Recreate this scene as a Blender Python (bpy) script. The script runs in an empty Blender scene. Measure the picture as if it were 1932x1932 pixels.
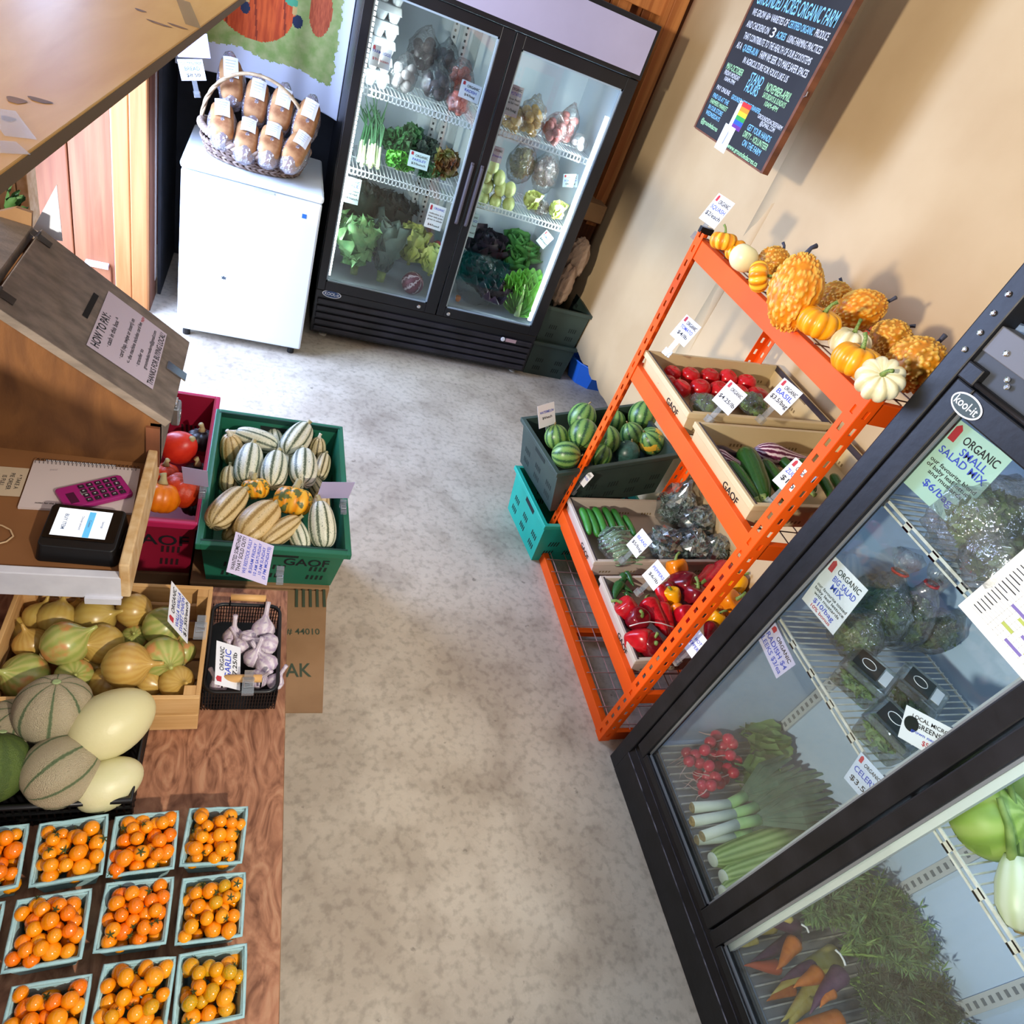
import bpy, math, random
import numpy as np
from mathutils import Matrix, Vector, Euler
random.seed(7)
PI = math.pi
SC = bpy.context.scene
COL = SC.collection

# ------------------------------------------------------------------ camera
FPX = 1253.05                       # focal length in pixels of the 1932 px frame
RX = (0.9183, 0.0961, 0.3841)       # world X, Y and down axes seen in camera axes
RY = (-0.2193, -0.6843, 0.6954)
RD = (-0.3297, 0.7228, 0.6073)
CAMZ = 2.0
cam_d = bpy.data.cameras.new('camera')
cam_d.sensor_width = 36.0
cam_d.lens = FPX / 1932 * 36.0
cam_d.clip_start = 0.02
cam = bpy.data.objects.new('camera', cam_d)
COL.objects.link(cam)
_r = Vector((RX[0], RY[0], -RD[0])).normalized()
_d = Vector((RX[1], RY[1], -RD[1])).normalized()
_f = Vector((RX[2], RY[2], -RD[2])).normalized()
_u = -_d
cam.matrix_world = Matrix(((_r.x, _u.x, -_f.x, 0), (_r.y, _u.y, -_f.y, 0), (_r.z, _u.z, -_f.z, CAMZ), (0, 0, 0, 1)))
SC.camera = cam

# ------------------------------------------------------------------ world, lights, exposure
w = bpy.data.worlds.new('world'); SC.world = w; w.use_nodes = True
w.node_tree.nodes['Background'].inputs[0].default_value = (0.93, 0.95, 1.0, 1)
w.node_tree.nodes['Background'].inputs[1].default_value = 0.50
def lamp(name, kind, loc, target, energy, color, **kw):
    l = bpy.data.lights.new(name, kind); l.energy = energy; l.color = color
    for k, v in kw.items(): setattr(l, k, v)
    o = bpy.data.objects.new(name, l); COL.objects.link(o); o.location = loc
    o.rotation_euler = (Vector(target) - Vector(loc)).to_track_quat('-Z', 'Y').to_euler()
    return o
# daylight through the open door in the left wall
lamp('doorway_daylight', 'AREA', (-0.98, 2.95, 1.1), (1.0, 2.75, 0.65), 135, (0.44, 0.60, 1.0), shape='RECTANGLE', size=1.0, size_y=1.9)
# low warm sun through the high window over the table
lamp('window_sun', 'SPOT', (-2.6, -0.68, 1.98), (1.9, 2.05, 1.25), 620, (1.0, 0.90, 0.74), spot_size=math.radians(54), spot_blend=0.25, shadow_soft_size=0.10)
# sun from the open front of the shed, behind the camera
lamp('front_sun', 'SPOT', (1.35, -1.55, 3.1), (0.22, 0.78, 0.5), 330, (1.0, 0.90, 0.76), spot_size=math.radians(38), spot_blend=0.9, shadow_soft_size=0.05)
SC.view_settings.view_transform = 'Standard'
SC.view_settings.look = 'None'
SC.view_settings.gamma = 1.0
SC.view_settings.use_curve_mapping = False
SC.view_settings.exposure = 0.35
SC.cycles.max_bounces = 6; SC.cycles.diffuse_bounces = 3; SC.cycles.glossy_bounces = 2; SC.cycles.transparent_max_bounces = 12
SC.cycles.caustics_reflective = False; SC.cycles.caustics_refractive = False

# ------------------------------------------------------------------ placing helpers
def ray(px, py):
    c = (px - 966.0, py - 966.0, FPX)
    return Vector((sum(a*b for a, b in zip(RX, c)), sum(a*b for a, b in zip(RY, c)), -sum(a*b for a, b in zip(RD, c))))
def P(px, py, x=None, y=None, z=None):
    """point of the place that lies at a given x, y or z"""
    d = ray(px, py)
    if x is not None: t = x / d.x
    elif y is not None: t = y / d.y
    else: t = (z - CAMZ) / d.z
    return Vector((0, 0, CAMZ)) + t * d
def size_at(pt, px):
    v = Vector(pt) - Vector((0, 0, CAMZ))
    return px * v.dot(_f) / FPX

# ------------------------------------------------------------------ mesh builder
class MB:
    def __init__(s): s.v = []; s.f = []; s.attr = None
    def add(s, vs, fs, mat=None):
        b = len(s.v)
        if mat is not None: vs = [mat @ Vector(p) for p in vs]
        s.v.extend([tuple(p) for p in vs]); s.f.extend([tuple(b + i for i in f) for f in fs]); return s
    def bx(s, x0, x1, y0, y1, z0, z1, mat=None):
        vs = [(x0,y0,z0),(x1,y0,z0),(x1,y1,z0),(x0,y1,z0),(x0,y0,z1),(x1,y0,z1),(x1,y1,z1),(x0,y1,z1)]
        return s.add(vs, [(0,3,2,1),(4,5,6,7),(0,1,5,4),(1,2,6,5),(2,3,7,6),(3,0,4,7)], mat)
    def box(s, c, d, mat=None):
        return s.bx(c[0]-d[0]/2, c[0]+d[0]/2, c[1]-d[1]/2, c[1]+d[1]/2, c[2]-d[2]/2, c[2]+d[2]/2, mat)
    def hexa(s, a, b):                       # two matching loops of points joined and capped
        n = len(a); vs = list(a) + list(b)
        fs = [tuple(range(n-1, -1, -1)), tuple(range(n, 2*n))] + [(i, (i+1) % n, n+(i+1) % n, n+i) for i in range(n)]
        return s.add(vs, fs)
    def tube(s, pts, r, n=8, closed=False, mat=None):
        pts = [Vector(p) for p in pts]; m = len(pts)
        rs = r if isinstance(r, (list, tuple)) else [r]*m
        vs = []; fs = []; up = None
        for i, p in enumerate(pts):
            if closed: t = (pts[(i+1) % m] - pts[i-1])
            else: t = pts[min(i+1, m-1)] - pts[max(i-1, 0)]
            t.normalize()
            if up is None:
                up = Vector((0,0,1)) if abs(t.z) < .9 else Vector((1,0,0))
            a = t.cross(up)
            if a.length < 1e-6: a = t.cross(Vector((0.3,1,0.2)))
            a.normalize(); b = a.cross(t).normalized(); up = b
            for k in range(n):
                an = 2*PI*k/n; vs.append(p + (a*math.cos(an) + b*math.sin(an)) * rs[i])
        for i in range(m if closed else m-1):
            j = (i+1) % m
            for k in range(n): fs.append((i*n+k, i*n+(k+1) % n, j*n+(k+1) % n, j*n+k))
        if not closed:
            fs.append(tuple(range(n-1, -1, -1))); fs.append(tuple((m-1)*n+k for k in range(n)))
        return s.add(vs, fs, mat)
    def lathe(s, prof, n=16, mat=None, fn=None):
        vs = []; fs = []; m = len(prof)
        for i, (r, z) in enumerate(prof):
            for k in range(n):
                a = 2*PI*k/n; rr = r * (fn(a, i/(m-1)) if fn else 1)
                vs.append((rr*math.cos(a), rr*math.sin(a), z))
        for i in range(m-1):
            for k in range(n): fs.append((i*n+k, i*n+(k+1) % n, (i+1)*n+(k+1) % n, (i+1)*n+k))
        fs.append(tuple(range(n-1, -1, -1))); fs.append(tuple((m-1)*n+k for k in range(n)))
        return s.add(vs, fs, mat)
    def grid(s, fn, nu, nv, mat=None):
        vs = [fn(i/nu, j/nv) for j in range(nv+1) for i in range(nu+1)]; q = nu+1
        fs = [(j*q+i, j*q+i+1, (j+1)*q+i+1, (j+1)*q+i) for j in range(nv) for i in range(nu)]
        return s.add(vs, fs, mat)
    def poly(s, pts): return s.add(pts, [tuple(range(len(pts)))])
    def extr(s, pts, vec):                   # outline pts pushed along vec
        vec = Vector(vec); return s.hexa([Vector(p) for p in pts], [Vector(p)+vec for p in pts])
    def mesh(s, name):
        me = bpy.data.meshes.new(name); me.from_pydata(s.v, [], s.f); me.update()
        if s.attr: me.attributes.new('wart', 'FLOAT', 'POINT').data.foreach_set('value', s.attr)
        return me
def T(loc=(0,0,0), rot=(0,0,0), sc=(1,1,1)):
    if not isinstance(sc, (tuple, list)): sc = (sc, sc, sc)
    return Matrix.Translation(loc) @ Euler(rot).to_matrix().to_4x4() @ Matrix.Diagonal((*sc, 1))
def basis(o, u, v):                          # matrix whose x runs along u, y along v
    u = Vector(u).normalized(); n = u.cross(Vector(v)).normalized(); v = n.cross(u)
    return Matrix(((u.x, v.x, n.x, o[0]), (u.y, v.y, n.y, o[1]), (u.z, v.z, n.z, o[2]), (0,0,0,1)))
def align(axis, spin=0.0):                   # rotation that carries +z onto axis
    q = Vector((0,0,1)).rotation_difference(Vector(axis).normalized())
    return (q.to_matrix() @ Matrix.Rotation(spin, 3, 'Z')).to_euler()

def obj(name, mb, mat, parent=None, loc=None, rot=None, sc=None, smooth=False, bevel=0, mw=None):
    me = mb.mesh(name) if isinstance(mb, MB) else mb
    if mat is not None and not me.materials: me.materials.append(mat)
    if smooth:
        me.polygons.foreach_set('use_smooth', [True]*len(me.polygons))
    o = bpy.data.objects.new(name, me); COL.objects.link(o)
    if parent is not None: o.parent = parent
    if mw is not None: o.matrix_local = mw
    if loc is not None: o.location = loc
    if rot is not None: o.rotation_euler = rot
    if sc is not None: o.scale = sc if isinstance(sc, (tuple, list)) else (sc, sc, sc)
    if bevel:
        m = o.modifiers.new('bevel', 'BEVEL'); m.width = bevel; m.segments = 2; m.limit_method = 'ANGLE'
    return o
def tag(o, label, cat, group=None, kind=None):
    o['label'] = label; o['category'] = cat
    if group: o['group'] = group
    if kind: o['kind'] = kind
    return o
def thing(name, label, cat, loc=(0,0,0), rot=(0,0,0), group=None):
    o = bpy.data.objects.new(name, None); COL.objects.link(o)
    o.empty_display_size = 0.05; o.location = loc; o.rotation_euler = rot
    return tag(o, label, cat, group)
def struct(name, mb, mat, smooth=False, bevel=0):
    o = obj(name, mb, mat, smooth=smooth, bevel=bevel); o['kind'] = 'structure'; return o
def stuff(o): o['kind'] = 'stuff'; return o

# ------------------------------------------------------------------ materials
_M = {}
def _ramp(nt, stops):
    r = nt.nodes.new('ShaderNodeValToRGB'); e = r.color_ramp.elements
    while len(e) < len(stops): e.new(0.5)
    for k, (p, c) in enumerate(stops): e[k].position = p; e[k].color = (*c[:3], 1)
    return r
def hexc(h):
    h = h.lstrip('#'); c = [int(h[i:i+2], 16)/255 for i in (0, 2, 4)]
    return tuple(((x+.055)/1.055)**2.4 if x > .04045 else x/12.92 for x in c)
def C(c): return hexc(c) if isinstance(c, str) else c
def mat(key, col='#888888', rough=.5, metal=0, col2=None, scale=8, lo=.35, hi=.65, stretch=(1,1,1), detail=4, distort=0,
        bump=0, bscale=None, rnd=None, spec=.5, coat=0, sss=0, emit=0, alpha=1, third=None, coord='Object'):
    """principled material; col2 = noise-mixed colour, rnd = colour mixed in by the object's own random number"""
    if key in _M: return _M[key]
    m = bpy.data.materials.new(key); m.use_nodes = True; nt = m.node_tree; b = nt.nodes['Principled BSDF']
    b.inputs['Roughness'].default_value = rough; b.inputs['Metallic'].default_value = metal
    b.inputs['Specular IOR Level'].default_value = spec
    if coat: b.inputs['Coat Weight'].default_value = coat; b.inputs['Coat Roughness'].default_value = .12
    if sss: b.inputs['Subsurface Weight'].default_value = sss; b.inputs['Subsurface Radius'].default_value = (.01,.006,.003)
    c = C(col); out = None
    tc = nt.nodes.new('ShaderNodeTexCoord'); mp = nt.nodes.new('ShaderNodeMapping'); mp.inputs['Scale'].default_value = stretch
    nt.links.new(tc.outputs[coord], mp.inputs[0])
    if col2 is not None:
        n = nt.nodes.new('ShaderNodeTexNoise'); n.inputs['Scale'].default_value = scale; n.inputs['Detail'].default_value = detail
        n.inputs['Distortion'].default_value = distort
        nt.links.new(mp.outputs[0], n.inputs[0])
        st = [(lo, c), (hi, C(col2))]
        if third is not None: st.append((min(1, hi+.12), C(third)))
        r = _ramp(nt, st); nt.links.new(n.outputs[0], r.inputs[0]); out = r.outputs[0]
    if rnd is not None:
        oi = nt.nodes.new('ShaderNodeObjectInfo'); mx = nt.nodes.new('ShaderNodeMix'); mx.data_type = 'RGBA'
        nt.links.new(oi.outputs['Random'], mx.inputs[0])
        if out: nt.links.new(out, mx.inputs[6])
        else: mx.inputs[6].default_value = (*c, 1)
        mx.inputs[7].default_value = (*C(rnd), 1); out = mx.outputs[2]
    if out: nt.links.new(out, b.inputs['Base Color'])
    else: b.inputs['Base Color'].default_value = (*c, 1)
    if emit:
        b.inputs['Emission Strength'].default_value = emit
        if out: nt.links.new(out, b.inputs['Emission Color'])
        else: b.inputs['Emission Color'].default_value = (*c, 1)
    if bump:
        n2 = nt.nodes.new('ShaderNodeTexNoise'); n2.inputs['Scale'].default_value = bscale or scale*3; n2.inputs['Detail'].default_value = 5
        nt.links.new(mp.outputs[0], n2.inputs[0])
        bp = nt.nodes.new('ShaderNodeBump'); bp.inputs['Strength'].default_value = bump; bp.inputs['Distance'].default_value = .01
        nt.links.new(n2.outputs[0], bp.inputs['Height']); nt.links.new(bp.outputs[0], b.inputs['Normal'])
    _M[key] = m; return m
def clear(key, tint=(1,1,1), gloss=.12, rough=.05, bump=0, bscale=30, haze=0, hazecol=(.8,.85,.9), fres=.5):
    """glass pane or thin plastic film: mostly see-through, mirror-like at grazing angles"""
    if key in _M: return _M[key]
    m = bpy.data.materials.new(key); m.use_nodes = True; nt = m.node_tree; nt.nodes.clear()
    o = nt.nodes.new('ShaderNodeOutputMaterial'); t = nt.nodes.new('ShaderNodeBsdfTransparent'); t.inputs[0].default_value = (*tint, 1)
    g = nt.nodes.new('ShaderNodeBsdfGlossy'); g.inputs['Roughness'].default_value = rough
    lw = nt.nodes.new('ShaderNodeLayerWeight'); lw.inputs[0].default_value = .35
    ma = nt.nodes.new('ShaderNodeMath'); ma.operation = 'MULTIPLY_ADD'; ma.inputs[1].default_value = fres; ma.inputs[2].default_value = gloss*.4
    nt.links.new(lw.outputs['Fresnel'], ma.inputs[0]); ma.use_clamp = True
    mx = nt.nodes.new('ShaderNodeMixShader'); nt.links.new(ma.outputs[0], mx.inputs[0])
    src = t
    if haze:
        d = nt.nodes.new('ShaderNodeBsdfDiffuse'); d.inputs[0].default_value = (*hazecol, 1)
        m2 = nt.nodes.new('ShaderNodeMixShader'); m2.inputs[0].default_value = haze
        nt.links.new(t.outputs[0], m2.inputs[1]); nt.links.new(d.outputs[0], m2.inputs[2]); src = m2
    nt.links.new(src.outputs[0], mx.inputs[1]); nt.links.new(g.outputs[0], mx.inputs[2]); nt.links.new(mx.outputs[0], o.inputs[0])
    if bump:
        n2 = nt.nodes.new('ShaderNodeTexNoise'); n2.inputs['Scale'].default_value = bscale; n2.inputs['Detail'].default_value = 3; n2.inputs['Distortion'].default_value = 1.5
        tc = nt.nodes.new('ShaderNodeTexCoord'); nt.links.new(tc.outputs['Object'], n2.inputs[0])
        bp = nt.nodes.new('ShaderNodeBump'); bp.inputs['Strength'].default_value = bump; bp.inputs['Distance'].default_value = .02
        nt.links.new(n2.outputs[0], bp.inputs['Height']); nt.links.new(bp.outputs[0], g.inputs['Normal']); nt.links.new(bp.outputs[0], lw.inputs['Normal'])
    _M[key] = m; return m
def striped(key, stops, n=10, wob=.6, nscale=12, rough=.45, blotch=None, bscale=6, bump=0, rnd=None, pole=None, fine=0):
    """lengthwise stripes round the local z axis: stops is a ramp over the stripe wave, blotch = (colour, lo, hi) patches"""
    if key in _M: return _M[key]
    m = bpy.data.materials.new(key); m.use_nodes = True; nt = m.node_tree; b = nt.nodes['Principled BSDF']; b.inputs['Roughness'].default_value = rough
    L = nt.links.new; N = nt.nodes.new
    tc = N('ShaderNodeTexCoord'); sp = N('ShaderNodeSeparateXYZ'); L(tc.outputs['Object'], sp.inputs[0])
    at = N('ShaderNodeMath'); at.operation = 'ARCTAN2'; L(sp.outputs[1], at.inputs[0]); L(sp.outputs[0], at.inputs[1])
    mu = N('ShaderNodeMath'); mu.operation = 'MULTIPLY'; mu.inputs[1].default_value = n; L(at.outputs[0], mu.inputs[0])
    no = N('ShaderNodeTexNoise'); no.inputs['Scale'].default_value = nscale; no.inputs['Detail'].default_value = 4; L(tc.outputs['Object'], no.inputs[0])
    nm = N('ShaderNodeMath'); nm.operation = 'MULTIPLY_ADD'; nm.inputs[1].default_value = wob*6; nm.inputs[2].default_value = -wob*3; L(no.outputs[0], nm.inputs[0])
    ad = N('ShaderNodeMath'); ad.operation = 'ADD'; L(mu.outputs[0], ad.inputs[0]); L(nm.outputs[0], ad.inputs[1])
    si = N('ShaderNodeMath'); si.operation = 'SINE'; L(ad.outputs[0], si.inputs[0])
    hs = N('ShaderNodeMath'); hs.operation = 'MULTIPLY_ADD'; hs.inputs[1].default_value = .5; hs.inputs[2].default_value = .5; L(si.outputs[0], hs.inputs[0])
    r = _ramp(nt, [(p, C(c)) for p, c in stops]); L(hs.outputs[0], r.inputs[0]); out = r.outputs[0]
    if blotch:
        n3 = N('ShaderNodeTexNoise'); n3.inputs['Scale'].default_value = bscale; n3.inputs['Detail'].default_value = 3; L(tc.outputs['Object'], n3.inputs[0])
        rr = _ramp(nt, [(blotch[1], (0,0,0)), (blotch[2], (1,1,1))]); L(n3.outputs[0], rr.inputs[0])
        mx = N('ShaderNodeMix'); mx.data_type = 'RGBA'; L(rr.outputs[0], mx.inputs[0]); L(out, mx.inputs[6]); mx.inputs[7].default_value = (*C(blotch[0]), 1); out = mx.outputs[2]
    if rnd:
        oi = N('ShaderNodeObjectInfo'); mx = N('ShaderNodeMix'); mx.data_type = 'RGBA'
        sc_ = N('ShaderNodeMath'); sc_.operation = 'MULTIPLY'; sc_.inputs[1].default_value = .55; L(oi.outputs['Random'], sc_.inputs[0])
        L(sc_.outputs[0], mx.inputs[0]); L(out, mx.inputs[6]); mx.inputs[7].default_value = (*C(rnd), 1); out = mx.outputs[2]
    L(out, b.inputs['Base Color'])
    if bump:
        n2 = N('ShaderNodeTexNoise'); n2.inputs['Scale'].default_value = fine or 60; n2.inputs['Detail'].default_value = 4; L(tc.outputs['Object'], n2.inputs[0])
        bp = N('ShaderNodeBump'); bp.inputs['Strength'].default_value = bump; bp.inputs['Distance'].default_value = .006
        L(n2.outputs[0], bp.inputs['Height']); L(bp.outputs[0], b.inputs['Normal'])
    _M[key] = m; return m

BLACK = mat('black_plastic', '#0b0b0d', .4)
WHITE_PAPER = mat('white_paper', '#eef0f6', .75)
INK = mat('black_ink', '#15151c', .7)
BLUE_INK = mat('blue_ink', '#3f55c8', .7)
RED_INK = mat('red_ink', '#c23340', .7)
STEEL = mat('bare_steel', '#b9bcc0', .3, metal=.9)
CHROME = mat('chrome', '#d8dade', .12, metal=1)
CLIP = clear('clear_plastic_clip', tint=(.93,.95,.97), gloss=.3, rough=.08, haze=.12)
GREEN_STEM = mat('green_stem', '#5c7a32', .6, col2='#8fa45a', scale=30)
DRY_STEM = mat('dry_stem', '#7d6a42', .8, col2='#a99766', scale=40)

# ------------------------------------------------------------------ lettering and cards
_TX = {}
def text_mesh(s, align_x='CENTER'):
    k = (s, align_x)
    if k in _TX: return _TX[k].copy()
    cu = bpy.data.curves.new('lettering', 'FONT'); cu.body = s; cu.align_x = align_x; cu.align_y = 'CENTER'; cu.resolution_u = 3
    cu.size = 1.0; cu.offset = .012
    o = bpy.data.objects.new('lettering', cu); me = bpy.data.meshes.new_from_object(o)
    bpy.data.objects.remove(o); bpy.data.curves.remove(cu)
    me.materials.clear(); _TX[k] = me
    return me.copy()
def letter(s, parent, m, at, size, rotz=0, stretch=1.0, al='CENTER', lift=.0006, width=None):
    """flat lettering on the local xy plane of a card; width fits the line to that length"""
    me = text_mesh(s, al)
    if width:
        xs = [v.co.x for v in me.vertices]
        if xs: stretch = width / ((max(xs)-min(xs)) * size)
    o = obj('lettering', me, m, parent)
    o.matrix_local = Matrix.Translation((at[0], at[1], lift)) @ Matrix.Rotation(rotz, 4, 'Z') @ Matrix.Diagonal((size*stretch, size, size, 1))
    return o
def card(label, c, u, v, wd, ht, lines, logo=True, holder='clip', tint=None, group=None, name='price_card'):
    """price card centred at c, its width along u and its height along v; lines = [(text, ink, y, size)] in card halves"""
    t = thing(name, label, 'card', group=group); t.matrix_world = basis(c, u, v)
    obj('sheet', MB().bx(-wd/2, wd/2, -ht/2, ht/2, -.0006, 0), tint or WHITE_PAPER, t)
    if logo:
        obj('logo', MB().poly([(-wd*.42,ht*.25,.0005),(-wd*.30,ht*.25,.0005),(-wd*.30,ht*.42,.0005),(-wd*.36,ht*.47,.0005),(-wd*.42,ht*.42,.0005)]), RED_INK, t)
    for s, ink, y, sz in lines:
        if len(s) > 2:
            hd_ = logo and y > .4
            letter(s, t, ink, (wd*(.11 if hd_ else .02), y*ht/2), sz*ht, width=min(wd*(.62 if hd_ else .86), sz*ht*.62*len(s)))
        else: letter(s, t, ink, (wd*.03, y*ht/2), sz*ht)
    if holder == 'clip':
        mb = MB().bx(-.010, .010, -ht/2-.05, -ht/2+.012, -.004, -.002).bx(-.012, .012, -ht/2-.062, -ht/2-.038, -.012, .008)
        obj('clip', mb, CLIP, t)
    elif holder == 'tape':
        obj('tape', MB().bx(-wd*.12, wd*.12, ht/2-.008, ht/2+.012, .0004, .0008), CLIP, t)
    return t
# ================================================================== room shell
def concrete():
    m = bpy.data.materials.new('concrete_floor'); m.use_nodes = True; nt = m.node_tree; b = nt.nodes['Principled BSDF']
    L = nt.links.new; N = nt.nodes.new; tc = N('ShaderNodeTexCoord')
    def noise(s, d=5, dist=0):
        n = N('ShaderNodeTexNoise'); n.inputs['Scale'].default_value = s; n.inputs['Detail'].default_value = d; n.inputs['Distortion'].default_value = dist
        L(tc.outputs['Object'], n.inputs[0]); return n
    a = _ramp(nt, [(.30, C('#ac9e8c')), (.48, C('#c0b3a0')), (.66, C('#cdc1ae'))]); L(noise(2.6, 8, .3).outputs[0], a.inputs[0])
    k = _ramp(nt, [(.34, (.15,.13,.11)), (.52, (1,1,1))]); L(noise(38, 9, 0).outputs[0], k.inputs[0])
    mx = N('ShaderNodeMix'); mx.data_type = 'RGBA'; mx.blend_type = 'MULTIPLY'; mx.inputs[0].default_value = .28; L(a.outputs[0], mx.inputs[6]); L(k.outputs[0], mx.inputs[7])
    k2 = _ramp(nt, [(.50, (1,1,1)), (.72, (.5,.46,.42))]); L(noise(6, 10, .15).outputs[0], k2.inputs[0])
    m2 = N('ShaderNodeMix'); m2.data_type = 'RGBA'; m2.blend_type = 'MULTIPLY'; m2.inputs[0].default_value = .5; L(mx.outputs[2], m2.inputs[6]); L(k2.outputs[0], m2.inputs[7])
    k3 = _ramp(nt, [(.69, (1,1,1)), (.74, (.22,.21,.2))]); L(noise(21, 5, 0).outputs[0], k3.inputs[0])
    m3 = N('ShaderNodeMix'); m3.data_type = 'RGBA'; m3.blend_type = 'MULTIPLY'; m3.inputs[0].default_value = .55; L(m2.outputs[2], m3.inputs[6]); L(k3.outputs[0], m3.inputs[7])
    L(m3.outputs[2], b.inputs['Base Color']); b.inputs['Roughness'].default_value = .62
    bp = N('ShaderNodeBump'); bp.inputs['Strength'].default_value = .12; bp.inputs['Distance'].default_value = .01
    L(noise(90, 4).outputs[0], bp.inputs['Height']); L(bp.outputs[0], b.inputs['Normal'])
    return m
struct('floor', MB().bx(-3.2, 2.5, -2.6, 4.7, -.06, 0), concrete())

def wood(key, dark, light, along='z', scale=3.0, rough=.6, ring=22, third=None, bump=.08):
    """grained timber: noise stretched along the grain"""
    st = {'z': (ring, ring, 1.2), 'y': (ring, 1.2, ring), 'x': (1.2, ring, ring)}[along]
    return mat(key, dark, rough, col2=light, scale=scale*.35, lo=.32, hi=.66, stretch=st, detail=6, distort=.6, third=third, bump=bump, bscale=scale)
W_STUD = wood('orange_stud_wood', '#a8602c', '#d98f4e', 'z')
W_DOOR = wood('door_plank_wood', '#8a4f2f', '#a36842', 'z')
W_TRIM = wood('trim_wood', '#a3622c', '#bd7e48', 'z')
W_BROWN = wood('brown_stud_wood', '#5d3522', '#7c4a30', 'z')
W_WALL = wood('back_wall_wood', '#6f3b1e', '#a5602f', 'z')
W_PLY = mat('shelf_plywood', '#d0943f', .5, col2='#e0aa58', scale=1.3, stretch=(9, 1.6, 9), detail=6, distort=.6, bump=.05)
KNOT = mat('plywood_knot', '#5a3814', .6, col2='#8a5a22', scale=30)
W_TABLE = mat('table_plywood', '#6f432c', .6, col2='#a87355', scale=2.4, stretch=(9, 3.4, 6), detail=9, distort=3.4, third='#b58565', lo=.30, hi=.55, bump=.12, bscale=14)
W_EDGE = mat('pale_plywood_edge', '#c9a06a', .7, col2='#e3c698', scale=30)
CARD = mat('cardboard_wall_sheet', '#c2a57c', .8, col2='#cdb289', scale=2.2, detail=5, bump=.05, bscale=9)
CARD_BR = mat('brown_cardboard', '#8d6a47', .85, col2='#a07b55', scale=6, detail=5, bump=.08, bscale=40)
DARKSHEET = mat('black_wall_sheet', '#17171b', .7, col2='#26262b', scale=6, bump=.2, bscale=14)

# right wall: boards behind, two cardboard sheets in front
wr = struct('wall_right', MB().bx(2.40, 2.48, -1.6, 4.5, 0, 2.8), W_WALL)
def sheet_pts(y0, y1, z0, z1, bow, base=1.985, ny=26, nz=14, torn=None, curl=0):
    def fn(u, v):
        y = y0 + (y1-y0)*u; zb = z0(y) if callable(z0) else z0
        z = zb + (z1-zb)*v
        x = base - bow*(math.sin(u*PI*3.1+v*2.2)*.35 + math.sin(v*PI*2.3+u*4)*.25 + .6) * (1-.3*v)
        if torn: x -= torn*max(0, u-.86)/.14*(1-v)**2
        if curl: x -= curl*max(0, (u-.955)/.045)**1.5*(.55+.45*math.sin(v*9))
        return (x, y, z)
    mb = MB(); mb.grid(fn, ny, nz)
    n = len(mb.v); q = ny+1
    mb.v += [(x+.004, y, z) for x, y, z in mb.v]; mb.f += [tuple(i+n for i in reversed(f)) for f in mb.f[:]]
    edge = [j*q for j in range(nz+1)] + [nz*q+i for i in range(1, ny+1)] + [j*q+ny for j in range(nz-1, -1, -1)] + [i for i in range(ny-1, 0, -1)]
    for a, b in zip(edge, edge[1:]+edge[:1]): mb.f.append((a, b, b+n, a+n))
    return mb
rag = lambda y: .24 + .012*math.sin(y*31) + .008*math.sin(y*67) + (.05 if y > 3.86 else 0)
s1 = obj('cardboard_sheet', sheet_pts(2.62, 4.12, rag, 2.75, .016, base=1.995, torn=.05), CARD, smooth=True)
tag(s1, 'tan cardboard sheet with a ragged lower edge, nearer the black upright fridges', 'cardboard')
s2 = obj('cardboard_sheet', sheet_pts(-1.2, 2.70, .05, 2.75, .012, base=1.992, ny=44, curl=.03), CARD, smooth=True)
tag(s2, 'tan cardboard sheet on the wall behind the orange rack', 'cardboard')

# back wall with boards and studs showing beside the upright fridge
wb = struct('wall_back', MB().bx(-1.3, 2.48, 4.42, 4.5, 0, 2.8), W_WALL)
for k in range(5):
    x0 = 1.55+k*.1; obj('plank', MB().bx(x0+.003, x0+.097, 4.395, 4.425, 0, 2.75), W_WALL, wb, bevel=.004)
obj('stud', MB().bx(1.66, 1.74, 4.30, 4.395, .2, 2.7), W_STUD, wb, bevel=.003)
obj('stud', MB().bx(1.90, 1.98, 4.14, 4.395, .9, 2.7), W_STUD, wb, bevel=.003)
obj('header_board', MB().bx(.3, 1.98, 4.25, 4.30, 2.02, 2.30), W_STUD, wb, bevel=.004)
obj('ledge', MB().bx(1.66, 1.97, 4.10, 4.39, .93, .955), W_BROWN, wb, bevel=.002)
obj('black_sheet', MB().bx(-.50, .45, 4.36, 4.395, 0, 2.6), DARKSHEET, wb)
obj('black_side_sheet', MB().bx(-.505, -.49, 3.80, 4.36, 0, 2.6), DARKSHEET, wb)

# plank door standing open beyond the doorway, its casing and the post
dr = struct('door_1', MB().bx(-1.42, -.672, 3.66, 3.69, .05, 2.05), W_BROWN)
for k in range(4):
    x1 = -.672 - k*.178; obj('plank', MB().bx(x1-.174, x1, 3.635, 3.662, .05, 2.05), W_DOOR, dr, bevel=.006)
obj('white_edge_strip', MB().bx(-.6725, -.6665, 3.625, 3.67, .05, 2.05), mat('white_strip', '#e9e6ee', .5), dr)
obj('rail', MB().bx(-1.40, -.69, 3.622, 3.637, .06, .185), W_DOOR, dr, bevel=.004)
obj('latch', MB().bx(-.80, -.70, 3.605, 3.637, .18, .20), mat('white_latch', '#e9e6ee', .5), dr)
t1 = struct('trim_1', MB().bx(-.662, -.590, 3.565, 3.60, 0, 2.6), W_TRIM, bevel=.006)
obj('casing_board', MB().bx(-.588, -.515, 3.555, 3.60, 0, 2.6), W_TRIM, t1, bevel=.006)
obj('post', MB().bx(-.60, -.512, 3.60, 3.80, 0, 2.6), W_BROWN, t1)
obj('pale_edge', MB().bx(-.516, -.510, 3.75, 3.80, .1, 2.6), mat('pale_edge_strip', '#b9a79c', .7), t1)

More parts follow.
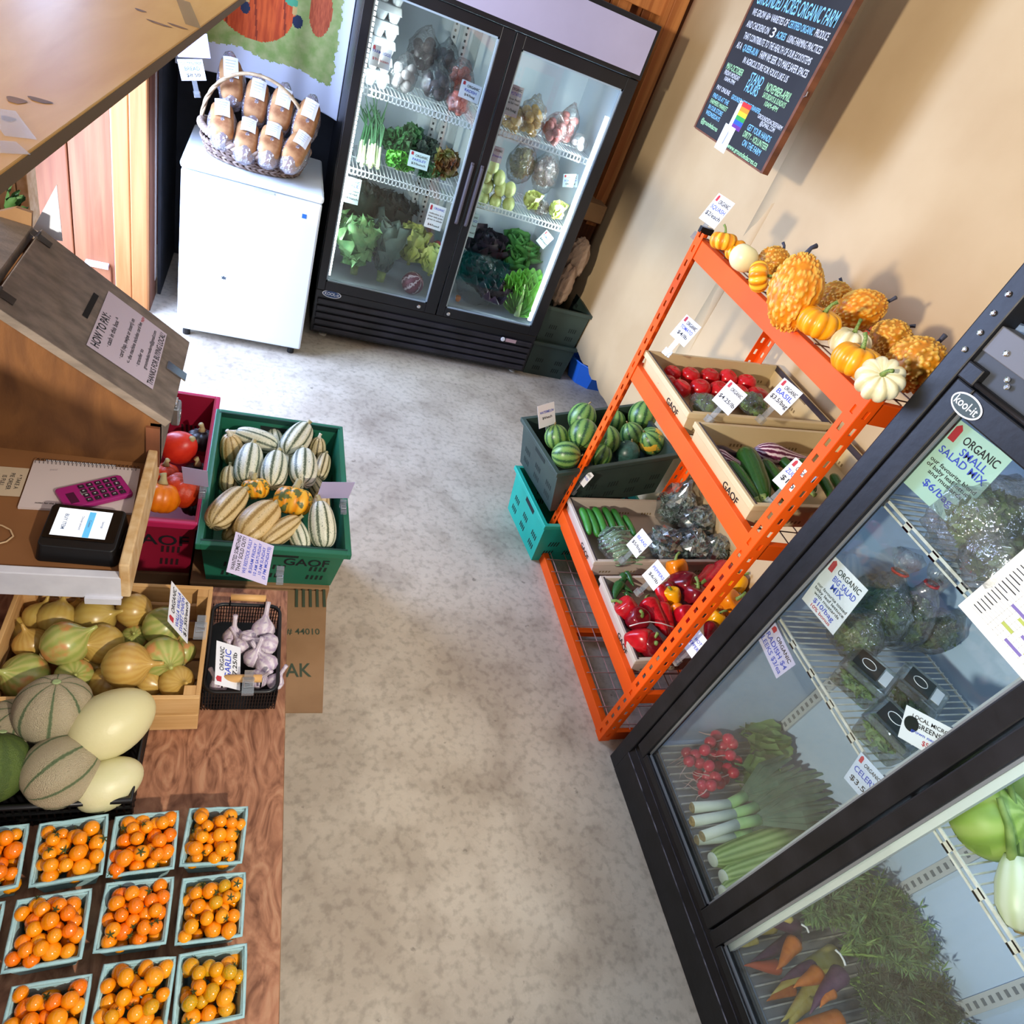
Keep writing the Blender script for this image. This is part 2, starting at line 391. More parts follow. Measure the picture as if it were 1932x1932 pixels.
# left wall under the window opening, with the near door jamb
wl = struct('wall_left', MB().bx(-.92, -.82, -1.6, 2.56, 0, 1.22).bx(-.92, -.82, -1.6, 2.56, 2.2, 2.7), W_WALL)
t2 = struct('trim_2', MB().bx(-.93, -.80, 2.56, 2.66, 0, 2.6), W_BROWN)
for k, (a, b) in enumerate(((-.80, -.775), (-.772, -.75), (-.747, -.715))):
    obj('jamb_board', MB().bx(a, b, 2.56, 2.66, 0, 2.6), W_EDGE, t2, bevel=.003)

# plywood shelf high on the left
sh = thing('plywood_shelf', 'yellow plywood shelf board with knots and strips of clear tape, nearest the camera', 'shelf')
zt = 1.65
brd = [(-.285, .62), (-.118, 2.62), (-.80, 2.62), (-.80, .62)]
obj('board', MB().hexa([(x, y, zt-.018) for x, y in brd], [(x, y, zt) for x, y in brd]), W_PLY, sh, bevel=.002)
obj('board_edge', MB().hexa([(-.283, .62, zt-.0185), (-.116, 2.62, zt-.0185), (-.118, 2.62, zt-.0185), (-.285, .62, zt-.0185)],
                             [(-.283, .62, zt-.002), (-.116, 2.62, zt-.002), (-.118, 2.62, zt-.002), (-.285, .62, zt-.002)]), mat('dark_ply_edge', '#6a5334', .7), sh)
def knot(cx, cy, r, a):
    pts = [(cx + r*math.cos(t)*(1+.25*math.sin(3*t)), cy + r*a*math.sin(t)*(1+.2*math.cos(2*t)), zt+.0005) for t in [2*PI*k/18 for k in range(18)]]
    obj('knot', MB().poly(pts), KNOT, sh)
for px, py, r, a in ((30, 190, .010, 1.5), (75, 190, .013, .8), (15, 225, .007, 1.6), (265, 20, .010, 1.2), (300, 45, .022, .5), (335, 50, .018, .6)):
    q = P(px, py, z=zt); knot(q.x, q.y, r, a)
for (ax, ay), (bx_, by) in (((345, 0), (365, 50)), ((0, 205), (40, 260)), ((0, 265), (28, 290))):
    a = P(ax, ay, z=zt+.001); b = P(bx_, by, z=zt+.001); d = (b-a).normalized(); n = Vector((-d.y, d.x, 0))*.016
    obj('tape', MB().poly([a-n, a+n, b+n, b-n]), clear('packing_tape', tint=(.95,.93,.88), gloss=.30, rough=.25, haze=.06, fres=.3), sh)
for y in (1.0, 2.2): obj('bracket', MB().bx(-.82, -.36, y, y+.04, zt-.06, zt-.018), W_BROWN, sh)
# ================================================================== tall two-door glass fridge at the back
F_BLACK = mat('fridge_black', '#0b0a0e', .38, col2='#131217', scale=5, rnd=None)
F_GRILLE = mat('fridge_grille', '#18161b', .5, col2='#2a272f', scale=9)
F_IN = mat('fridge_inside', '#b9c6d0', .5)
F_WIRE = mat('white_wire', '#e8eef2', .4)
F_PIL = mat('pilaster_grey', '#b7bcc2', .45)
F_HOLE = mat('pilaster_hole', '#2d2f33', .7)
LED = mat('led_strip', '#f4fbff', .4, emit=3.2)
GLASS = clear('door_glass', tint=(.93,.965,.96), gloss=.10, rough=.02, fres=.22)
RUBBER = mat('rubber', '#0a0a0b', .7)
FX0, FX1, FY, FB = .300, 1.655, 3.65, 4.24
fr = thing('upright_fridge', 'black two-door glass fridge with lit shelves and a lilac header panel', 'fridge', (0, 0, 0))
body = MB()
body.bx(FX0, FX0+.025, 3.69, FB, .05, 1.98).bx(FX1-.025, FX1, 3.69, FB, .05, 1.98).bx(FX0, FX1, FB-.02, FB, .05, 1.98)
body.bx(FX0, FX1, 3.69, FB, 1.90, 1.98).bx(FX0, FX1, 3.69, FB, .05, .30)
obj('cabinet', body, F_BLACK, fr, bevel=.003)
liner = MB()
liner.bx(FX0+.026, FX0+.05, 3.70, FB-.02, .30, 1.90).bx(FX1-.05, FX1-.026, 3.70, FB-.02, .30, 1.90).bx(FX0+.05, FX1-.05, FB-.045, FB-.021, .30, 1.90)
liner.bx(FX0+.05, FX1-.05, 3.70, FB-.045, .301, .3445).bx(FX0+.05, FX1-.05, 3.70, FB-.045, 1.80, 1.90)
obj('liner', liner, F_IN, fr)
hd = obj('header', MB().bx(FX0, FX1, 3.635, 3.69, 1.752, 1.985), F_BLACK, fr, bevel=.004)
obj('header_panel', MB().bx(FX0+.03, FX1-.018, 3.630, 3.634, 1.772, 1.962), mat('lilac_header', '#a79fb4', .35, col2='#b0a8bd', scale=3), hd)
pl = obj('plinth', MB().bx(FX0, FX1, 3.655, 3.69, .035, .296), F_BLACK, fr, bevel=.004)
for k in range(5):
    z = .052 + k*.042; obj('louvre', MB().bx(FX0+.015, FX1-.015, 3.640, 3.657, z, z+.030), F_GRILLE, pl, bevel=.006)
for x in (FX0+.08, FX1-.05):
    obj('foot', MB().lathe([(.022, 0), (.022, .008), (.012, .012), (.012, .05)], 12, T((x, 3.71, 0))), mat('pale_foot', '#cfc7b6', .6), fr, smooth=False)
    obj('foot', MB().lathe([(.022, 0), (.022, .008), (.012, .012), (.012, .05)], 12, T((x, 4.18, 0))), mat('pale_foot', '#cfc7b6', .6), fr)
def oval(name, c, u, v, a, b, ring, fill, txt, ink, parent):
    o = obj(name, MB().poly([(a*math.cos(t), b*math.sin(t), .001) for t in [2*PI*k/28 for k in range(28)]]), ring, parent, mw=basis(c, u, v))
    obj('badge_face', MB().poly([(a*.9*math.cos(t), b*.84*math.sin(t), .0016) for t in [2*PI*k/28 for k in range(28)]]), fill, o)
    letter(txt, o, ink, (0, 0), b*1.15, width=a*1.5, lift=.0022)
    return o
BADGE_BLUE = mat('badge_blue', '#2c4a7c', .4); BADGE_WHITE = mat('badge_white', '#e8eaee', .4)
q = P(626, 555, y=3.652); oval('badge', (q.x, 3.6495, q.z), (1,0,0), (0,0,1), .052, .022, BADGE_WHITE, BADGE_BLUE, 'KOOL-it', BADGE_WHITE, fr)
def door(name, x0, x1, gx0, gx1, z0, z1, gz0, gz1, hx, parent):
    m = MB(); y0, y1 = 3.648, 3.688
    m.bx(x0, gx0, y0, y1, z0, z1).bx(gx1, x1, y0, y1, z0, z1).bx(gx0, gx1, y0, y1, z0, gz0).bx(gx0, gx1, y0, y1, gz1, z1)
    d = obj(name, m, F_BLACK, parent, bevel=.003)
    obj('pane', MB().bx(gx0, gx1, 3.664, 3.670, gz0, gz1), GLASS, d)
    g = MB(); e = .008
    g.bx(gx0, gx0+e, 3.655, 3.664, gz0, gz1).bx(gx1-e, gx1, 3.655, 3.664, gz0, gz1).bx(gx0, gx1, 3.655, 3.664, gz0, gz0+e).bx(gx0, gx1, 3.655, 3.664, gz1-e, gz1)
    obj('gasket', g, mat('grey_gasket', '#9fb0ba', .4), d)
    obj('handle', MB().bx(hx-.007, hx+.007, 3.628, 3.648, .85, 1.15).bx(hx-.009, hx+.009, 3.64, 3.65, .84, 1.16), mat('handle_grey', '#4b4850', .35), d, bevel=.004)
    return d
d1 = door('door', FX0+.002, .984, .344, .918, .300, 1.748, .355, 1.702, .955, fr)
d2 = door('door', .990, FX1-.002, 1.034, 1.592, .300, 1.748, .355, 1.690, 1.008, fr)
for px, py, dd in ((790, 578, d1), (846, 592, d2)):
    q = P(px, py, y=3.648); obj('lock', MB().lathe([(.011, 0), (.011, .004), (.007, .006)], 14, T((q.x, 3.648, q.z), (PI/2, 0, 0))), CHROME, dd)
q = P(948, 638, y=3.65)
obj('power_switch', MB().lathe([(.014, 0), (.014, .004), (.008, .005)], 14, T((q.x, 3.639, q.z), (PI/2, 0, 0))), BADGE_WHITE, fr)
obj('rating_label', MB().bx(q.x+.02, q.x+.09, 3.637, 3.639, q.z-.012, q.z+.010), mat('pinkish_label', '#b9989a', .5), fr)
def wire_shelf(x0, x1, y0, y1, z, parent, pitch=.02, front='y', wire=None, rail=.030):
    """coated wire shelf, rails left to right, wires front to back"""
    m = MB(); w = wire or F_WIRE
    if front == 'y':
        n = int((x1-x0)/pitch)
        for k in range(n+1): x = x0+(x1-x0)*k/n; m.bx(x-.0016, x+.0016, y0, y1, z-.003, z)
        m.bx(x0, x1, y0-.004, y0, z-.004, z+.002).bx(x0, x1, y0-.004, y0, z-rail, z-rail+.006)
        for k in range(n+1): x = x0+(x1-x0)*k/n; m.bx(x-.003, x+.003, y0-.004, y0-.001, z-rail, z)
        m.bx(x0, x1, (y0+y1)/2-.003, (y0+y1)/2+.003, z-.008, z-.003).bx(x0, x1, y1-.006, y1, z-.008, z-.003)
    else:
        n = int((y1-y0)/pitch)
        for k in range(n+1): y = y0+(y1-y0)*k/n; m.bx(x0, x1, y-.0016, y+.0016, z-.003, z)
        m.bx(x0-.004, x0, y0, y1, z-.004, z+.003).bx(x0-.004, x0, y0, y1, z-rail, z-rail+.005)
        for k in range(int((y1-y0)/.09)+1): y = y0+.09*k; m.bx(x0-.004, x0-.001, y, y+.02, z-rail, z)
        m.bx((x0+x1)/2-.003, (x0+x1)/2+.003, y0, y1, z-.008, z-.003).bx(x1-.006, x1, y0, y1, z-.008, z-.003)
    return obj('wire_shelf', m, w, parent)
ZS = {}
for nm, (x0, x1), (a, b) in (('L', (.352, .955), ((700, 168), (745, 340))), ('R', (.985, 1.603), ((1030, 273), (980, 404)))):
    for k, (px, py) in enumerate((a, b)):
        z = P(px, py, y=3.735).z; ZS[nm, k] = z
        wire_shelf(x0, x1, 3.735, 4.17, z, fr)
obj('centre_post', MB().bx(.955, .985, 3.69, 3.73, .345, 1.80).bx(.955, .985, 4.165, 4.195, .345, 1.80), F_IN, fr)
for x in (.80, .86, 1.10):
    p_ = obj('pilaster', MB().bx(x, x+.035, 4.185, 4.196, .36, 1.79), F_PIL, fr)
    h = MB()
    for k in range(46): h.bx(x+.012, x+.022, 4.183, 4.1855, .38+k*.030, .392+k*.030)
    obj('pilaster_slots', h, F_HOLE, p_)
lf = MB()
for k in range(64): lf.bx(.3545, .366, 3.700, 3.712, .37+k*.0205, .384+k*.0205)
obj('led_strip', lf, LED, fr)
obj('led_strip', MB().bx(1.578, 1.600, 3.700, 3.716, .37, 1.55), LED, fr)
for x, tx, e in ((.372, 1.1, 6.0), (1.570, .9, 9.0)):
    lamp('fridge_led', 'AREA', (x, 3.712, .98), (tx, 4.05, .90), e, (.86, .96, 1.0), shape='RECTANGLE', size=.02, size_y=1.2)

# ================================================================== white chest-high freezer
Z_FR = .875
fz = thing('small_freezer', 'small white upright freezer carrying the basket of bread', 'freezer')
FRW = mat('freezer_white', '#e9f0f4', .32)
obj('cabinet', MB().bx(-.358, .242, 3.46, 3.95, .03, .842), FRW, fz, bevel=.008)
fd = obj('door', MB().bx(-.362, .246, 3.398, 3.452, .045, .836), FRW, fz, bevel=.010)
obj('lid', MB().bx(-.366, .250, 3.392, 3.955, .840, Z_FR), FRW, fz, bevel=.012)
q = P(422, 524, y=3.398)
lf = [(0,.012),(.004,.004),(.013,.006),(.007,-.002),(.011,-.008),(.002,-.006),(0,-.012),(-.002,-.006),(-.011,-.008),(-.007,-.002),(-.013,.006),(-.004,.004)]
obj('leaf_emblem', MB().poly([(q.x+a, 3.3965, q.z+b) for a, b in lf]), mat('emblem_grey', '#46525c', .5), fd)
q = P(574, 408, y=3.398)
obj('sticker', MB().bx(q.x-.010, q.x+.010, 3.3965, 3.398, q.z-.010, q.z+.010), mat('sticker_blue', '#2f6db5', .4), fd)
obj('hinge_cover', MB().bx(-.06, .03, 3.394, 3.40, .825, .832), mat('pale_grey', '#c9d3d9', .5), fz)
for x, y in ((-.32, 3.44), (.20, 3.44), (-.32, 3.91), (.20, 3.91)):
    obj('foot', MB().lathe([(.018, 0), (.018, .03)], 10, T((x, y, 0))), BLACK, fz)

# ================================================================== cloth banner with pumpkins
def banner():
    t = MB(); nx, nz = 150, 190; x0, x1, z0, z1 = -.47, .296, 1.02, 2.12
    fold = lambda x, z: 4.05 - .012*math.sin(x*19+1.2) - .012*math.sin(x*41)*(.4+.6*(z1-z)/(z1-z0)) - (.03*max(0, (x-.24)/.08)**2)
    zb = lambda x: z0 + .085 + .02*math.sin(x*7+2) - .07*max(0, (x+.1))
    t.grid(lambda u, v: (x0+(x1-x0)*u, fold(x0+(x1-x0)*u, z1), zb(x0+(x1-x0)*u) + (z1-zb(x0+(x1-x0)*u))*v), nx, nz)
    o = obj('cloth_banner', t, mat('banner_white', '#d9dcea', .85), smooth=True)
    me = o.data
    for m in (mat('banner_green', '#8ea557', .85, col2='#b3b877', scale=22), mat('banner_orange', '#b9431a', .85, col2='#e0622a', scale=14, stretch=(4,1,.6)),
              mat('banner_rust', '#8f3317', .85), mat('banner_terracotta', '#c9623c', .85, col2='#a84a2c', scale=30, stretch=(6,1,1)), mat('banner_navy', '#27314a', .85), mat('banner_tan', '#c9a565', .85),
              mat('banner_teal', '#4f9d74', .85)):
        me.materials.append(m)
    def ell(cx, cz, rx, rz):
        return lambda x, z: ((x-cx)/rx)**2 + ((z-cz)/rz)**2 < 1
    def pq(px, py): q = P(px, py, y=4.03); return q.x, q.z
    a = pq(482, 20); b = pq(605, 30)
    big = ell(a[0]-.01, a[1]+.05, .185, .175); small = ell(b[0], b[1]+.015, .052, .105)
    g1 = pq(640, 150)[0]; gz = pq(560, 140)[1]
    boots = [ell(*pq(462, 16), .020, .026), ell(*pq(562, 42), .024, .026)]; legs = [ell(*pq(465, 0), .012, .016), ell(*pq(556, 20), .012, .02)]
    cuff = ell(*pq(550, 3), .03, .018)
    for p_ in me.polygons:
        c = p_.center; x, z = c.x, c.z; k = 0
        if x < g1 - .03 + .006*math.sin(z*60) + .004*math.sin(z*190) and z > gz + .02 - .10*max(0, x-.0) + .008*math.sin(x*23) + .003*math.sin(x*160): k = 1
        if big(x, z): k = 3 if abs(math.sin((x-a[0])*24 + (z-a[1])*3)) < .10 else 2
        if small(x, z): k = 4
        for f in legs:
            if f(x, z): k = 6
        if cuff(x, z): k = 7
        for f in boots:
            if f(x, z): k = 5
        p_.material_index = k
    sol = o.modifiers.new('thickness', 'SOLIDIFY'); sol.thickness = .0015
    tag(o, 'white cloth banner painted with orange pumpkins hanging above the freezer', 'banner')
banner()

# ================================================================== orange boltless rack
ORANGE = mat('rack_orange', '#f65d10', .5, col2='#f0560d', scale=3, spec=.25)
RKW = mat('rack_wire_dark', '#6b4a3a', .4, metal=.4); RKP = mat('rack_wire_pale', '#d8a093', .35, metal=.3)
rk = thing('orange_rack', 'orange steel rack with keyhole posts standing against the cardboard wall', 'rack')
RX0, RX1, RY0, RY1 = 1.322, 1.835, 1.060, 2.030
def post(x, y, sx, sy):
    """angle post with punched slots; flanges run to sx along x and sy along y"""
    m = MB(); w_, t_, p_ = .042, .0025, .05
    def flange(axis, sgn):
        for a, b in ((0, .015), (.027, w_)):
            lo, hi = sorted((a*sgn, b*sgn))
            if axis == 'x': m.bx(x+lo, x+hi, y-t_/2, y+t_/2, 0, 1.545)
            else: m.bx(x-t_/2, x+t_/2, y+lo, y+hi, 0, 1.545)
        lo, hi = sorted((.015*sgn, .027*sgn)); z = 0
        while z < 1.545:
            e = min(z+.028, 1.545)
            if axis == 'x': m.bx(x+lo, x+hi, y-t_/2, y+t_/2, z, e)
            else: m.bx(x-t_/2, x+t_/2, y+lo, y+hi, z, e)
            z += p_
    flange('x', sx); flange('y', sy)
    o = obj('post', m, ORANGE, rk)
    obj('cap', MB().bx(min(x, x+sx*.044)-.002, max(x, x+sx*.044)+.002, min(y, y+sy*.012)-.002, max(y, y+sy*.012)+.002, 1.540, 1.560), BLACK, o)
    return o
post(RX0, RY0, 1, 1); post(RX0, RY1, 1, -1); post(RX1, RY0, -1, 1); post(RX1, RY1, -1, -1)
RZ = [1.525, 1.048, .305, .052]
for k, z in enumerate(RZ):
    for x, s in ((RX0, 1), (RX1, -1)):
        m = MB(); x0 = x + s*.003
        prof = [(0, 0), (s*.028, 0), (s*.028, -.020), (s*.012, -.026), (s*.012, -.058), (0, -.062)]
        m.hexa([(x0+a, RY0+.004, z+b) for a, b in prof], [(x0+a, RY1-.004, z+b) for a, b in prof])
        obj('beam', m, ORANGE, rk, bevel=.0015)
    for y, s in ((RY0, 1), (RY1, -1)):
        y0, y1 = sorted((y+s*.003, y+s*.022))
        obj('side_beam', MB().bx(RX0+.01, RX1-.01, y0, y1, z-.06, z-.002), ORANGE, rk, bevel=.002)
    m = MB(); wr_ = RKP if k == 3 else RKW
    zz = z - (.034 if k in (1, 2) else -.003)
    for j in range(7):
        x = RX0+.04 + (RX1-RX0-.08)*j/6; m.tube([(x, RY0+.01, zz), (x, RY1-.01, zz)], .002, 5)
    for j in range(13):
        y = RY0+.03 + (RY1-RY0-.06)*j/12; m.tube([(RX0+.01, y, zz+.003), (RX1-.01, y, zz+.003)], .002, 5)
    obj('wire_deck', m, wr_, rk)
    if k == 3: obj('cross_bar', MB().bx(RX0+.02, RX1-.02, 1.52, 1.545, z-.03, z-.003), ORANGE, rk)

# ================================================================== black-framed glass fridge in the right foreground
G2 = thing('glass_door_fridge', 'black framed glass door merchandiser fridge in the right foreground', 'fridge')
X2, XB, YF, YN, ZT = 1.345, 1.970, 1.0, -.42, 1.93
F2B = mat('fridge_frame_black', '#0b0b0e', .42, col2='#16161a', scale=14, bump=.05, bscale=60)
F2G = mat('fridge_inside_grey', '#aec5e2', .5, col2='#b9cde8', scale=2)
m = MB(); m.bx(X2+.02, XB, YF-.03, YF, 0, ZT).bx(X2+.02, XB, YN, YN+.03, 0, ZT).bx(XB-.03, XB, YN, YF, 0, ZT).bx(X2+.02, XB, YN, YF, 0, .16).bx(X2+.14, XB, YN, YF, 1.85, ZT)
obj('cabinet', m, F2B, G2, bevel=.003)
m = MB(); m.bx(X2+.05, XB-.031, YF-.05, YF-.031, .16, 1.80).bx(X2+.05, XB-.031, YN+.031, YN+.05, .16, 1.80).bx(XB-.05, XB-.031, YN+.05, YF-.05, .16, 1.80).bx(X2+.06, XB-.05, YN+.05, YF-.05, .161, .185)
obj('liner', m, F2G, G2)
obj('frame_post', MB().bx(X2, X2+.05, YF-.052, YF, 0, ZT), F2B, G2, bevel=.004)
obj('frame_post', MB().bx(X2, X2+.05, YN, YN+.05, 0, ZT), F2B, G2, bevel=.004)
sl = obj('sill', MB().hexa([(X2, YN+.05, 0), (X2, YN+.05, .115), (X2+.02, YN+.05, .17), (X2+.07, YN+.05, .19), (X2+.07, YN+.05, 0)],
                           [(X2, YF-.05, 0), (X2, YF-.05, .115), (X2+.02, YF-.05, .17), (X2+.07, YF-.05, .19), (X2+.07, YF-.05, 0)]), F2B, G2, bevel=.002)
for z, c_ in ((.118, '#8c8a94'), (.150, '#54535c')):
    dx = 0 if z < .12 else .012
    obj('worn_edge', MB().bx(X2+dx-.001, X2+dx+.002, YN+.05, YF-.05, z-.002, z+.001), mat('worn_edge'+c_, c_, .5, col2='#2a2a30', scale=30), sl)
def door2(y0, y1, fw, pale):
    m = MB(); xa, xb = X2+.004, X2+.040; z0, z1 = .178, 1.672
    m.bx(xa, xb, y0, y0+fw, z0, z1).bx(xa, xb, y1-fw, y1, z0, z1).bx(xa, xb, y0+fw, y1-fw, z0, z0+.03).bx(xa, xb, y0+fw, y1-fw, z1-.055, z1)
    d = obj('door', m, F2B, G2, bevel=.004)
    obj('pane', MB().bx(X2+.020, X2+.026, y0+fw, y1-fw, z0+.03, z1-.055), GLASS, d)
    if pale: obj('white_gasket', MB().bx(X2+.028, X2+.044, y1-fw-.020, y1-fw+.002, z0+.03, z1-.055), mat('white_gasket', '#dfe6e6', .5), d)
    g = MB(); e = .006
    g.bx(X2+.014, X2+.020, y0+fw, y0+fw+e, z0+.03, z1-.055).bx(X2+.014, X2+.020, y1-fw-e, y1-fw, z0+.03, z1-.055).bx(X2+.014, X2+.020, y0+fw, y1-fw, z0+.03, z0+.03+e)
    obj('gasket', g, mat('grey_gasket2', '#6f7378', .4), d)
    return d
D2A = door2(.378, .945, .050, False); D2B = door2(-.36, .372, .040, True)
q = (X2+.0035, .885, 1.640); oval('badge', q, (0,-1,0), (0,0,1), .040, .022, BADGE_WHITE, mat('badge_green', '#39453f', .4), 'kool-it', BADGE_WHITE, D2A)
obj('top_rail', MB().bx(X2+.008, X2+.05, YN+.05, YF-.052, 1.735, 1.79), mat('galvanised_rail', '#707074', .5, metal=.2), G2, bevel=.002)
obj('hinge_plate', MB().bx(X2+.012, X2+.045, YN+.05, YF-.052, 1.676, 1.735), mat('hinge_plate', '#3f434a', .5), G2)
obj('hinge', MB().bx(X2-.006, X2+.03, .90, .944, 1.674, 1.712), F2B, G2, bevel=.004)
obj('torsion_rod', MB().tube([(X2+.002, .93, 1.682), (X2+.002, .40, 1.682)], .006, 10), mat('dark_rod', '#2b2724', .4, metal=.5), G2, smooth=True)
obj('rod_stub', MB().tube([(X2+.01, .76, 1.69), (X2-.005, .755, 1.725)], .007, 10), BLACK, G2, smooth=True)
m = MB()
for y, z in ((.90, 1.755), (.86, 1.72), (.85, 1.71), (.976, 1.80), (.978, 1.84), (.97, 1.76), (.972, 1.72)): m.lathe([(.006, 0), (.006, .002), (.003, .003)], 10, T((X2-.001 if y > .95 else X2+.007, y, z), (0, -PI/2, 0)))
obj('screws', m, CHROME, G2)
obj('top_cavity', MB().bx(X2+.12, X2+.13, YN+.03, YF-.03, 1.79, 1.90), BLACK, G2)
GW = mat('fridge2_wire', '#e6e6e0', .4, col2='#cfcabc', scale=40)
wire_shelf(1.405, 1.90, .455, .935, .925, G2, .018, 'x', GW, .018)
wire_shelf(1.405, 1.90, .455, .935, 1.366, G2, .018, 'x', GW, .018)
wire_shelf(1.405, 1.90, -.36, .368, .985, G2, .018, 'x', GW, .018)
obj('mullion', MB().bx(X2+.05, X2+.085, .372, .45, .185, 1.80), mat('inner_mullion', '#aeb6be', .5), G2)
for y in (.93, .455, .345, .06):
    p_ = obj('pilaster', MB().bx(XB-.062, XB-.05, y-.018, y+.018, .19, 1.78), F_PIL, G2); h = MB()
    for k in range(60): h.bx(XB-.0635, XB-.0615, y-.008, y+.008, .20+k*.026, .210+k*.026)
    obj('pilaster_slots', h, mat('slot_grey', '#6d737b', .7), p_)
lamp('added_fridge_fill', 'AREA', (1.46, .30, 1.76), (1.80, .30, .5), 8.0, (.66, .81, 1.0), shape='RECTANGLE', size=.03, size_y=1.1)  # fill lamp added to brighten the fridge inside, no tube is seen there
obj('added_fill_body', MB().bx(1.445, 1.475, -.25, .85, 1.775, 1.80), BADGE_WHITE, G2)  # unseen body added to go with the fill lamp
obj('floor_rack', MB().grid(lambda u, v: (1.42+.46*u, -.36+1.29*v, .188), 1, 1), mat('fridge_floor_grey', '#8f9095', .6), G2)
m = MB()
for k in range(52): y = -.35+k*.025; m.bx(1.42, 1.885, y, y+.004, .189, .196)
obj('floor_wires', m, GW, G2)
# ================================================================== produce shapes (unit size, stem end along +z)
def PI_(px, py, p0, n):
    d = ray(px, py); o = Vector((0, 0, CAMZ)); n = Vector(n)
    return o + d * ((Vector(p0)-o).dot(n) / d.dot(n))
_ME = {}
def shared(key, build, m, smooth=True):
    """mesh data made once and shared between alike pieces"""
    k = (key, m.name if m else '')
    if k not in _ME:
        me = build().mesh(key)
        if m: me.materials.append(m)
        if smooth: me.polygons.foreach_set('use_smooth', [True]*len(me.polygons))
        _ME[k] = me
    return _ME[k]
def sph(fn, nu=28, nv=18):
    """closed ball; fn(theta, phi) -> point, phi from -pi/2 (bottom) to pi/2 (top)"""
    mb = MB(); vs = []; 
    for j in range(1, nv):
        ph = -PI/2 + PI*j/nv
        for i in range(nu): vs.append(fn(2*PI*i/nu, ph))
    vs.append(fn(0, -PI/2)); vs.append(fn(0, PI/2)); b = len(vs)-2; t = b+1
    fs = [(j*nu+i, j*nu+(i+1) % nu, (j+1)*nu+(i+1) % nu, (j+1)*nu+i) for j in range(nv-2) for i in range(nu)]
    fs += [(b, (i+1) % nu, i) for i in range(nu)] + [((nv-2)*nu+i, (nv-2)*nu+(i+1) % nu, t) for i in range(nu)]
    return mb.add(vs, fs)
def round_fruit(squash=.9, dimple=.12, lobes=0, depth=0, bottom=.05):
    def fn(a, p):
        c = math.cos(p); s = math.sin(p)
        r = .5*c*(1 - (depth*(.5+.5*math.cos(lobes*a))*c if lobes else 0))
        z = .5*squash*s
        if s > 0: z -= dimple*.5*(1-c)**2 * (s**3)*1.6
        else: z += bottom*.5*(1-c)**2
        return (r*math.cos(a), r*math.sin(a), z)
    return fn
def pumpkin(n=10, squash=.72, depth=.16, dimple=.42):
    def fn(a, p):
        c = math.cos(p); s = math.sin(p); rib = abs(math.sin(n*a/2))**.6
        r = .5*c**.75*(1-depth*(1-rib)) if c > 1e-6 else 0
        z = .5*squash*s*(1-depth*.4*(1-rib))
        z -= math.copysign(1, s)*dimple*.5*squash*(1-min(1, c**.5*1.15))*(1 if s > 0 else .6)
        return (r*math.cos(a), r*math.sin(a), z)
    return sph(fn, n*6, 22)
def long_squash(n=9, asp=2.1, depth=.08, taper=.1):
    def fn(a, p):
        c = math.cos(p); s = math.sin(p); rib = abs(math.sin(n*a/2))**.7
        r = .5*c**.62*(1-depth*(1-rib))*(1+taper*s*-1) if c > 1e-6 else 0
        return (r*math.cos(a), r*math.sin(a), .5*asp*s)
    return sph(fn, n*5, 20)
def ellips(asp, taper=0, nu=28, nv=18, power=1.0):
    def fn(a, p):
        c = max(0, math.cos(p)); s = math.sin(p); r = .5*c**power*(1-taper*s)
        return (r*math.cos(a), r*math.sin(a), .5*asp*s)
    return sph(fn, nu, nv)
def warted(seed, pear=.0, asp=1.1, ribs=8, wart=.055, nw=210):
    rng = np.random.RandomState(seed); nu, nv = 120, 84; att = []
    d = rng.normal(size=(nw, 3)); d /= np.linalg.norm(d, axis=1)[:, None]; wr_ = .045+.045*rng.rand(nw)
    def fn(a, p):
        c = math.cos(p); s = math.sin(p); v = np.array((c*math.cos(a), c*math.sin(a), s))
        dist = np.arccos(np.clip(d @ v, -1, 1)); k = float(np.max(np.clip(1-(dist/wr_)**2, 0, 1)**.7)); att.append(k)
        rr = .5*(1 + .05*abs(math.sin(ribs*a/2))*c) * (1 - pear*max(0, s)**1.0*.55) + wart*k
        return (rr*v[0], rr*v[1], rr*v[2]*asp + (.12*pear*s if s > 0 else 0))
    mb = sph(fn, nu, nv); mb.attr = att; return mb
def onion_mb(neck=.28):
    pr = [(.02,-.46),(.08,-.45),(.22,-.41),(.36,-.30),(.46,-.13),(.5,.03),(.47,.18),(.38,.31),(.26,.40),(.15,.46),(.085,.52),(.06,.58),(.05,.52+neck*.6),(.035,.50+neck)]
    return MB().lathe(pr, 24)
def tapered(pts, rs, n=14): return MB().tube(pts, rs, n)
def courgette(seed=0, asp=5.2, curve=.12):
    pts = []; rs = []
    for k in range(15):
        t = k/14; pts.append((curve*math.sin(t*PI)*asp*.2, 0, (t-.5)*asp)); e = min(1, math.sin(min(1, t*5)*PI/2)**.6) * (1 if t < .7 else 1-.45*((t-.7)/.3)**1.5)
        rs.append(max(.02, .5*e*(.94 if t < .5 else .9)))
    rs[0] = .06; rs[1] = .36; rs[-1] = .16
    return tapered(pts, rs, 12)
def pepper_long(asp=3.6, curve=.15, seed=0):
    rng = random.Random(seed); pts = []; rs = []
    for k in range(15):
        t = k/14; pts.append((curve*math.sin(t*2.4)*1.2, curve*.4*math.sin(t*5+seed), (.5-t)*asp)); rs.append(.5*(math.sin(min(1, t*6+.25)*PI/2))*(1-t)**.62*1.05+.02)
    mb = MB().tube(pts, rs, 14)
    return mb
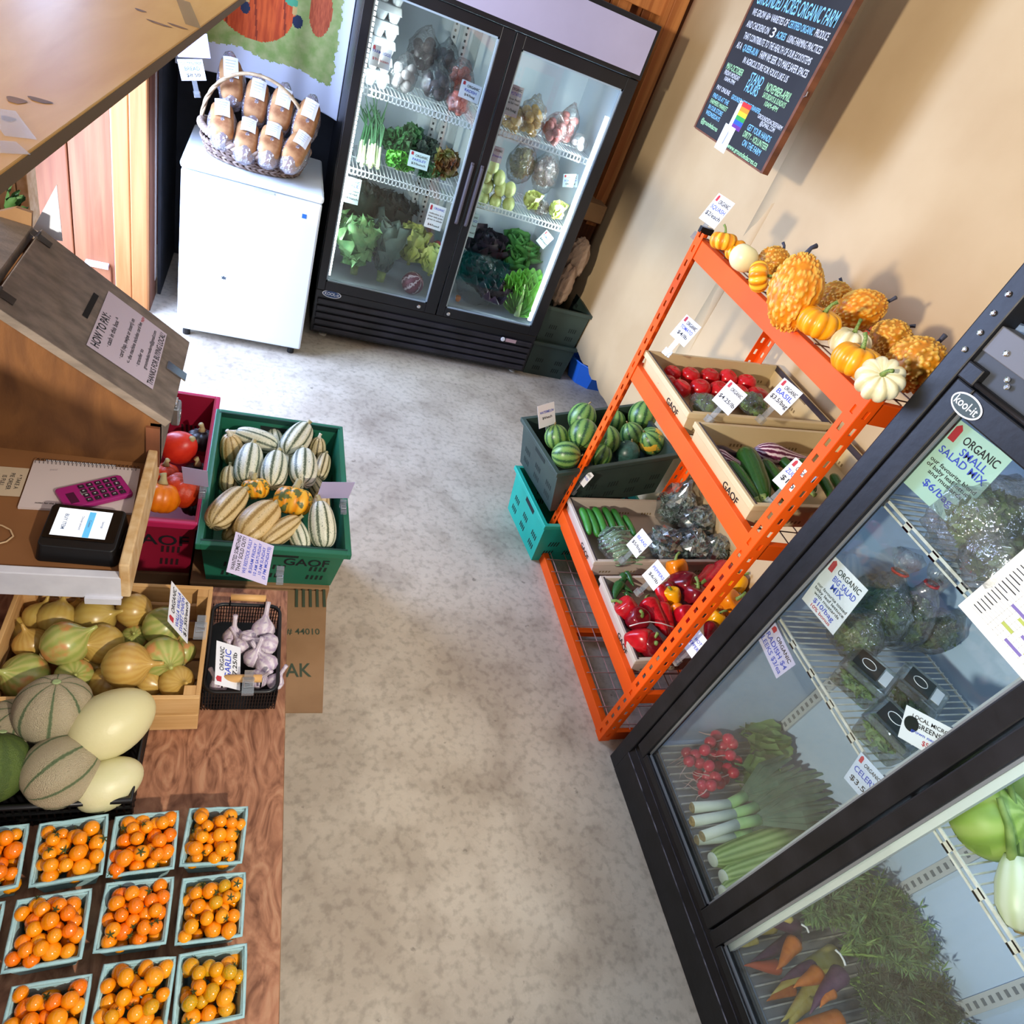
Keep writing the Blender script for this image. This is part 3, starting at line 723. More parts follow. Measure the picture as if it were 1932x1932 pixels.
def bell(asp=1.2, lobes=4, taper=.25):
    def fn(a, p):
        c = max(0, math.cos(p)); s = math.sin(p); lob = 1-.13*(.5+.5*math.cos(lobes*a))*(1-.5*s)
        r = .5*c**.55*lob*(1+taper*s*.5); z = .5*asp*s - (.12*(1-min(1, c*1.6)) if s > 0 else -.10*(1-min(1, c*1.6)))
        return (r*math.cos(a), r*math.sin(a), z)
    return sph(fn, 28, 18)
def eggplant_mb(asp=2.7):
    pts = []; rs = []
    for k in range(14):
        t = k/13; pts.append((.16*math.sin(t*2.2), 0, (t-.5)*asp)); rs.append(max(.03, .5*math.sin(min(1, (t*2.6+.12))*PI/2)**.7*(1-.62*max(0, t-.35)/.65)))
    rs[0] = .1
    return tapered(pts, rs, 16)
def stalk(h=.3, r=.05, bend=.15, n=7):
    return MB().tube([(0,0,0), (bend*.2*h, 0, h*.4), (bend*.6*h, 0, h*.75), (bend*1.4*h, 0, h)], [r*1.6, r, r*.85, r*1.05], n)
def calyx_mb(n=5, r=.22):
    mb = MB()
    for k in range(n):
        a = 2*PI*k/n; d = Vector((math.cos(a), math.sin(a), 0)); e = Vector((-d.y, d.x, 0))*r*.16
        mb.poly([Vector((0,0,.02))-e, d*r*.6-e*.8+Vector((0,0,.05)), d*r+Vector((0,0,.0)), d*r*.6+e*.8+Vector((0,0,.05)), Vector((0,0,.02))+e])
    mb.tube([(0,0,0), (r*.1, 0, r*.5)], r*.09, 5); return mb
def item(name, label, cat, me, loc, axis=(0,0,1), sc=1, spin=0, group=None, stem=None, stem_at=.5):
    """one countable thing: a shared mesh set down at loc with its stem axis along axis; stem = shared mesh of a child"""
    o = bpy.data.objects.new(name, me); COL.objects.link(o); o.location = loc; o.rotation_euler = align(axis, spin)
    o.scale = sc if isinstance(sc, (tuple, list)) else (sc, sc, sc); tag(o, label, cat, group)
    for s_ in (stem or []):
        nm, sme, at = s_; c = bpy.data.objects.new(nm, sme); COL.objects.link(c); c.parent = o; c.location = (0, 0, at)
    return o
RN = random.Random(11)
def jit(a): return RN.uniform(-a, a)
# leaves -------------------------------------------------------------
def leaf_mb(L=1, W=.5, ruffle=.05, curl=.3, cup=.15, nu=8, nv=10, freq=5, stem=.15, tip=1.0, seed=0):
    rng = random.Random(seed); ph = rng.uniform(0, 6)
    def fn(u, v):
        s = u*2-1; y = v*L
        prof = (math.sin(PI*min(1, (v*.93+.05))**tip))**.7 if v > stem else .10+.25*v/stem*0
        wd = W*.5*max(.06, prof if v > stem else .10)
        x = s*wd*(1+.10*math.sin(v*freq*5+ph)*abs(s))
        z = curl*v*v*L*.8 + cup*s*s*wd*1.6 + ruffle*abs(s)**2*math.sin(v*freq*4+ph+s*2.0)*(1 if v > stem else 0)
        return (x, y - curl*.25*v**3*L, z)
    return MB().grid(fn, nu, nv)
def head_of_leaves(name, label, cat, loc, axis, n, L, W, m, tilt=(.1, .9), seed=0, group=None, ruffle=.05, curl=.25, cup=.3, freq=5, spin=0, nvar=3, core=None, stem_m=None, parent_scale=1):
    """a leafy head or bunch: each leaf a part of its own, fanned out round the axis"""
    t = thing(name, label, cat, loc, align(axis, spin), group); rng = random.Random(seed)
    mes = [shared(f'leaf{L}_{W}_{ruffle}_{curl}_{cup}_{freq}_{k}', lambda k=k: leaf_mb(L, W, ruffle*L, curl, cup, freq=freq, seed=seed*7+k), m) for k in range(nvar)]
    for k in range(n):
        f = k/max(1, n-1); az = k*2.39996 + rng.uniform(-.3, .3); ti = tilt[0] + (tilt[1]-tilt[0])*f + rng.uniform(-.08, .08); s = 1-.22*(1-f) + rng.uniform(-.08, .08)
        c = bpy.data.objects.new('leaf', mes[k % nvar]); COL.objects.link(c); c.parent = t
        c.matrix_local = Matrix.Rotation(az, 4, 'Z') @ Matrix.Rotation(-ti, 4, 'X') @ Matrix.Rotation(PI/2, 4, 'X') @ Matrix.Diagonal((s, s, s, 1))
    if core: obj('heart', core, m, t, smooth=True)
    if stem_m:
        obj('stalks', MB().tube([(0,0,-.05*L), (0,0,.12*L)], [.06*L, .075*L], 10), stem_m, t, smooth=True)
    return t
# bags ---------------------------------------------------------------
FILM = clear('bag_film', tint=(.95,.96,.96), gloss=.30, rough=.06, bump=.9, bscale=24, haze=.06)
FILM2 = clear('thin_bag_film', tint=(.96,.97,.97), gloss=.18, rough=.10, bump=.7, bscale=30, haze=.03)
def bag_mb(sx, sy, sz, seed, neck=.35, crumple=.11, nu=30, nv=22, jag=0):
    rng = np.random.RandomState(seed); ks = rng.normal(size=(9, 3))*np.linspace(4, 13, 9)[:, None]; ps = rng.rand(9)*6
    def fn(a, p):
        c = max(0, math.cos(p)); s = math.sin(p); v = np.array((c*math.cos(a), c*math.sin(a), s))
        k = float(np.sum(np.sin(ks @ v + ps)))/9*2; r = 1 + crumple*k + (jag*rng.uniform(-1, 1) if jag else 0)
        top = max(0, s)**3; pinch = 1 - (1-neck)*top*.9
        return (sx/2*r*v[0]*pinch*(c**-.25 if c > .05 else 1), sy/2*r*v[1]*pinch*(c**-.25 if c > .05 else 1), sz/2*r*v[2]*(1+.25*top))
    return sph(fn, nu, nv)
def leafy_fill(sx, sy, sz, n, L, W, seed):
    """loose small leaves heaped inside a bag"""
    rng = random.Random(seed); mb = MB()
    for k in range(n):
        u = Vector((rng.gauss(0,1), rng.gauss(0,1), rng.gauss(0,1))).normalized()*rng.uniform(.55, .95)**.6
        p_ = Vector((u.x*sx/2*.88, u.y*sy/2*.88, u.z*sz/2*.80)); a = Euler((rng.uniform(0,6), rng.uniform(0,6), rng.uniform(0,6))).to_matrix()
        l, w_ = L*rng.uniform(.6, 1.2), W*rng.uniform(.6, 1.2)
        q = [Vector((0,0,0)), Vector((w_/2, l*.4, .15*l)), Vector((w_*.3, l*.8, .1*l)), Vector((0, l, 0)), Vector((-w_*.35, l*.75, .12*l)), Vector((-w_/2, l*.35, .12*l))]
        mb.poly([p_ + a @ (v - Vector((0, l/2, 0))) for v in q])
    return mb
def leaf_bag(name, label, loc, dims, m, seed, n=260, L=.045, W=.02, rot=(0,0,0), group=None, film=None, tie=None, neck=.35, facet=False):
    t = thing(name, label, 'bag', loc, rot, group)
    if facet: obj('film', bag_mb(*dims, seed, neck, .14, 19, 13, .09), film or FILM, t)
    else: obj('film', bag_mb(*dims, seed, neck), film or FILM, t, smooth=True)
    stuff(obj('leaves', leafy_fill(*[d_*.84 for d_ in dims], n, L, W, seed), m, t))
    if tie:
        z = dims[2]*.62
        obj('tie', MB().tube([(dims[0]*.10*math.cos(a), dims[0]*.10*math.sin(a), z) for a in [2*PI*k/10 for k in range(10)]], .004, 6, True), tie, t)
        obj('neck', MB().lathe([(dims[0]*.16, z-.03), (dims[0]*.06, z), (dims[0]*.16, z+.03), (dims[0]*.20, z+.055)], 14, None, lambda a, f: 1+.18*math.sin(5*a)), film or FILM, t, smooth=True)
    return t
def round_bag(name, label, loc, dims, me, n, sc, seed, rot=(0,0,0), group=None, part='potato', film=None, cat='bag'):
    """clear bag holding round roots"""
    t = thing(name, label, cat, loc, rot, group); rng = random.Random(seed)
    obj('film', bag_mb(*dims, seed, .3), film or FILM2, t, smooth=True)
    for k in range(n):
        a = 2.4*k; f = (k+.5)/n; z = (-.38+.62*f)*dims[2]; r = .62*math.sqrt(max(.05, 1-(2*z/dims[2])**2))
        c = bpy.data.objects.new(part, me); COL.objects.link(c); c.parent = t; c.location = (math.cos(a)*r*dims[0]/2*.85, math.sin(a)*r*dims[1]/2*.85, z)
        c.rotation_euler = (rng.uniform(0,6), rng.uniform(0,6), 0); s = sc*rng.uniform(.85, 1.1); c.scale = (s, s, s)
    return t
# crates -------------------------------------------------------------
def crate(name, label, L, Wd, H, m, loc, rot, word=None, ink=None, rim_m=None, slots=True, taper=.92, cat='crate', slot_m=None, group=None, lip=.012, word_side='x-', rim_strip=None, slot_rows=2):
    """vented stacking crate: L along x, Wd along y; floor and four walls, rolled rim, hand holes, slots"""
    t = thing(name, label, cat, loc, rot, group); th = .006; a = taper
    def quad3(p, q, r, s, n):                      # slab with thickness along n
        n = Vector(n)*th; return [Vector(p), Vector(q), Vector(r), Vector(s)], [Vector(p)+n, Vector(q)+n, Vector(r)+n, Vector(s)+n]
    x, y = L/2, Wd/2; xb, yb = x*a, y*a
    obj('base', MB().bx(-xb, xb, -yb, yb, 0, .006), m, t)
    for nm, A in (('x-', [(-xb,-yb,0), (-xb,yb,0), (-x,y,H), (-x,-y,H)]), ('x+', [(xb,yb,0), (xb,-yb,0), (x,-y,H), (x,y,H)]), ('y-', [(xb,-yb,0), (-xb,-yb,0), (-x,-y,H), (x,-y,H)]), ('y+', [(-xb,yb,0), (xb,yb,0), (x,y,H), (-x,y,H)])):
        p, q, r, s = [Vector(v) for v in A]; n = (q-p).cross(s-p).normalized(); inn = -n if n.dot(Vector(((p+r)/2).xy.to_3d())) > 0 else n
        w_ = obj('wall', MB().hexa([p, q, r, s], [v+inn*th for v in (p, q, r, s)]), m, t)
        if slots:
            sm = slot_m or F_HOLE; mb = MB(); u = (q-p).normalized(); up = (s-p); W_ = (q-p).length; cnt = int(W_/.10)
            for row in range(slot_rows):
                for g in range(cnt):
                    for k in range(4):
                        cx = W_*(g+.5)/cnt + (k-1.5)*.014; c0 = p + u*cx + up*(.16+.24*row)
                        e = u*.0035; h_ = up*(.12)
                        for off in (-inn*.0008, inn*(th+.0008)): mb.poly([c0-e+off, c0+e+off, c0+e+h_+off, c0-e+h_+off])
            stuff(obj('slots', mb, sm, w_))
            mid = (p+q)/2 + up*.74; e = u*.05
            hb = MB()
            for off in (-inn*.0009, inn*(th+.0009)): hb.poly([mid-e+off, mid+e+off, mid+e+up*.10+off, mid-e+up*.10+off])
            if nm[0] == 'x': obj('hand_hole', hb, sm, w_)
        if word and nm == word_side:
            c = (p+q)/2 + (q-p)*(-.22 if nm[0] == 'x' else -.25) + up*(.62 if H > .12 else .40) - inn*.0015
            o = obj('lettering', text_mesh(word), ink or INK, w_); h_ = max(H*.26, .034)
            o.matrix_local = basis(c, -(p-q) if (-(p-q)).cross(up).dot(-inn) > 0 else (p-q), up) @ Matrix.Diagonal((h_, h_, h_, 1))
    rm = MB(); o_ = lip
    rm.bx(-x-o_, x+o_, -y-o_, -y+.003, H-.022, H).bx(-x-o_, x+o_, y-.003, y+o_, H-.022, H).bx(-x-o_, -x+.003, -y, y, H-.022, H).bx(x-.003, x+o_, -y, y, H-.022, H)
    obj('rim', rm, rim_m or m, t, bevel=.003)
    if rim_strip:
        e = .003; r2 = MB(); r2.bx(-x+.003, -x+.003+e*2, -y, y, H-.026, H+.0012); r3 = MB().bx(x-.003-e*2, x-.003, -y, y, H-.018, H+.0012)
        obj('rim_dark_strip', r2, rim_strip, t); obj('rim_dark_strip', r3, rim_strip, t)  # on the rack crates these strips stand in for inner wall shade
    return t
# ================================================================== goods on the orange rack
CREAM = mat('cream_crate', '#d9c49a', .5, col2='#cfb98d', scale=4); RIM_SHADE = mat('painted_rim_shade', '#3a3136', .5)  # dark strip material paints the inner wall shade along the rim
CREAM2 = mat('pale_crate', '#cdbfb2', .5, col2='#c2b3a5', scale=4)
SLOT_TAN = mat('crate_slot_tan', '#8a7450', .7)
TILT = .10
def rack_box(label, yc, z0, H, wd, m):
    """shallow crate leaning back on the rack: front bottom edge at x 1.345"""
    L = .585; c = math.cos(TILT); s = math.sin(TILT)
    return crate('produce_crate', label, L, wd, H, m, (1.345 + L/2*c, yc, z0 + L/2*s), (0, -TILT, 0), 'GAOF', INK, None, True, .97, group=None, rim_strip=RIM_SHADE, slot_m=SLOT_TAN, slot_rows=1, lip=.008)
ZB1, ZB2 = 1.020, .277
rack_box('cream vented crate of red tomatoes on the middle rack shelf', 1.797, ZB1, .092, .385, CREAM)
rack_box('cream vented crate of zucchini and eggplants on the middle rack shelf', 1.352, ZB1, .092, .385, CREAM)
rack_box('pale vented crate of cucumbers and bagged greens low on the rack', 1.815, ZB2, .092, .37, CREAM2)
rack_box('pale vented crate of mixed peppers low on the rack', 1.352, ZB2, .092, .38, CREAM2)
NT = (-math.sin(TILT), 0, math.cos(TILT))
def on_box(px, py, z0, h): return PI_(px, py, (1.345, 0, z0+h), NT)

TOM_RED = mat('tomato_red', '#c40f18', .22, col2='#a50c14', scale=5, rnd='#d8202a')
me_tom = shared('red_tomato', lambda: sph(round_fruit(.86, .16)), TOM_RED)
me_caly = shared('calyx', calyx_mb, mat('calyx_green', '#46601f', .7), False)
TL = ['first of the back row', 'second of the back row', 'third of the back row', 'fourth of the back row', 'last of the back row', 'half hidden at the crate end', 'dark red, first of the front row', 'second of the front row', 'third of the front row', 'fourth of the front row', 'largest, behind the basil card']
for k, (px, py, d) in enumerate(((1268,704,30),(1302,709,34),(1338,711,34),(1373,714,34),(1407,722,34),(1258,722,32),(1284,733,36),(1320,733,37),(1356,738,38),(1393,744,38),(1428,750,42))):
    q = on_box(px, py, ZB1, .050); s = size_at(q, d)*1.12
    item('tomato', 'round red tomato in the cream crate, ' + TL[k], 'tomato', me_tom, q, (jit(.3), jit(.3), 1), s, jit(3), 'red tomatoes in the cream crate')
BASIL = mat('basil_green', '#6f9a3a', .5, col2='#4c7a2a', scale=30, rnd='#8db24e')
for k, (px, py, d) in enumerate(((1335,768,.15),(1420,762,.13))):
    q = on_box(px, py, ZB1, .06)
    leaf_bag('basil_bag', 'small clear bag of basil %s in the tomato crate' % ('left of the other bag' if k == 0 else 'right of the other bag'), q, (d*.8, d*1.0, .07), BASIL, 31+k, 150, .04, .03, (0, -TILT, 0), 'bags of basil')
ZUC = mat('zucchini_green', '#234d17', .25, col2='#2f6a20', scale=18, stretch=(1,1,.3), rnd='#1d4513')
CUT = mat('cut_end', '#8ea25a', .6)
me_zuc = shared('zucchini', lambda: courgette(0, 5.0, .10), ZUC); me_nub = shared('zucchini_stem', lambda: stalk(.5, .17, .2), CUT)
EGG = striped('striped_eggplant', [(.25, '#5c2340'), (.55, '#9c5f7c'), (.85, '#e6d3d9')], 11, .5, 7, .3)
EGGD = mat('dark_eggplant', '#2c1422', .25)
me_egg = shared('eggplant', lambda: eggplant_mb(2.6), EGG); me_eggd = shared('eggplant_dark', lambda: eggplant_mb(3.2), EGGD)
def lay(name, label, cat, me, a, b, plane, asp, width=1.0, group=None, stem=None, spin=0):
    """long produce lying from pixel a (blossom end) to pixel b (stem end) at a given height over a crate floor"""
    p, q = plane(*a), plane(*b); ln = (q-p).length; s = ln/asp
    return item(name, label, cat, me, (p+q)/2, q-p, (s*width, s*width, s), spin, group, stem)
pb2 = lambda h: (lambda px, py: on_box(px, py, ZB1, h))
lay('eggplant', 'dark purple eggplant at the back left of the zucchini crate', 'eggplant', me_eggd, (1345,845), (1405,862), pb2(.05), 3.2, 1.2, 'eggplants')
lay('eggplant', 'mauve striped eggplant lying at the far left of the zucchini crate', 'eggplant', me_egg, (1340,852), (1405,880), pb2(.06), 2.6, 1.1, 'eggplants')
lay('eggplant', 'pale mauve striped eggplant with a fat white end behind the zucchini', 'eggplant', me_egg, (1424,848), (1530,868), pb2(.07), 2.6, 1.0, 'eggplants')
for k, (a, b, lab) in enumerate((((1374,872),(1428,945),'slim zucchini nearest the crate end marked with letters'), ((1402,848),(1440,945),'largest glossy zucchini of the crate, in the middle'), ((1436,868),(1490,945),'zucchini right of the largest zucchini'),
        ((1462,855),(1510,905),'short zucchini tucked behind the price card'), ((1510,868),(1532,930),'zucchini beside the orange rack post'), ((1548,900),(1575,948),'zucchini right of the orange rack post, farther one'), ((1570,895),(1592,940),'zucchini right of the orange rack post, nearest one'))):
    lay('zucchini', 'dark green ' + lab, 'zucchini', me_zuc, a, b, pb2(.065), 5.0, 1.5 if k == 1 else 1.35, 'zucchini in the cream crate', [('stem', me_nub, 2.3)])
pb3 = lambda h: (lambda px, py: on_box(px, py, ZB2, h))
CUKE = mat('cucumber_green', '#2f7a2c', .32, col2='#4a9a3a', scale=24, stretch=(1,1,.3), rnd='#256423', bump=.15, bscale=60)
me_cuk = shared('cucumber', lambda: courgette(1, 5.4, .14), CUKE)
for k, (a, b, lab) in enumerate((((1096,958),(1112,1008),'nearest the crate end'), ((1106,960),(1128,1012),'second'), ((1120,957),(1142,1012),'third'), ((1138,957),(1160,1005),'fourth'), ((1154,960),(1180,1008),'fifth'), ((1176,972),(1198,1012),'short one beside the bagged greens'))):
    lab = {'second': 'second from the crate end', 'third': 'third from the crate end', 'fourth': 'fourth from the crate end', 'fifth': 'fifth from the crate end'}.get(lab, lab)
    lay('cucumber', 'green cucumber in the low crate, ' + lab, 'cucumber', me_cuk, a, b, pb3(.09), 5.4, 1.25, 'cucumbers')
KALE_GLINTS = mat('bag_kale_glints', '#4c7058', .45, col2='#c3d8dc', scale=60, lo=.42, hi=.62); KFILM = clear('crinkled_film', tint=(.96,.98,1.0), gloss=.55, rough=.16, haze=.04, hazecol=(.7,.82,.95), fres=.5)  # pale blue mix in the leaves paints the film's glints
BEANS = mat('bag_beans', '#6f9a72', .45, col2='#9dbf9c', scale=60, stretch=(1,1,.2))
q = on_box(1165, 1030, ZB2, .10)
t = thing('bean_bag', 'clear bag of long green beans at the front of the low crate', 'bag', q, (0, -TILT, .2), 'bagged greens in the low crate')
obj('film', bag_mb(.15, .19, .11, 5, .6), FILM2, t, smooth=True)
m = MB(); rg = random.Random(3)
for k in range(46):
    y = -.08+.16*rg.random(); x0 = -.06+.03*rg.random(); z = -.03+.07*rg.random()*(1-(y/.1)**2)
    m.tube([(x0, y, z), (x0+.05, y*1.15+.006, z+.012), (x0+.11, y*1.2+rg.uniform(-.01,.01), z+rg.uniform(-.012,.012))], .0042, 5)
stuff(obj('beans', m, BEANS, t))
for k, (px, py, dx, dy, dz, lab) in enumerate(((1275,958,.19,.15,.24,'tall clear bag of dark kale at the back of the low crate'), (1255,1025,.17,.16,.13,'clear bag of dark kale beside the bean bag'), (1305,1028,.17,.15,.14,'clear bag of dark kale in the middle front of the low crate'), (1345,1038,.15,.13,.12,'clear bag of dark kale at the right end of the low crate'), (1318,985,.17,.15,.15,'clear bag of purple-green kale behind the other bags'))):
    q = on_box(px, py, ZB2, .085)
    leaf_bag('kale_bag', lab, q, (dx, dy, dz), KALE_GLINTS, 50+k, 380, .060, .022, (jit(.3), -TILT+jit(.3), jit(1)), 'bagged greens in the low crate', film=KFILM, facet=True)
# peppers
PR = mat('pepper_red', '#c01220', .2, col2='#a10d1b', scale=5, rnd='#d01a22'); PM = mat('pepper_maroon', '#6b0d1c', .2, col2='#86131f', scale=4)
PO = mat('pepper_orange', '#e8790f', .2, col2='#f08c18', scale=5); PY = mat('pepper_yellow', '#f2a90f', .22); PG = mat('pepper_dark_green', '#1f4a22', .25, col2='#2c5f2c', scale=8)
me_pl = {c: [shared(f'pepper_long{k}_{c}', lambda k=k: pepper_long(3.4+.3*k, .10+.08*k, k), mm) for k in range(2)] for c, mm in (('red', PR), ('maroon', PM), ('orange', PO), ('green', PG), ('yellow', PY))}
me_bl = {c: shared(f'bell_{c}', bell, mm) for c, mm in (('red', PR), ('maroon', PM), ('orange', PO), ('yellow', PY))}
me_ps = shared('pepper_stem', lambda: stalk(.42, .07, .5), GREEN_STEM)
for k, (c, a, b, wd, lab) in enumerate((
        ('red', (1258,1205), (1218,1130), 1.25, 'long red pepper in the rubber-banded pair, left one'), ('red', (1268,1210), (1250,1140), 1.2, 'long red pepper in the rubber-banded pair, right one'),
        ('red', (1262,1150), (1245,1105), 1.2, 'short red pepper above the banded pair'), ('maroon', (1300,1100), (1255,1110), 1.5, 'maroon pepper under the white price card'),
        ('red', (1308,1128), (1372,1068), .95, 'long crimson pepper lying along the orange post, upper one'), ('red', (1290,1112), (1348,1072), .9, 'long crimson pepper lying along the orange post, lower one'),
        ('orange', (1286,1185), (1275,1140), 1.3, 'slim orange pepper beside the banded red pair'), ('green', (1165,1110), (1180,1085), 1.2, 'dark green hot pepper nearest the crate corner'),
        ('green', (1195,1120), (1168,1098), 1.1, 'dark green hot pepper lying across the others'), ('green', (1162,1135), (1170,1102), 1.3, 'dark green hot pepper lowest in the heap'), ('green', (1200,1135), (1178,1118), 1.2, 'dark green hot pepper nearest the red ones'),
        ('green', (1196,1108), (1180,1080), 1.0, 'dark green hot pepper with its stem pointing up'), ('orange', (1352,1150), (1375,1125), 1.3, 'orange pepper behind the orange post'), ('maroon', (1330,1212), (1345,1178), 1.4, 'maroon pepper behind the blue-lit card'),
        ('maroon', (1235,1225), (1222,1190), 1.4, 'dark maroon pepper at the front of the crate'))):
    pl_ = pb3(.10 if c != 'green' else .085); lay('pepper', lab, 'pepper', me_pl[c][k % 2], a, b, pl_, 3.6, wd*1.25, 'peppers in the low crate', [('stem', me_ps, 1.72)], k)
for k, (c, px, py, d, lab, ax) in enumerate((
        ('orange', 1278,1077,34,'orange bell pepper at the back of the pepper crate',(-.2,.6,.5)), ('maroon', 1288,1102,42,'maroon bell pepper under the orange one',(.3,-.5,.5)), ('red', 1205,1208,40,'red bell pepper with a green stem at the crate front',(.6,-.5,.7)),
        ('red', 1186,1152,38,'red bell pepper beside the dark green hot peppers',(-.8,.5,.5)), ('yellow', 1268,1128,30,'yellow pepper in the middle of the crate',(-.4,.4,.8)), ('yellow', 1390,1103,30,'yellow pepper right of the orange post, farther one',(.4,.5,.5)),
        ('yellow', 1348,1170,28,'yellow pepper right of the orange post, nearer one',(.3,.3,.8)), ('orange', 1370,1138,40,'orange bell pepper right of the post',(.2,-.3,.8)), ('maroon', 1310,1130,40,'maroon bell pepper behind the orange post',(0,.3,.8)),
        ('maroon', 1200,1170,38,'dark maroon bell pepper between the red ones',(0,-.3,.8)), ('maroon', 1225,1218,38,'dark maroon bell pepper at the crate front',(0,-.3,.8)), ('red', 1290,1165,38,'red bell pepper deep beside the orange post',(0,-.3,.8)))):
    q = on_box(px, py, ZB2, .095); item('pepper', lab, 'pepper', me_bl[c], q, ax, size_at(q, d)*1.22, k, 'peppers in the low crate', [('stem', me_ps, .38)])
obj_rb = obj('rubber_band', MB().tube([tuple(on_box(px, py, ZB2, .14)) for px, py in ((1188,1181),(1206,1176),(1226,1173),(1248,1176),(1270,1183))], .0022, 6), mat('rubber_white', '#e2d5d8', .5), smooth=True)
tag(obj_rb, 'pale rubber band around the long red peppers', 'rubber band')
# gourds and small pumpkins on the top shelf
ZTOP = RZ[0] + .008
G_OR = mat('gourd_orange', '#d8780c', .4, col2='#e8930f', scale=9); G_OL = mat('gourd_olive', '#a8741a', .45, col2='#d98410', scale=5)
for m_ in (G_OR, G_OL):                       # warts are paler than the skin
    nt_ = m_.node_tree; b_ = nt_.nodes['Principled BSDF']; src_ = b_.inputs['Base Color'].links[0].from_socket; at_ = nt_.nodes.new('ShaderNodeAttribute'); at_.attribute_name = 'wart'
    mx_ = nt_.nodes.new('ShaderNodeMix'); mx_.data_type = 'RGBA'; nt_.links.new(at_.outputs['Fac'], mx_.inputs[0]); nt_.links.new(src_, mx_.inputs[6]); mx_.inputs[7].default_value = (*C('#f3c257'), 1); nt_.links.new(mx_.outputs[2], b_.inputs['Base Color'])
G_YL = striped('mini_pumpkin_yellow', [(.2, '#e08a10'), (.6, '#f7b21c'), (.9, '#fbc63a')], 9, .3, 8, .35); P_OR = striped('mini_pumpkin_orange', [(.1, '#ea960c'), (.7, '#f8ac14')], 10, .3, 8, .32)
P_WH = striped('mini_pumpkin_white', [(.1, '#dcd0a0'), (.6, '#f3ecc8')], 10, .3, 8, .4)
me_w = [shared(f'gourd_warted{k}', lambda k=k, a=a: warted(40+k, *a), mm) for k, (a, mm) in enumerate((((.75, 1.75, 8, .036, 560), G_OR), ((.15, .95, 9, .038, 420), G_OL), ((.35, 1.5, 8, .038, 460), G_OR), ((.1, 1.0, 8, .042, 440), G_OL)))]
me_pk = {c: shared(f'mini_pumpkin_{c}', lambda: pumpkin(10, .70, .15, .40), mm) for c, mm in (('y', G_YL), ('o', P_OR), ('w', P_WH))}
me_wr = shared('round_white_gourd', lambda: sph(round_fruit(.95, .08)), mat('white_gourd', '#f0e8b4', .35))
me_gs = shared('gourd_stem', lambda: stalk(.26, .05, .5), mat('blue_grey_stem', '#3c3f52', .6)); me_gg = shared('pumpkin_stem', lambda: stalk(.34, .045, .3), GREEN_STEM)
CAMV = Vector((0, 0, CAMZ))
for me, px, py, d, h, ax, lab, st in (
        (me_pk['y'], 1365, 455, 52, .045, (-.1,.3,1), 'yellow mini pumpkin at the far end of the rack top', me_gg),
        (me_pk['y'], 1388, 472, 42, .040, (-.6,.2,.5), 'yellow mini pumpkin half behind the round cream gourd', me_gg),
        (me_wr, 1403, 487, 54, .045, (.2,.1,1), 'smooth round cream gourd near the far end of the rack top', None),
        (me_pk['y'], 1432, 522, 58, .045, (.6,-.5,.5), 'ribbed yellow mini pumpkin tipped on its side', me_gg),
        (me_w[1], 1460, 495, 58, .055, (.5,.4,.7), 'warty orange gourd left of the tall one', me_gs),
        (me_w[0], 1503, 540, 92, .085, (0,.5,1), 'tall warty golden gourd, largest on the rack top', me_gs),
        (me_w[3], 1575, 562, 58, .05, (.4,.5,.5), 'warty gourd hidden behind the tall golden one', me_gs),
        (me_pk['o'], 1545, 609, 84, .045, (-.05,.1,1), 'bright orange mini pumpkin in front of the tall gourd', me_gg),
        (me_w[2], 1622, 586, 72, .06, (.75,-.05,.5), 'warty orange gourd with a curled dark stem', me_gs),
        (me_pk['w'], 1603, 646, 78, .04, (-.1,.15,1), 'white mini pumpkin half behind the orange one', me_gg),
        (me_pk['o'], 1615, 680, 92, .045, (-.02,.15,1), 'orange mini pumpkin with a long green stem', me_gg),
        (me_w[1], 1680, 640, 72, .055, (.6,.3,.5), 'warty yellow gourd behind the white pumpkins', me_gs),
        (me_w[3], 1728, 688, 100, .065, (.5,.3,.5), 'large warty orange gourd at the near end of the rack top', me_gs),
        (me_pk['w'], 1660, 716, 90, .05, (-.55,-.35,.6), 'white mini pumpkin nearest the black rack cap', me_gg)):
    q = P(px, py, z=ZTOP+h); s = size_at(q, d); 
    q.z = max(q.z, ZTOP + s*.33)
    item('mini_pumpkin' if me in me_pk.values() else 'gourd', lab, 'pumpkin' if me in me_pk.values() else 'gourd', me, q, ax, s, jit(3), 'gourds and pumpkins on the rack top', [('stem', st, {0: .575, 1: .46, 2: .62, 3: .46}[me_w.index(me)] if st is me_gs else .2)] if st else None)
# price cards on the rack
Uy = (0, -1, 0)
def rcard(label, px, py, x, wd, ht, lines, tilt=0.0, **kw):
    q = P(px, py, x=x); u = Vector((.25, -1, 0)).normalized(); v = Vector((.35, .09, 1)).normalized()
    if tilt:
        R_ = Matrix.Rotation(tilt, 3, u.cross(v).normalized()); u = R_ @ u; v = R_ @ v
    return card(label, q, u, v, wd, ht, lines, **kw)
O_ = [('ORGANIC', INK, .55, .2)]
rcard('white price card standing above the far end of the rack top', 1352, 398, 1.37, .085, .095, O_+[('SQUASH', BLUE_INK, .1, .2), ('$2/each', INK, -.4, .2)])
rcard('white price card standing behind the tomato crate', 1293, 624, 1.37, .085, .085, O_+[('TOMATO', BLUE_INK, .1, .2), ('$4/lb', INK, -.4, .2)])
rcard('white price card in front of the basil bags, left of two', 1376, 750, 1.42, .085, .085, O_+[('$4.25/lb', INK, -.3, .22)])
rcard('white price card reading basil in the tomato crate, right of two', 1477, 748, 1.55, .085, .09, O_+[('BASIL', BLUE_INK, .1, .24), ('$3.5/bag', INK, -.4, .22)])
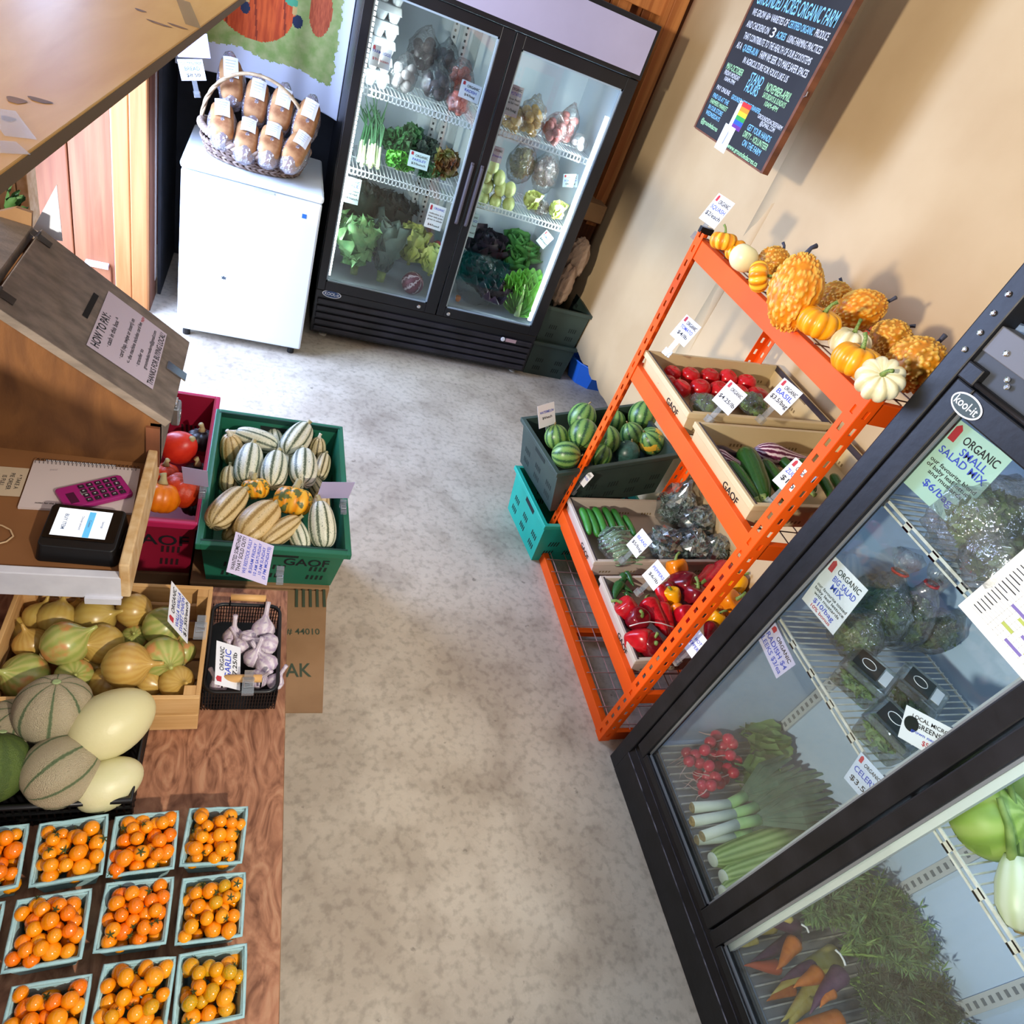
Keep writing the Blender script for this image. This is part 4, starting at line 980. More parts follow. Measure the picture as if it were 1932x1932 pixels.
rcard('white price card among the zucchini', 1498, 903, 1.44, .085, .09, O_+[('ZUCCHINI', BLUE_INK, .1, .22), ('$1.50', INK, -.4, .24)])
rcard('white card clipped behind the cucumbers', 1104, 900, 1.37, .06, .07, O_+[('CUKES', BLUE_INK, 0, .2)])
rcard('white price card in front of the bagged greens', 1206, 1025, 1.40, .07, .09, [('BEANS', BLUE_INK, .3, .2), ('$5/bag', INK, -.3, .2)], logo=False)
rcard('white price card above the pepper crate', 1237, 1085, 1.40, .075, .085, [('PEPPERS', BLUE_INK, .3, .2), ('$6/lb', INK, -.3, .2)], logo=False)
rcard('bluish price card low beside the orange post', 1312, 1215, 1.42, .065, .08, [('HOT', BLUE_INK, .3, .2), ('PEPPERS', BLUE_INK, -.2, .2)], logo=False)
# ================================================================== plywood table on the left and what stands on it
TZ = .58
tb = thing('plywood_table', 'low plywood table holding the onions, melons and tomato punnets', 'table')
obj('top', MB().bx(-.80, .150, -.75, 1.215, TZ-.02, TZ), W_TABLE, tb)
obj('edge_strip', MB().bx(.150, .1515, -.75, 1.215, TZ-.019, TZ-.001), mat('table_edge', '#9a7350', .7, col2='#6d4c33', scale=20), tb)
for x, y in ((-.74, -.68), (.08, -.68), (-.74, 1.10), (-.02, 1.10)):
    obj('leg', MB().bx(x-.035, x+.035, y-.035, y+.035, 0, TZ-.02), W_BROWN, tb, bevel=.003)
obj('apron', MB().bx(-.74, .08, 1.135, 1.155, TZ-.11, TZ-.02), W_BROWN, tb)

# tomato punnets -----------------------------------------------------
PUN = mat('pulp_punnet', '#93bcc2', .85, col2='#a8ccd0', scale=18, bump=.25, bscale=90)
T_O = mat('cherry_orange', '#f08f0c', .16, col2='#ea820a', scale=14, rnd='#f59d14', coat=.2); T_R = mat('cherry_deep_orange', '#ef7507', .16, col2='#e86806', scale=14, rnd='#f68a0e', coat=.2)
T_G = mat('cherry_greenish', '#d99a10', .18, col2='#a89418', scale=9, rnd='#f29a10', coat=.2)
me_ct = {k: shared('cherry_tomato_'+k, lambda: sph(round_fruit(.95, .06), 20, 12), mm) for k, mm in (('o', T_O), ('r', T_R), ('g', T_G))}
me_cc = shared('cherry_calyx', lambda: calyx_mb(5, .34), mat('cherry_calyx_green', '#3f4a1c', .8), False)
def punnet(label, x, y, rz, kinds, tl, seed, group='tomato punnets in rows'):
    t = thing('tomato_punnet', label, 'punnet', (x, y, TZ), (0, 0, rz), group); a, b, h = .0485, .038, .068; th = .0035
    w = [(-1,-1), (1,-1), (1,1), (-1,1)]
    def ring(r, z): return [Vector((sx*r, sy*r, z)) for sx, sy in w]
    m = MB(); o0, o1, i1, i0 = ring(b, 0), ring(a, h), ring(a-th, h), ring(b-th, .004)
    m.hexa(o0, o1); m.f = m.f[2:]; n = len(m.v); m.v += [tuple(v) for v in i1+i0]
    for k in range(4):
        j = (k+1) % 4; m.f.append((4+k, 4+j, n+j, n+k)); m.f.append((n+k, n+j, n+4+j, n+4+k))
    m.f.append((n+4, n+5, n+6, n+7)); m.f.append((0, 3, 2, 1))
    obj('tray', m, PUN, t, bevel=.003)
    rim = ring(a+.001, h)
    rp = []
    rr = random.Random(seed+99)
    for k in range(4):
        p, q = rim[k], rim[(k+1) % 4]
        for j in range(6): rp.append(p.lerp(q, j/6) + Vector((0, 0, rr.uniform(-.0015, .0025))))
    obj('rim', MB().tube(rp, .0032, 6, True), PUN, t, smooth=True)
    rng = random.Random(seed); R_ = Matrix.Rotation(rz, 3, 'Z'); pts = []; g = 'cherry tomatoes of the punnet: ' + tl
    for z, lim, n, dmin in ((.044, .038, 60, 0), (.0645, .0405, 70, 0), (.076, .030, 12, 0)):
        lay_ = []
        for _ in range(1500):
            if len(lay_) >= n: break
            c = Vector((rng.uniform(-lim, lim), rng.uniform(-lim, lim), z + rng.uniform(-.003, .004))); d = rng.uniform(.0210, .0290)
            if all((c-p_).length > (d+e)*.5*.86 for p_, e in lay_) and all((c-p_).length > (d+e)*.5*.70 for p_, e in pts): lay_.append((c, d))
        pts += lay_
    for c, d in pts:
        if c.z < .052:                          # lower layer, hardly showing
            LOWER.append((R_ @ c + Vector((x, y, TZ)), d)); continue
        w_ = R_ @ c + Vector((x, y, TZ)); k = rng.choice(kinds)
        item('cherry_tomato', 'small orange cherry tomato in ' + tl, 'tomato', me_ct[k], w_, (rng.uniform(-1,1), rng.uniform(-1,1), rng.uniform(-.2,1)), d, rng.uniform(0,6), g, [('calyx', me_cc, .46)] if rng.random() < .45 else None)
    return t
D = math.radians; LOWER = []
for lab, x, y, a, kinds, tl, sd in (
        ('pale blue tomato punnet at the table edge in the back row', .025, .562, -3, 'ooo', 'the back-row punnet at the table edge', 1), ('pale blue tomato punnet second from the table edge in the back row', -.090, .560, 2, 'oor', 'the second back-row punnet from the table edge', 2),
        ('pale blue tomato punnet third from the table edge in the back row', -.201, .559, 5, 'ooo', 'the third back-row punnet from the table edge', 3), ('pale blue tomato punnet cut by the left frame edge in the back row', -.318, .553, 5, 'rro', 'the back-row punnet cut by the frame edge', 4),
        ('pale blue tomato punnet at the table edge in the middle row', .030, .441, 0, 'oog', 'the middle-row punnet at the table edge', 5), ('pale blue tomato punnet second from the table edge in the middle row', -.086, .446, 0, 'rro', 'the second middle-row punnet from the table edge', 6),
        ('pale blue tomato punnet third from the table edge in the middle row', -.205, .438, 3, 'oor', 'the third middle-row punnet from the table edge', 7), ('pale blue tomato punnet just showing at the left frame edge in the middle row', -.322, .432, 3, 'rro', 'the middle-row punnet just showing at the frame edge', 8),
        ('pale blue tomato punnet with greenish tomatoes at the table edge in the front row', .039, .326, 1, 'oggg', 'the front-row punnet at the table edge', 9), ('pale blue tomato punnet second from the table edge in the front row', -.070, .325, -2, 'oog', 'the second front-row punnet from the table edge', 10),
        ('pale blue tomato punnet third from the table edge in the front row', -.183, .315, 1, 'roo', 'the third front-row punnet from the table edge', 12)):
    punnet(lab, x, y, D(a), kinds, tl, sd)
lm = MB()
for c, d in LOWER: lm.v, lm.f = lm.v, lm.f; g_ = sph(round_fruit(.95, .05), 12, 8); lm.add(g_.v, g_.f, T(c, (0, 0, 0), d))
lo_ = obj('cherry_tomatoes', lm, T_O, smooth=True); tag(lo_, 'lower layer of orange cherry tomatoes deep in the punnets', 'tomatoes', kind='stuff')

# onion crate ---------------------------------------------------------
W_PINE = mat('crate_pine', '#c99a5e', .6, col2='#ddb47c', scale=1.6, stretch=(3, 30, 30), detail=5); W_PINE2 = mat('crate_pine_y', '#c2935a', .6, col2='#d8ad74', scale=1.6, stretch=(30, 3, 30), detail=5)
oc = thing('onion_crate', 'slatted pine crate full of sweet onions', 'crate')
CX0, CX1, CY0, CY1, CH = -.402, -.028, .815, 1.112, .125
for z in (TZ+.004, TZ+.068):
    obj('slat', MB().bx(CX0, CX1, CY0, CY0+.009, z, z+.055), W_PINE, oc, bevel=.0015); obj('slat', MB().bx(CX0, CX1, CY1-.009, CY1, z, z+.055), W_PINE, oc, bevel=.0015)
    obj('slat', MB().bx(CX0, CX0+.009, CY0+.009, CY1-.009, z, z+.055), W_PINE2, oc, bevel=.0015); obj('slat', MB().bx(CX1-.009, CX1, CY0+.009, CY1-.009, z, z+.055), W_PINE2, oc, bevel=.0015)
for x in (CX0+.009, CX1-.031):
    for y in (CY0+.009, CY1-.031): obj('corner_block', MB().bx(x, x+.022, y, y+.022, TZ+.002, TZ+.122), W_PINE2, oc)
for k in range(5):
    y = CY0+.01 + k*.056; obj('base_slat', MB().bx(CX0+.01, CX1-.01, y, y+.048, TZ+.001, TZ+.008), W_PINE, oc)
O_Y = striped('onion_yellow', [(.0, '#bb9148'), (.45, '#c0994f'), (.9, '#c49f55')], 17, .9, 5, .3, rnd='#b3a352'); O_G = striped('onion_green', [(.0, '#98a252'), (.5, '#a5aa5c'), (.9, '#b3b068')], 13, .6, 5, .3, blotch=('#c98a52', .55, .68), bscale=2.2)
me_on = [shared('onion_y', lambda: onion_mb(.26), O_Y), shared('onion_g', lambda: onion_mb(.20), O_G)]
me_rt = shared('onion_roots', lambda: MB().lathe([(.10, 0), (.07, -.03), (.03, -.04)], 10), DRY_STEM)
for px, py, d, k, ax, z, lab in ((75,1165,58,0,(.2,.6,.6),.66,'at the back left corner'), (108,1168,70,0,(.1,.7,.5),.67,'second in the back row'), (178,1165,78,0,(.8,-.1,.5),.67,'with papery skin amid the back row'), (145,1158,50,0,(0,.5,.6),.63,'peeping up behind the back row'),
        (252,1152,66,0,(.8,-.3,.3),.68,'at the back beside the crate end'), (60,1215,62,0,(-.3,.3,.8),.66,'against the left slats'), (122,1215,86,1,(.9,.5,.4),.70,'with a green and orange cheek'), (195,1215,76,0,(-.6,-.5,.6),.68,'plump and pale in the middle'),
        (255,1205,52,1,(0,-.3,.8),.65,'small and green behind the middle one'), (308,1183,76,1,(.5,-.2,.8),.68,'green striped beside the price card'), (238,1255,88,0,(.95,-.1,.25),.71,'lying with its neck to the right'), (305,1240,80,1,(.4,-.8,.5),.69,'green striped at the right'),
        (345,1232,48,1,(-.2,.8,.4),.66,'bright green in the right corner'), (332,1287,64,0,(.4,-.5,.7),.67,'at the front right corner'), (48,1275,86,1,(-.6,-.3,.7),.66,'half in shade at the front left'), (140,1275,66,1,(.2,-.5,.8),.66,'greenish behind the cantaloupe'),
        (165,1255,56,0,(.8,-.5,.4),.64,'deep among the middle ones'), (205,1292,74,0,(.1,.2,.9),.64,'low at the front'), (283,1287,56,0,(.7,-.6,.4),.66,'small with a torn skin'), (248,1300,62,0,(0,.3,.9),.63,'lowest at the front slats'), (45,1190,60,0,(-.4,.2,.8),.63,'low in the left corner'), (300,1312,56,0,(.1,.3,.9),.62,'half hidden by the front slats')):
    q = P(px, py, z=z); s = size_at(q, d)
    item('onion', 'yellow onion ' + lab + ' of the pine crate' if k == 0 else 'sweet onion ' + lab + ' of the pine crate', 'onion', me_on[k], q, ax, s, jit(3), 'sweet onions in the pine crate', [('root_plate', me_rt, -.46)])
# melons in the black basket -----------------------------------------
mbk = thing('melon_basket', 'black plastic mesh basket holding the melons', 'basket')
bm = MB(); bx0, bx1, by0, by1, bz0, bz1 = -.52, -.122, .635, .835, TZ, TZ+.075
for z in (bz1-.004, TZ+.048, TZ+.024): bm.tube([(bx0,by0,z), (bx1,by0,z), (bx1+.004,by1,z), (bx0,by1,z)], .0035, 6, True)
for k in range(34): x = bx0+(bx1-bx0)*k/33; bm.bx(x-.0015, x+.0015, by0-.001, by0+.001, bz0, bz1); bm.bx(x-.0015, x+.0015, by1-.001, by1+.001, bz0, bz1)
for k in range(18): y = by0+(by1-by0)*k/17; bm.bx(bx1-.001, bx1+.001, y-.0015, y+.0015, bz0, bz1); bm.bx(bx0-.001, bx0+.001, y-.0015, y+.0015, bz0, bz1)
obj('mesh', bm, BLACK, mbk); obj('base', MB().bx(bx0, bx1, by0, by1, TZ, TZ+.004), BLACK, mbk)
obj('rim', MB().tube([(bx0,by0,bz1), (bx1,by0,bz1), (bx1,by1,bz1), (bx0,by1,bz1)], .006, 8, True), BLACK, mbk, smooth=True)
CANT = striped('cantaloupe_net', [(.0, '#62754f'), (.022, '#7f8a63'), (.05, '#bcae8c'), (.9, '#c8b998')], 8, .10, 20, .75, bump=1.0, fine=75)
HON = mat('honeydew', '#d2d0a2', .42, col2='#dad6b0', scale=3, rnd='#d3ca98', bump=.06, bscale=20); GRM = striped('green_melon', [(.2, '#465a24'), (.7, '#526628')], 10, .9, 14, .55, bump=.6, fine=60)
me_can = shared('cantaloupe', lambda: sph(round_fruit(.96, .05, 8, .035), 64, 26), CANT); me_hon = shared('honeydew', lambda: ellips(1.28, .10), HON); me_gm = shared('green_melon', lambda: ellips(1.1), GRM)
me_nv = shared('melon_scar', lambda: MB().lathe([(.06, 0), (.045, .012), (.02, .006)], 14), mat('melon_scar', '#9db07a', .8))
for me, px, py, d, z, ax, lab, cat in ((me_can, 102,1338,134, .71, (.05,.35,.9), 'netted cantaloupe with green ribs seen from its stem end', 'melon'), (me_hon, 213,1363,120, .70, (.75,.55,.15), 'large pale yellow honeydew beside the pine crate', 'melon'),
        (me_can, 114,1455,138, .67, (.75,.65,.1), 'netted cantaloupe lying on its side, half in shade', 'melon'), (me_hon, 205,1478,94, .645, (.8,.4,.1), 'smaller honeydew at the front corner of the black basket', 'melon'),
        (me_can, 25,1375,120, .66, (.2,.2,.9), 'shaded cantaloupe at the back left of the basket', 'melon'), (me_gm, -10,1450,118, .68, (.1,.5,.7), 'dark green melon cut by the left frame edge', 'melon')):
    q = P(px, py, z=z); item('melon', lab, cat, me, q, ax, size_at(q, d), .3, 'melons in the black basket', [('scar', me_nv, .46 if me is me_can else .62)])
# garlic basket --------------------------------------------------------
gb = thing('garlic_basket', 'black wire mesh basket with wooden handles holding garlic', 'basket')
gx0, gx1, gy0, gy1, gz1 = -.024, .126, .862, 1.102, TZ+.072
m = MB()
for k in range(26): x = gx0+(gx1-gx0)*k/25; m.bx(x-.0011, x+.0011, gy0-.001, gy0+.001, TZ+.003, gz1); m.bx(x-.0011, x+.0011, gy1-.001, gy1+.001, TZ+.003, gz1)
for k in range(40): y = gy0+(gy1-gy0)*k/39; m.bx(gx0-.001, gx0+.001, y-.0011, y+.0011, TZ+.003, gz1); m.bx(gx1-.001, gx1+.001, y-.0011, y+.0011, TZ+.003, gz1)
for z in (TZ+.014, TZ+.028, TZ+.042, TZ+.056): m.tube([(gx0,gy0,z), (gx1,gy0,z), (gx1,gy1,z), (gx0,gy1,z)], .0012, 5, True)
obj('mesh', m, BLACK, gb)
cr = .025
def rrect(x0, x1, y0, y1, z, r, n=6):
    return [Vector((cx+r*math.cos(a), cy+r*math.sin(a), z)) for cx, cy, a0 in ((x1-r, y1-r, 0), (x0+r, y1-r, PI/2), (x0+r, y0+r, PI), (x1-r, y0+r, 1.5*PI)) for a in [a0+PI/2*k/n for k in range(n+1)]]
obj('rim', MB().tube(rrect(gx0, gx1, gy0, gy1, gz1, cr), .0045, 8, True), BLACK, gb, smooth=True); obj('base', MB().extr(rrect(gx0, gx1, gy0, gy1, TZ+.001, cr), (0, 0, .004)), BLACK, gb)
for y in (gy0+.012, gy1-.004):
    for x in (.012, .090): obj('handle_wire', MB().tube([(x, y, gz1), (x, y+.002, gz1+.028)], .002, 6), BLACK, gb)
    obj('handle', MB().tube([(.012, y+.002, gz1+.030), (.090, y+.002, gz1+.030)], .0085, 12), mat('handle_wood', '#d9a868', .5), gb, smooth=True)
GAR = striped('garlic_skin', [(.0, '#b9a6b8'), (.4, '#cbbfca'), (.9, '#ded5d8')], 8, .8, 6, .5, blotch=('#a892b4', .52, .72), bscale=5)
me_gar = shared('garlic', lambda: MB().lathe([(.05,-.40),(.25,-.40),(.42,-.30),(.50,-.10),(.47,.08),(.34,.26),(.18,.42),(.11,.60),(.10,.95),(.115,1.15)], 30, None, lambda a, f: 1-.06*(.5+.5*math.cos(9*a))*(1 if f < .6 else 0)), GAR)
for px, py, d, ax, z, lab in ((497,1185,44,(.1,.9,.4),.655,'with its stalk standing up at the back'), (470,1205,40,(.6,.6,.4),.645,'leaning right in the back'), (505,1215,42,(-.95,.15,.2),.66,'with its stalk lying left across the others'), (455,1218,36,(-.5,.8,.3),.64,'half behind the price card'),
        (480,1240,40,(.2,.3,.9),.645,'violet in the middle'), (502,1252,44,(-.6,.75,.4),.65,'with fine ribs at the front right'), (488,1280,38,(.4,-.2,.8),.64,'at the front beside the handle'), (440,1200,40,(0,.3,.9),.63,'in the shaded back corner'), (428,1245,40,(0,.3,.9),.63,'behind the price card'), (412,1290,36,(-.4,.2,.9),.63,'in the front left corner'), (520,1285,34,(.4,.3,.9),.63,'against the front right corner')):
    q = P(px, py, z=z); item('garlic_bulb', 'white and violet garlic bulb ' + lab, 'garlic', me_gar, q, ax, size_at(q, d), jit(3), 'garlic bulbs in the wire basket')
# cards on the table
def flatcard(label, corners, z, lines, **kw):
    """corners: reading lower-left, lower-right, upper-right, upper-left pixels with their heights"""
    ps = [P(px, py, z=zz) for (px, py), zz in zip(corners, z)]
    u = ((ps[1]-ps[0])+(ps[2]-ps[3]))/2; v = ((ps[3]-ps[0])+(ps[2]-ps[1]))/2; c = sum(ps, Vector())/4
    return card(label, c, u, v, u.length, v.length, lines, **kw)
flatcard('price card reading organic garlic leaning in the garlic basket', [(452,1305), (455,1222), (408,1208), (406,1288)], (.672,.672,.70,.70), [('ORGANIC', INK, .5, .24), ('GARLIC', BLUE_INK, .0, .34), ('$7.25/lb', INK, -.55, .24)], holder=None)
flatcard('price card reading organic walla walla sweet onion clipped to the pine crate', [(358,1208), (355,1128), (328,1108), (312,1178)], (.715,.715,.79,.79), [('ORGANIC', INK, .62, .22), ('WALLA WALLA', BLUE_INK, .15, .22), ('SWEET ONION', BLUE_INK, -.25, .22), ('$1.50/each', INK, -.65, .2)], holder=None)
# spring clips holding them
for nm, px, py, z in (('on the onion crate end', 378, 1190, .735), ('on the garlic basket handle', 468, 1295, .69)):
    t = thing('card_clip', 'small clear plastic card clip ' + nm, 'clip'); q = P(px, py, z=z); t.location = q
    obj('grip', MB().bx(-.012, .012, -.02, .02, -.004, .004), CLIP, t); obj('spring', MB().tube([(-.008,-.006,.006), (.008,-.004,.006), (.008,.004,.006), (-.008,.006,.006)], .0012, 5, True), STEEL, t)
    obj('jaw', MB().bx(-.009, .009, .018, .034, -.012, .010), CLIP, t)
# ================================================================== pay counter: tray, cash box, terminal, calculator
PZ = .85
W_BOX = mat('pay_box_plywood', '#5c381b', .65, col2='#7a4f28', scale=2.4, stretch=(5, 5, 2), detail=7, distort=1.2, bump=.08, bscale=30)
W_LID = mat('pay_box_grey_wood', '#6d6259', .75, col2='#8a7d72', scale=3, stretch=(3, 12, 12), detail=6, bump=.12, bscale=40)
W_TRAYW = mat('painted_white_wood', '#dcdde6', .55, col2='#cfd0da', scale=20); KRAFT = mat('kraft_paper', '#84562f', .8, col2='#926237', scale=4)
tr = thing('pay_tray', 'wooden pay tray with a white painted front board raised over the table', 'tray')
obj('floor_board', MB().bx(-.80, -.196, 1.005, 1.72, PZ-.018, PZ), KRAFT, tr)
obj('front_board', MB().bx(-.80, -.190, .985, 1.004, PZ-.052, PZ+.012), W_TRAYW, tr, bevel=.002)
obj('side_board', MB().bx(-.195, -.176, .985, 1.372, PZ-.045, PZ+.050), W_EDGE, tr, bevel=.003)
obj('front_strip', MB().bx(-.255, -.192, .978, .985, PZ-.062, PZ-.046), W_TRAYW, tr)
for y in (1.25, 1.60): obj('support', MB().bx(-.80, -.52, y, y+.05, 0, PZ-.018), W_BROWN, tr)
bx_ = thing('cash_box', 'wooden cash box with a sloping grey slotted lid and padlock', 'cash box')
Y0, Y1 = 1.352, 1.678; xl, xr = -.470, -.172; zl, zr = 1.195, .975; zbk = 1.215
obj('near_side', MB().hexa([(-.62,Y0,PZ+.001), (xr,Y0,PZ+.001), (xr,Y0,zr), (xl,Y0,zl-.005), (-.62,Y0,zl+.015)], [(-.62,Y0+.018,PZ+.001), (xr,Y0+.018,PZ+.001), (xr,Y0+.018,zr), (xl,Y0+.018,zl-.005), (-.62,Y0+.018,zl+.015)]), W_BOX, bx_)
obj('far_side', MB().hexa([(-.62,Y1-.018,PZ+.001), (xr,Y1-.018,PZ+.001), (xr,Y1-.018,zr), (xl,Y1-.018,zl-.005), (-.62,Y1-.018,zl+.015)], [(-.62,Y1,PZ+.001), (xr,Y1,PZ+.001), (xr,Y1,zr), (xl,Y1,zl-.005), (-.62,Y1,zl+.015)]), W_BOX, bx_)
obj('front_panel', MB().bx(xr-.02, xr, Y0, Y1, PZ+.001, zr-.004), W_LID, bx_); obj('corner_strip', MB().bx(xr-.028, xr, Y0-.008, Y0, PZ+.001, zr-.012), W_BROWN, bx_)
obj('rear_top', MB().hexa([(-.62,Y0-.012,zl+.014), (xl+.0,Y0-.012,zl-.004), (xl,Y1+.012,zl-.004), (-.62,Y1+.012,zl+.014)], [(-.62,Y0-.012,zl+.034), (xl,Y0-.012,zl+.018), (xl,Y1+.012,zl+.018), (-.62,Y1+.012,zl+.034)]), W_LID, bx_, bevel=.002)
A = Vector((xl+.004, 0, zl+.0)); B = Vector((xr+.012, 0, zr+.0)); sl_ = (B-A).normalized(); nn = Vector((-sl_.z, 0, sl_.x))*.020
if nn.z < 0: nn = -nn
ld = obj('lid', MB().hexa([A+Vector((0,Y0-.014,0)), B+Vector((0,Y0-.014,0)), B+Vector((0,Y1+.014,0)), A+Vector((0,Y1+.014,0))], [A+nn+Vector((0,Y0-.014,0)), B+nn+Vector((0,Y0-.014,0)), B+nn+Vector((0,Y1+.014,0)), A+nn+Vector((0,Y1+.014,0))]), W_LID, bx_, bevel=.002)
LB = basis(A+nn+Vector((0, Y0-.014, 0))+nn.normalized()*.0008, sl_, (0, 1, 0)); LL = (B-A).length; LW = Y1-Y0+.028
def lidpt(px, py):                            # point on the lid in its own (down-slope, across) coordinates
    q = PI_(px, py, LB.translation, nn.normalized()); w_ = LB.inverted() @ q; return w_.x, w_.y
a, b = lidpt(160, 598), lidpt(182, 555)
obj('coin_slot', MB().poly([(a[0]-.006, a[1], 0), (a[0]+.006, a[1], 0), (b[0]+.006, b[1], 0), (b[0]-.006, b[1], 0)]), mat('slot_black', '#0d0906', .9), ld, mw=LB)
for y in (.045, LW-.04):
    hg = obj('hinge', MB().bx(-.012, .030, y-.012, y+.012, 0, .0015), mat('rusty_hinge', '#3f3630', .6, metal=.4), ld, mw=LB)
    obj('hinge_pin', MB().tube([(.0, y-.014, .003), (.0, y+.014, .003)], .003, 8), mat('rusty_hinge', '#3f3630'), hg)
c4 = [lidpt(*p_) for p_ in ((163, 650), (205, 548), (313, 632), (288, 737))]
cx = sum(c[0] for c in c4)/4; cy = sum(c[1] for c in c4)/4
ph = thing('how_to_pay_sheet', 'white sheet headed how to pay stuck on the cash box lid', 'sign')
PW = ((Vector(c4[1])-Vector(c4[0])).length + (Vector(c4[2])-Vector(c4[3])).length)/2; PH = ((Vector(c4[3])-Vector(c4[0])).length + (Vector(c4[2])-Vector(c4[1])).length)/2
ph.matrix_world = LB @ Matrix.Translation((cx, cy, .0015)) @ Matrix.Rotation(math.atan2(c4[1][1]-c4[0][1], c4[1][0]-c4[0][0]), 4, 'Z')
LILAC_P = mat('lilac_paper', '#cfc3d2', .75)
obj('sheet', MB().bx(-PW/2, PW/2, -PH/2, PH/2, -.0006, 0), LILAC_P, ph)
for s_, y, h_, wd, ink, dx in (('HOW TO PAY:', .40, .135, .58, INK, -.16), ('· cash in this box ↑'.replace('↑', '^'), .25, .075, .52, INK, -.08), ('· card (tap, swipe or insert) on', .05, .07, .72, INK, -.02), ('<- the machine includes card fee', -.07, .065, .74, INK, 0), ('*NEW', -.09, .05, .10, RED_INK, .44),
                               ('· transfer to', -.20, .065, .30, INK, -.18), ('groundedacresfarm@gmail.com', -.31, .06, .70, INK, .06), ('THANKS FOR BUYING LOCAL!', -.44, .10, .92, INK, 0)):
    letter(s_, ph, ink, (dx*PW, y*PH), h_*PH*1.25, width=wd*PW)
# latch and padlock
lt = obj('hasp', MB().bx(xr+.002, xr+.006, 1.50, 1.53, zr-.050, zr-.004), CHROME, bx_); obj('hasp_plate', MB().bx(-.03, .02, -.016, .016, 0, .0025), CHROME, ld, mw=LB @ Matrix.Translation((LL-.012, .19, .001)))
q = Vector((xr+.014, 1.515, zr-.085)); pk = obj('padlock', MB().box(q, (.020, .044, .054)), STEEL, bx_, bevel=.005); obj('shackle', MB().tube([(q.x, q.y-.011, q.z+.018), (q.x, q.y-.011, q.z+.036), (q.x, q.y, q.z+.045), (q.x, q.y+.011, q.z+.036), (q.x, q.y+.011, q.z+.018)], .0036, 8), CHROME, pk, smooth=True)
obj('key_disc', MB().tube([(q.x+.010, q.y, q.z), (q.x+.0115, q.y, q.z)], .009, 14), CHROME, pk)
# notebook
nbk = thing('notebook', 'spiral notebook lying open on the pay tray under the calculator', 'notebook')
cs = [P(px, py, z=PZ+.006) for px, py in ((36, 956), (252, 968), (263, 886), (62, 868))]; nb = sum(cs, Vector())/4; uu = (cs[1]-cs[0]); vv = cs[3]-cs[0]
nbk.matrix_world = basis((nb.x, nb.y, PZ+.0005), (uu.x, uu.y, 0), (vv.x, vv.y, 0)); NW, NH = uu.length, vv.length
obj('pages', MB().bx(-NW/2, NW/2, -NH/2, NH/2, 0, .006), mat('notebook_paper', '#d5c6c2', .8), nbk); m = MB()
for k in range(26): x = -NW*.47+NW*.94*k/25; m.tube([(x+.0028*math.cos(a), NH/2-.002+.006*math.cos(a), .006+.006*math.sin(a)) for a in [2*PI*j/10 for j in range(10)]], .0007, 4, True)
obj('spiral', m, mat('spiral_wire', '#3b3433', .4, metal=.6), nbk); obj('cover_edge', MB().bx(-NW*.4, NW*.25, NH/2-.002, NH/2+.010, 0, .002), WHITE_PAPER, nbk)
letter('notes for the farm stand', nbk, INK, (-NW*.22, -NH*.40), .007, width=NW*.3, lift=.0065); letter('paid', nbk, mat('faint_ink', '#b5a7a8', .8), (-NW*.3, NH*.32), .008, lift=.0065)
# calculator
CALC = mat('calculator_magenta', '#a32173', .35); ca = thing('calculator', 'magenta pocket calculator with dark keys on the notebook', 'calculator')
cs = [P(px, py, z=PZ+.018) for px, py in ((125, 963), (252, 932), (225, 892), (106, 922))]; c0 = sum(cs, Vector())/4; u = cs[1]-cs[0]; v = cs[3]-cs[0]
ca.matrix_world = basis((c0.x, c0.y, PZ+.0068), (u.x, u.y, 0), (v.x, v.y, 0)); KW, KH = u.length, v.length
obj('case', MB().extr(rrect(-KW/2, KW/2, -KH/2, KH/2, 0, KH*.12), (0, 0, .011)), CALC, ca, bevel=.003); obj('display', MB().bx(-KW*.40, -KW*.28, -KH*.30, KH*.16, .0112, .0118), mat('lcd_dark', '#4a1238', .3), ca)
obj('solar_cell', MB().bx(-KW*.20, -KW*.12, -KH*.06, KH*.12, .0112, .0116), mat('pale_key', '#8c8a88', .4), ca)
for i in range(5):
    for j in range(4):
        x = -KW*.14 + i*KW*.125; y = -KH*.32 + j*KH*.21
        k_ = obj('key', MB().bx(x-KW*.045, x+KW*.045, y-KH*.075, y+KH*.075, .011, .0135), mat('key_dark', '#2c1a28', .4), ca, bevel=.001)
        letter('789/-456*C123+=0.%M'[(i*4+j) % 19], k_, WHITE_PAPER, (x, y), KH*.10, rotz=PI/2, lift=.0138)
# card terminal
te = thing('card_terminal', 'black card payment terminal with a lit screen on the pay tray', 'card terminal')
cs = [P(px, py, z=PZ+.02) for px, py in ((68, 1048), (228, 1062), (243, 976), (86, 968))]; c0 = sum(cs, Vector())/4; u = cs[1]-cs[0]; v = cs[3]-cs[0]
te.matrix_world = basis((c0.x, c0.y, PZ+.0005), (u.x, u.y, 0), (v.x, v.y, 0)); KW, KH = u.length, v.length
def rr4(x0, x1, y0, y1, r, zs):                # rounded outline with its own height for every point
    return [Vector((p_.x, p_.y, zs(p_.x, p_.y))) for p_ in rrect(x0, x1, y0, y1, 0, r)]
zt_ = lambda x, y: .042 + .012*(y/KH)
obj('body', MB().hexa(rr4(-KW/2, KW/2, -KH/2, KH/2, .012, lambda x, y: 0), rr4(-KW*.46, KW*.46, -KH*.42, KH*.49, .010, zt_)), BLACK, te, bevel=.002)
gm = obj('screen_glass', MB().hexa(rr4(-KW*.44, KW*.42, -KH*.26, KH*.46, .004, lambda x, y: zt_(x, y)+.0002), rr4(-KW*.44, KW*.42, -KH*.26, KH*.46, .004, lambda x, y: zt_(x, y)+.001)), mat('screen_black', '#08080a', .15), te)
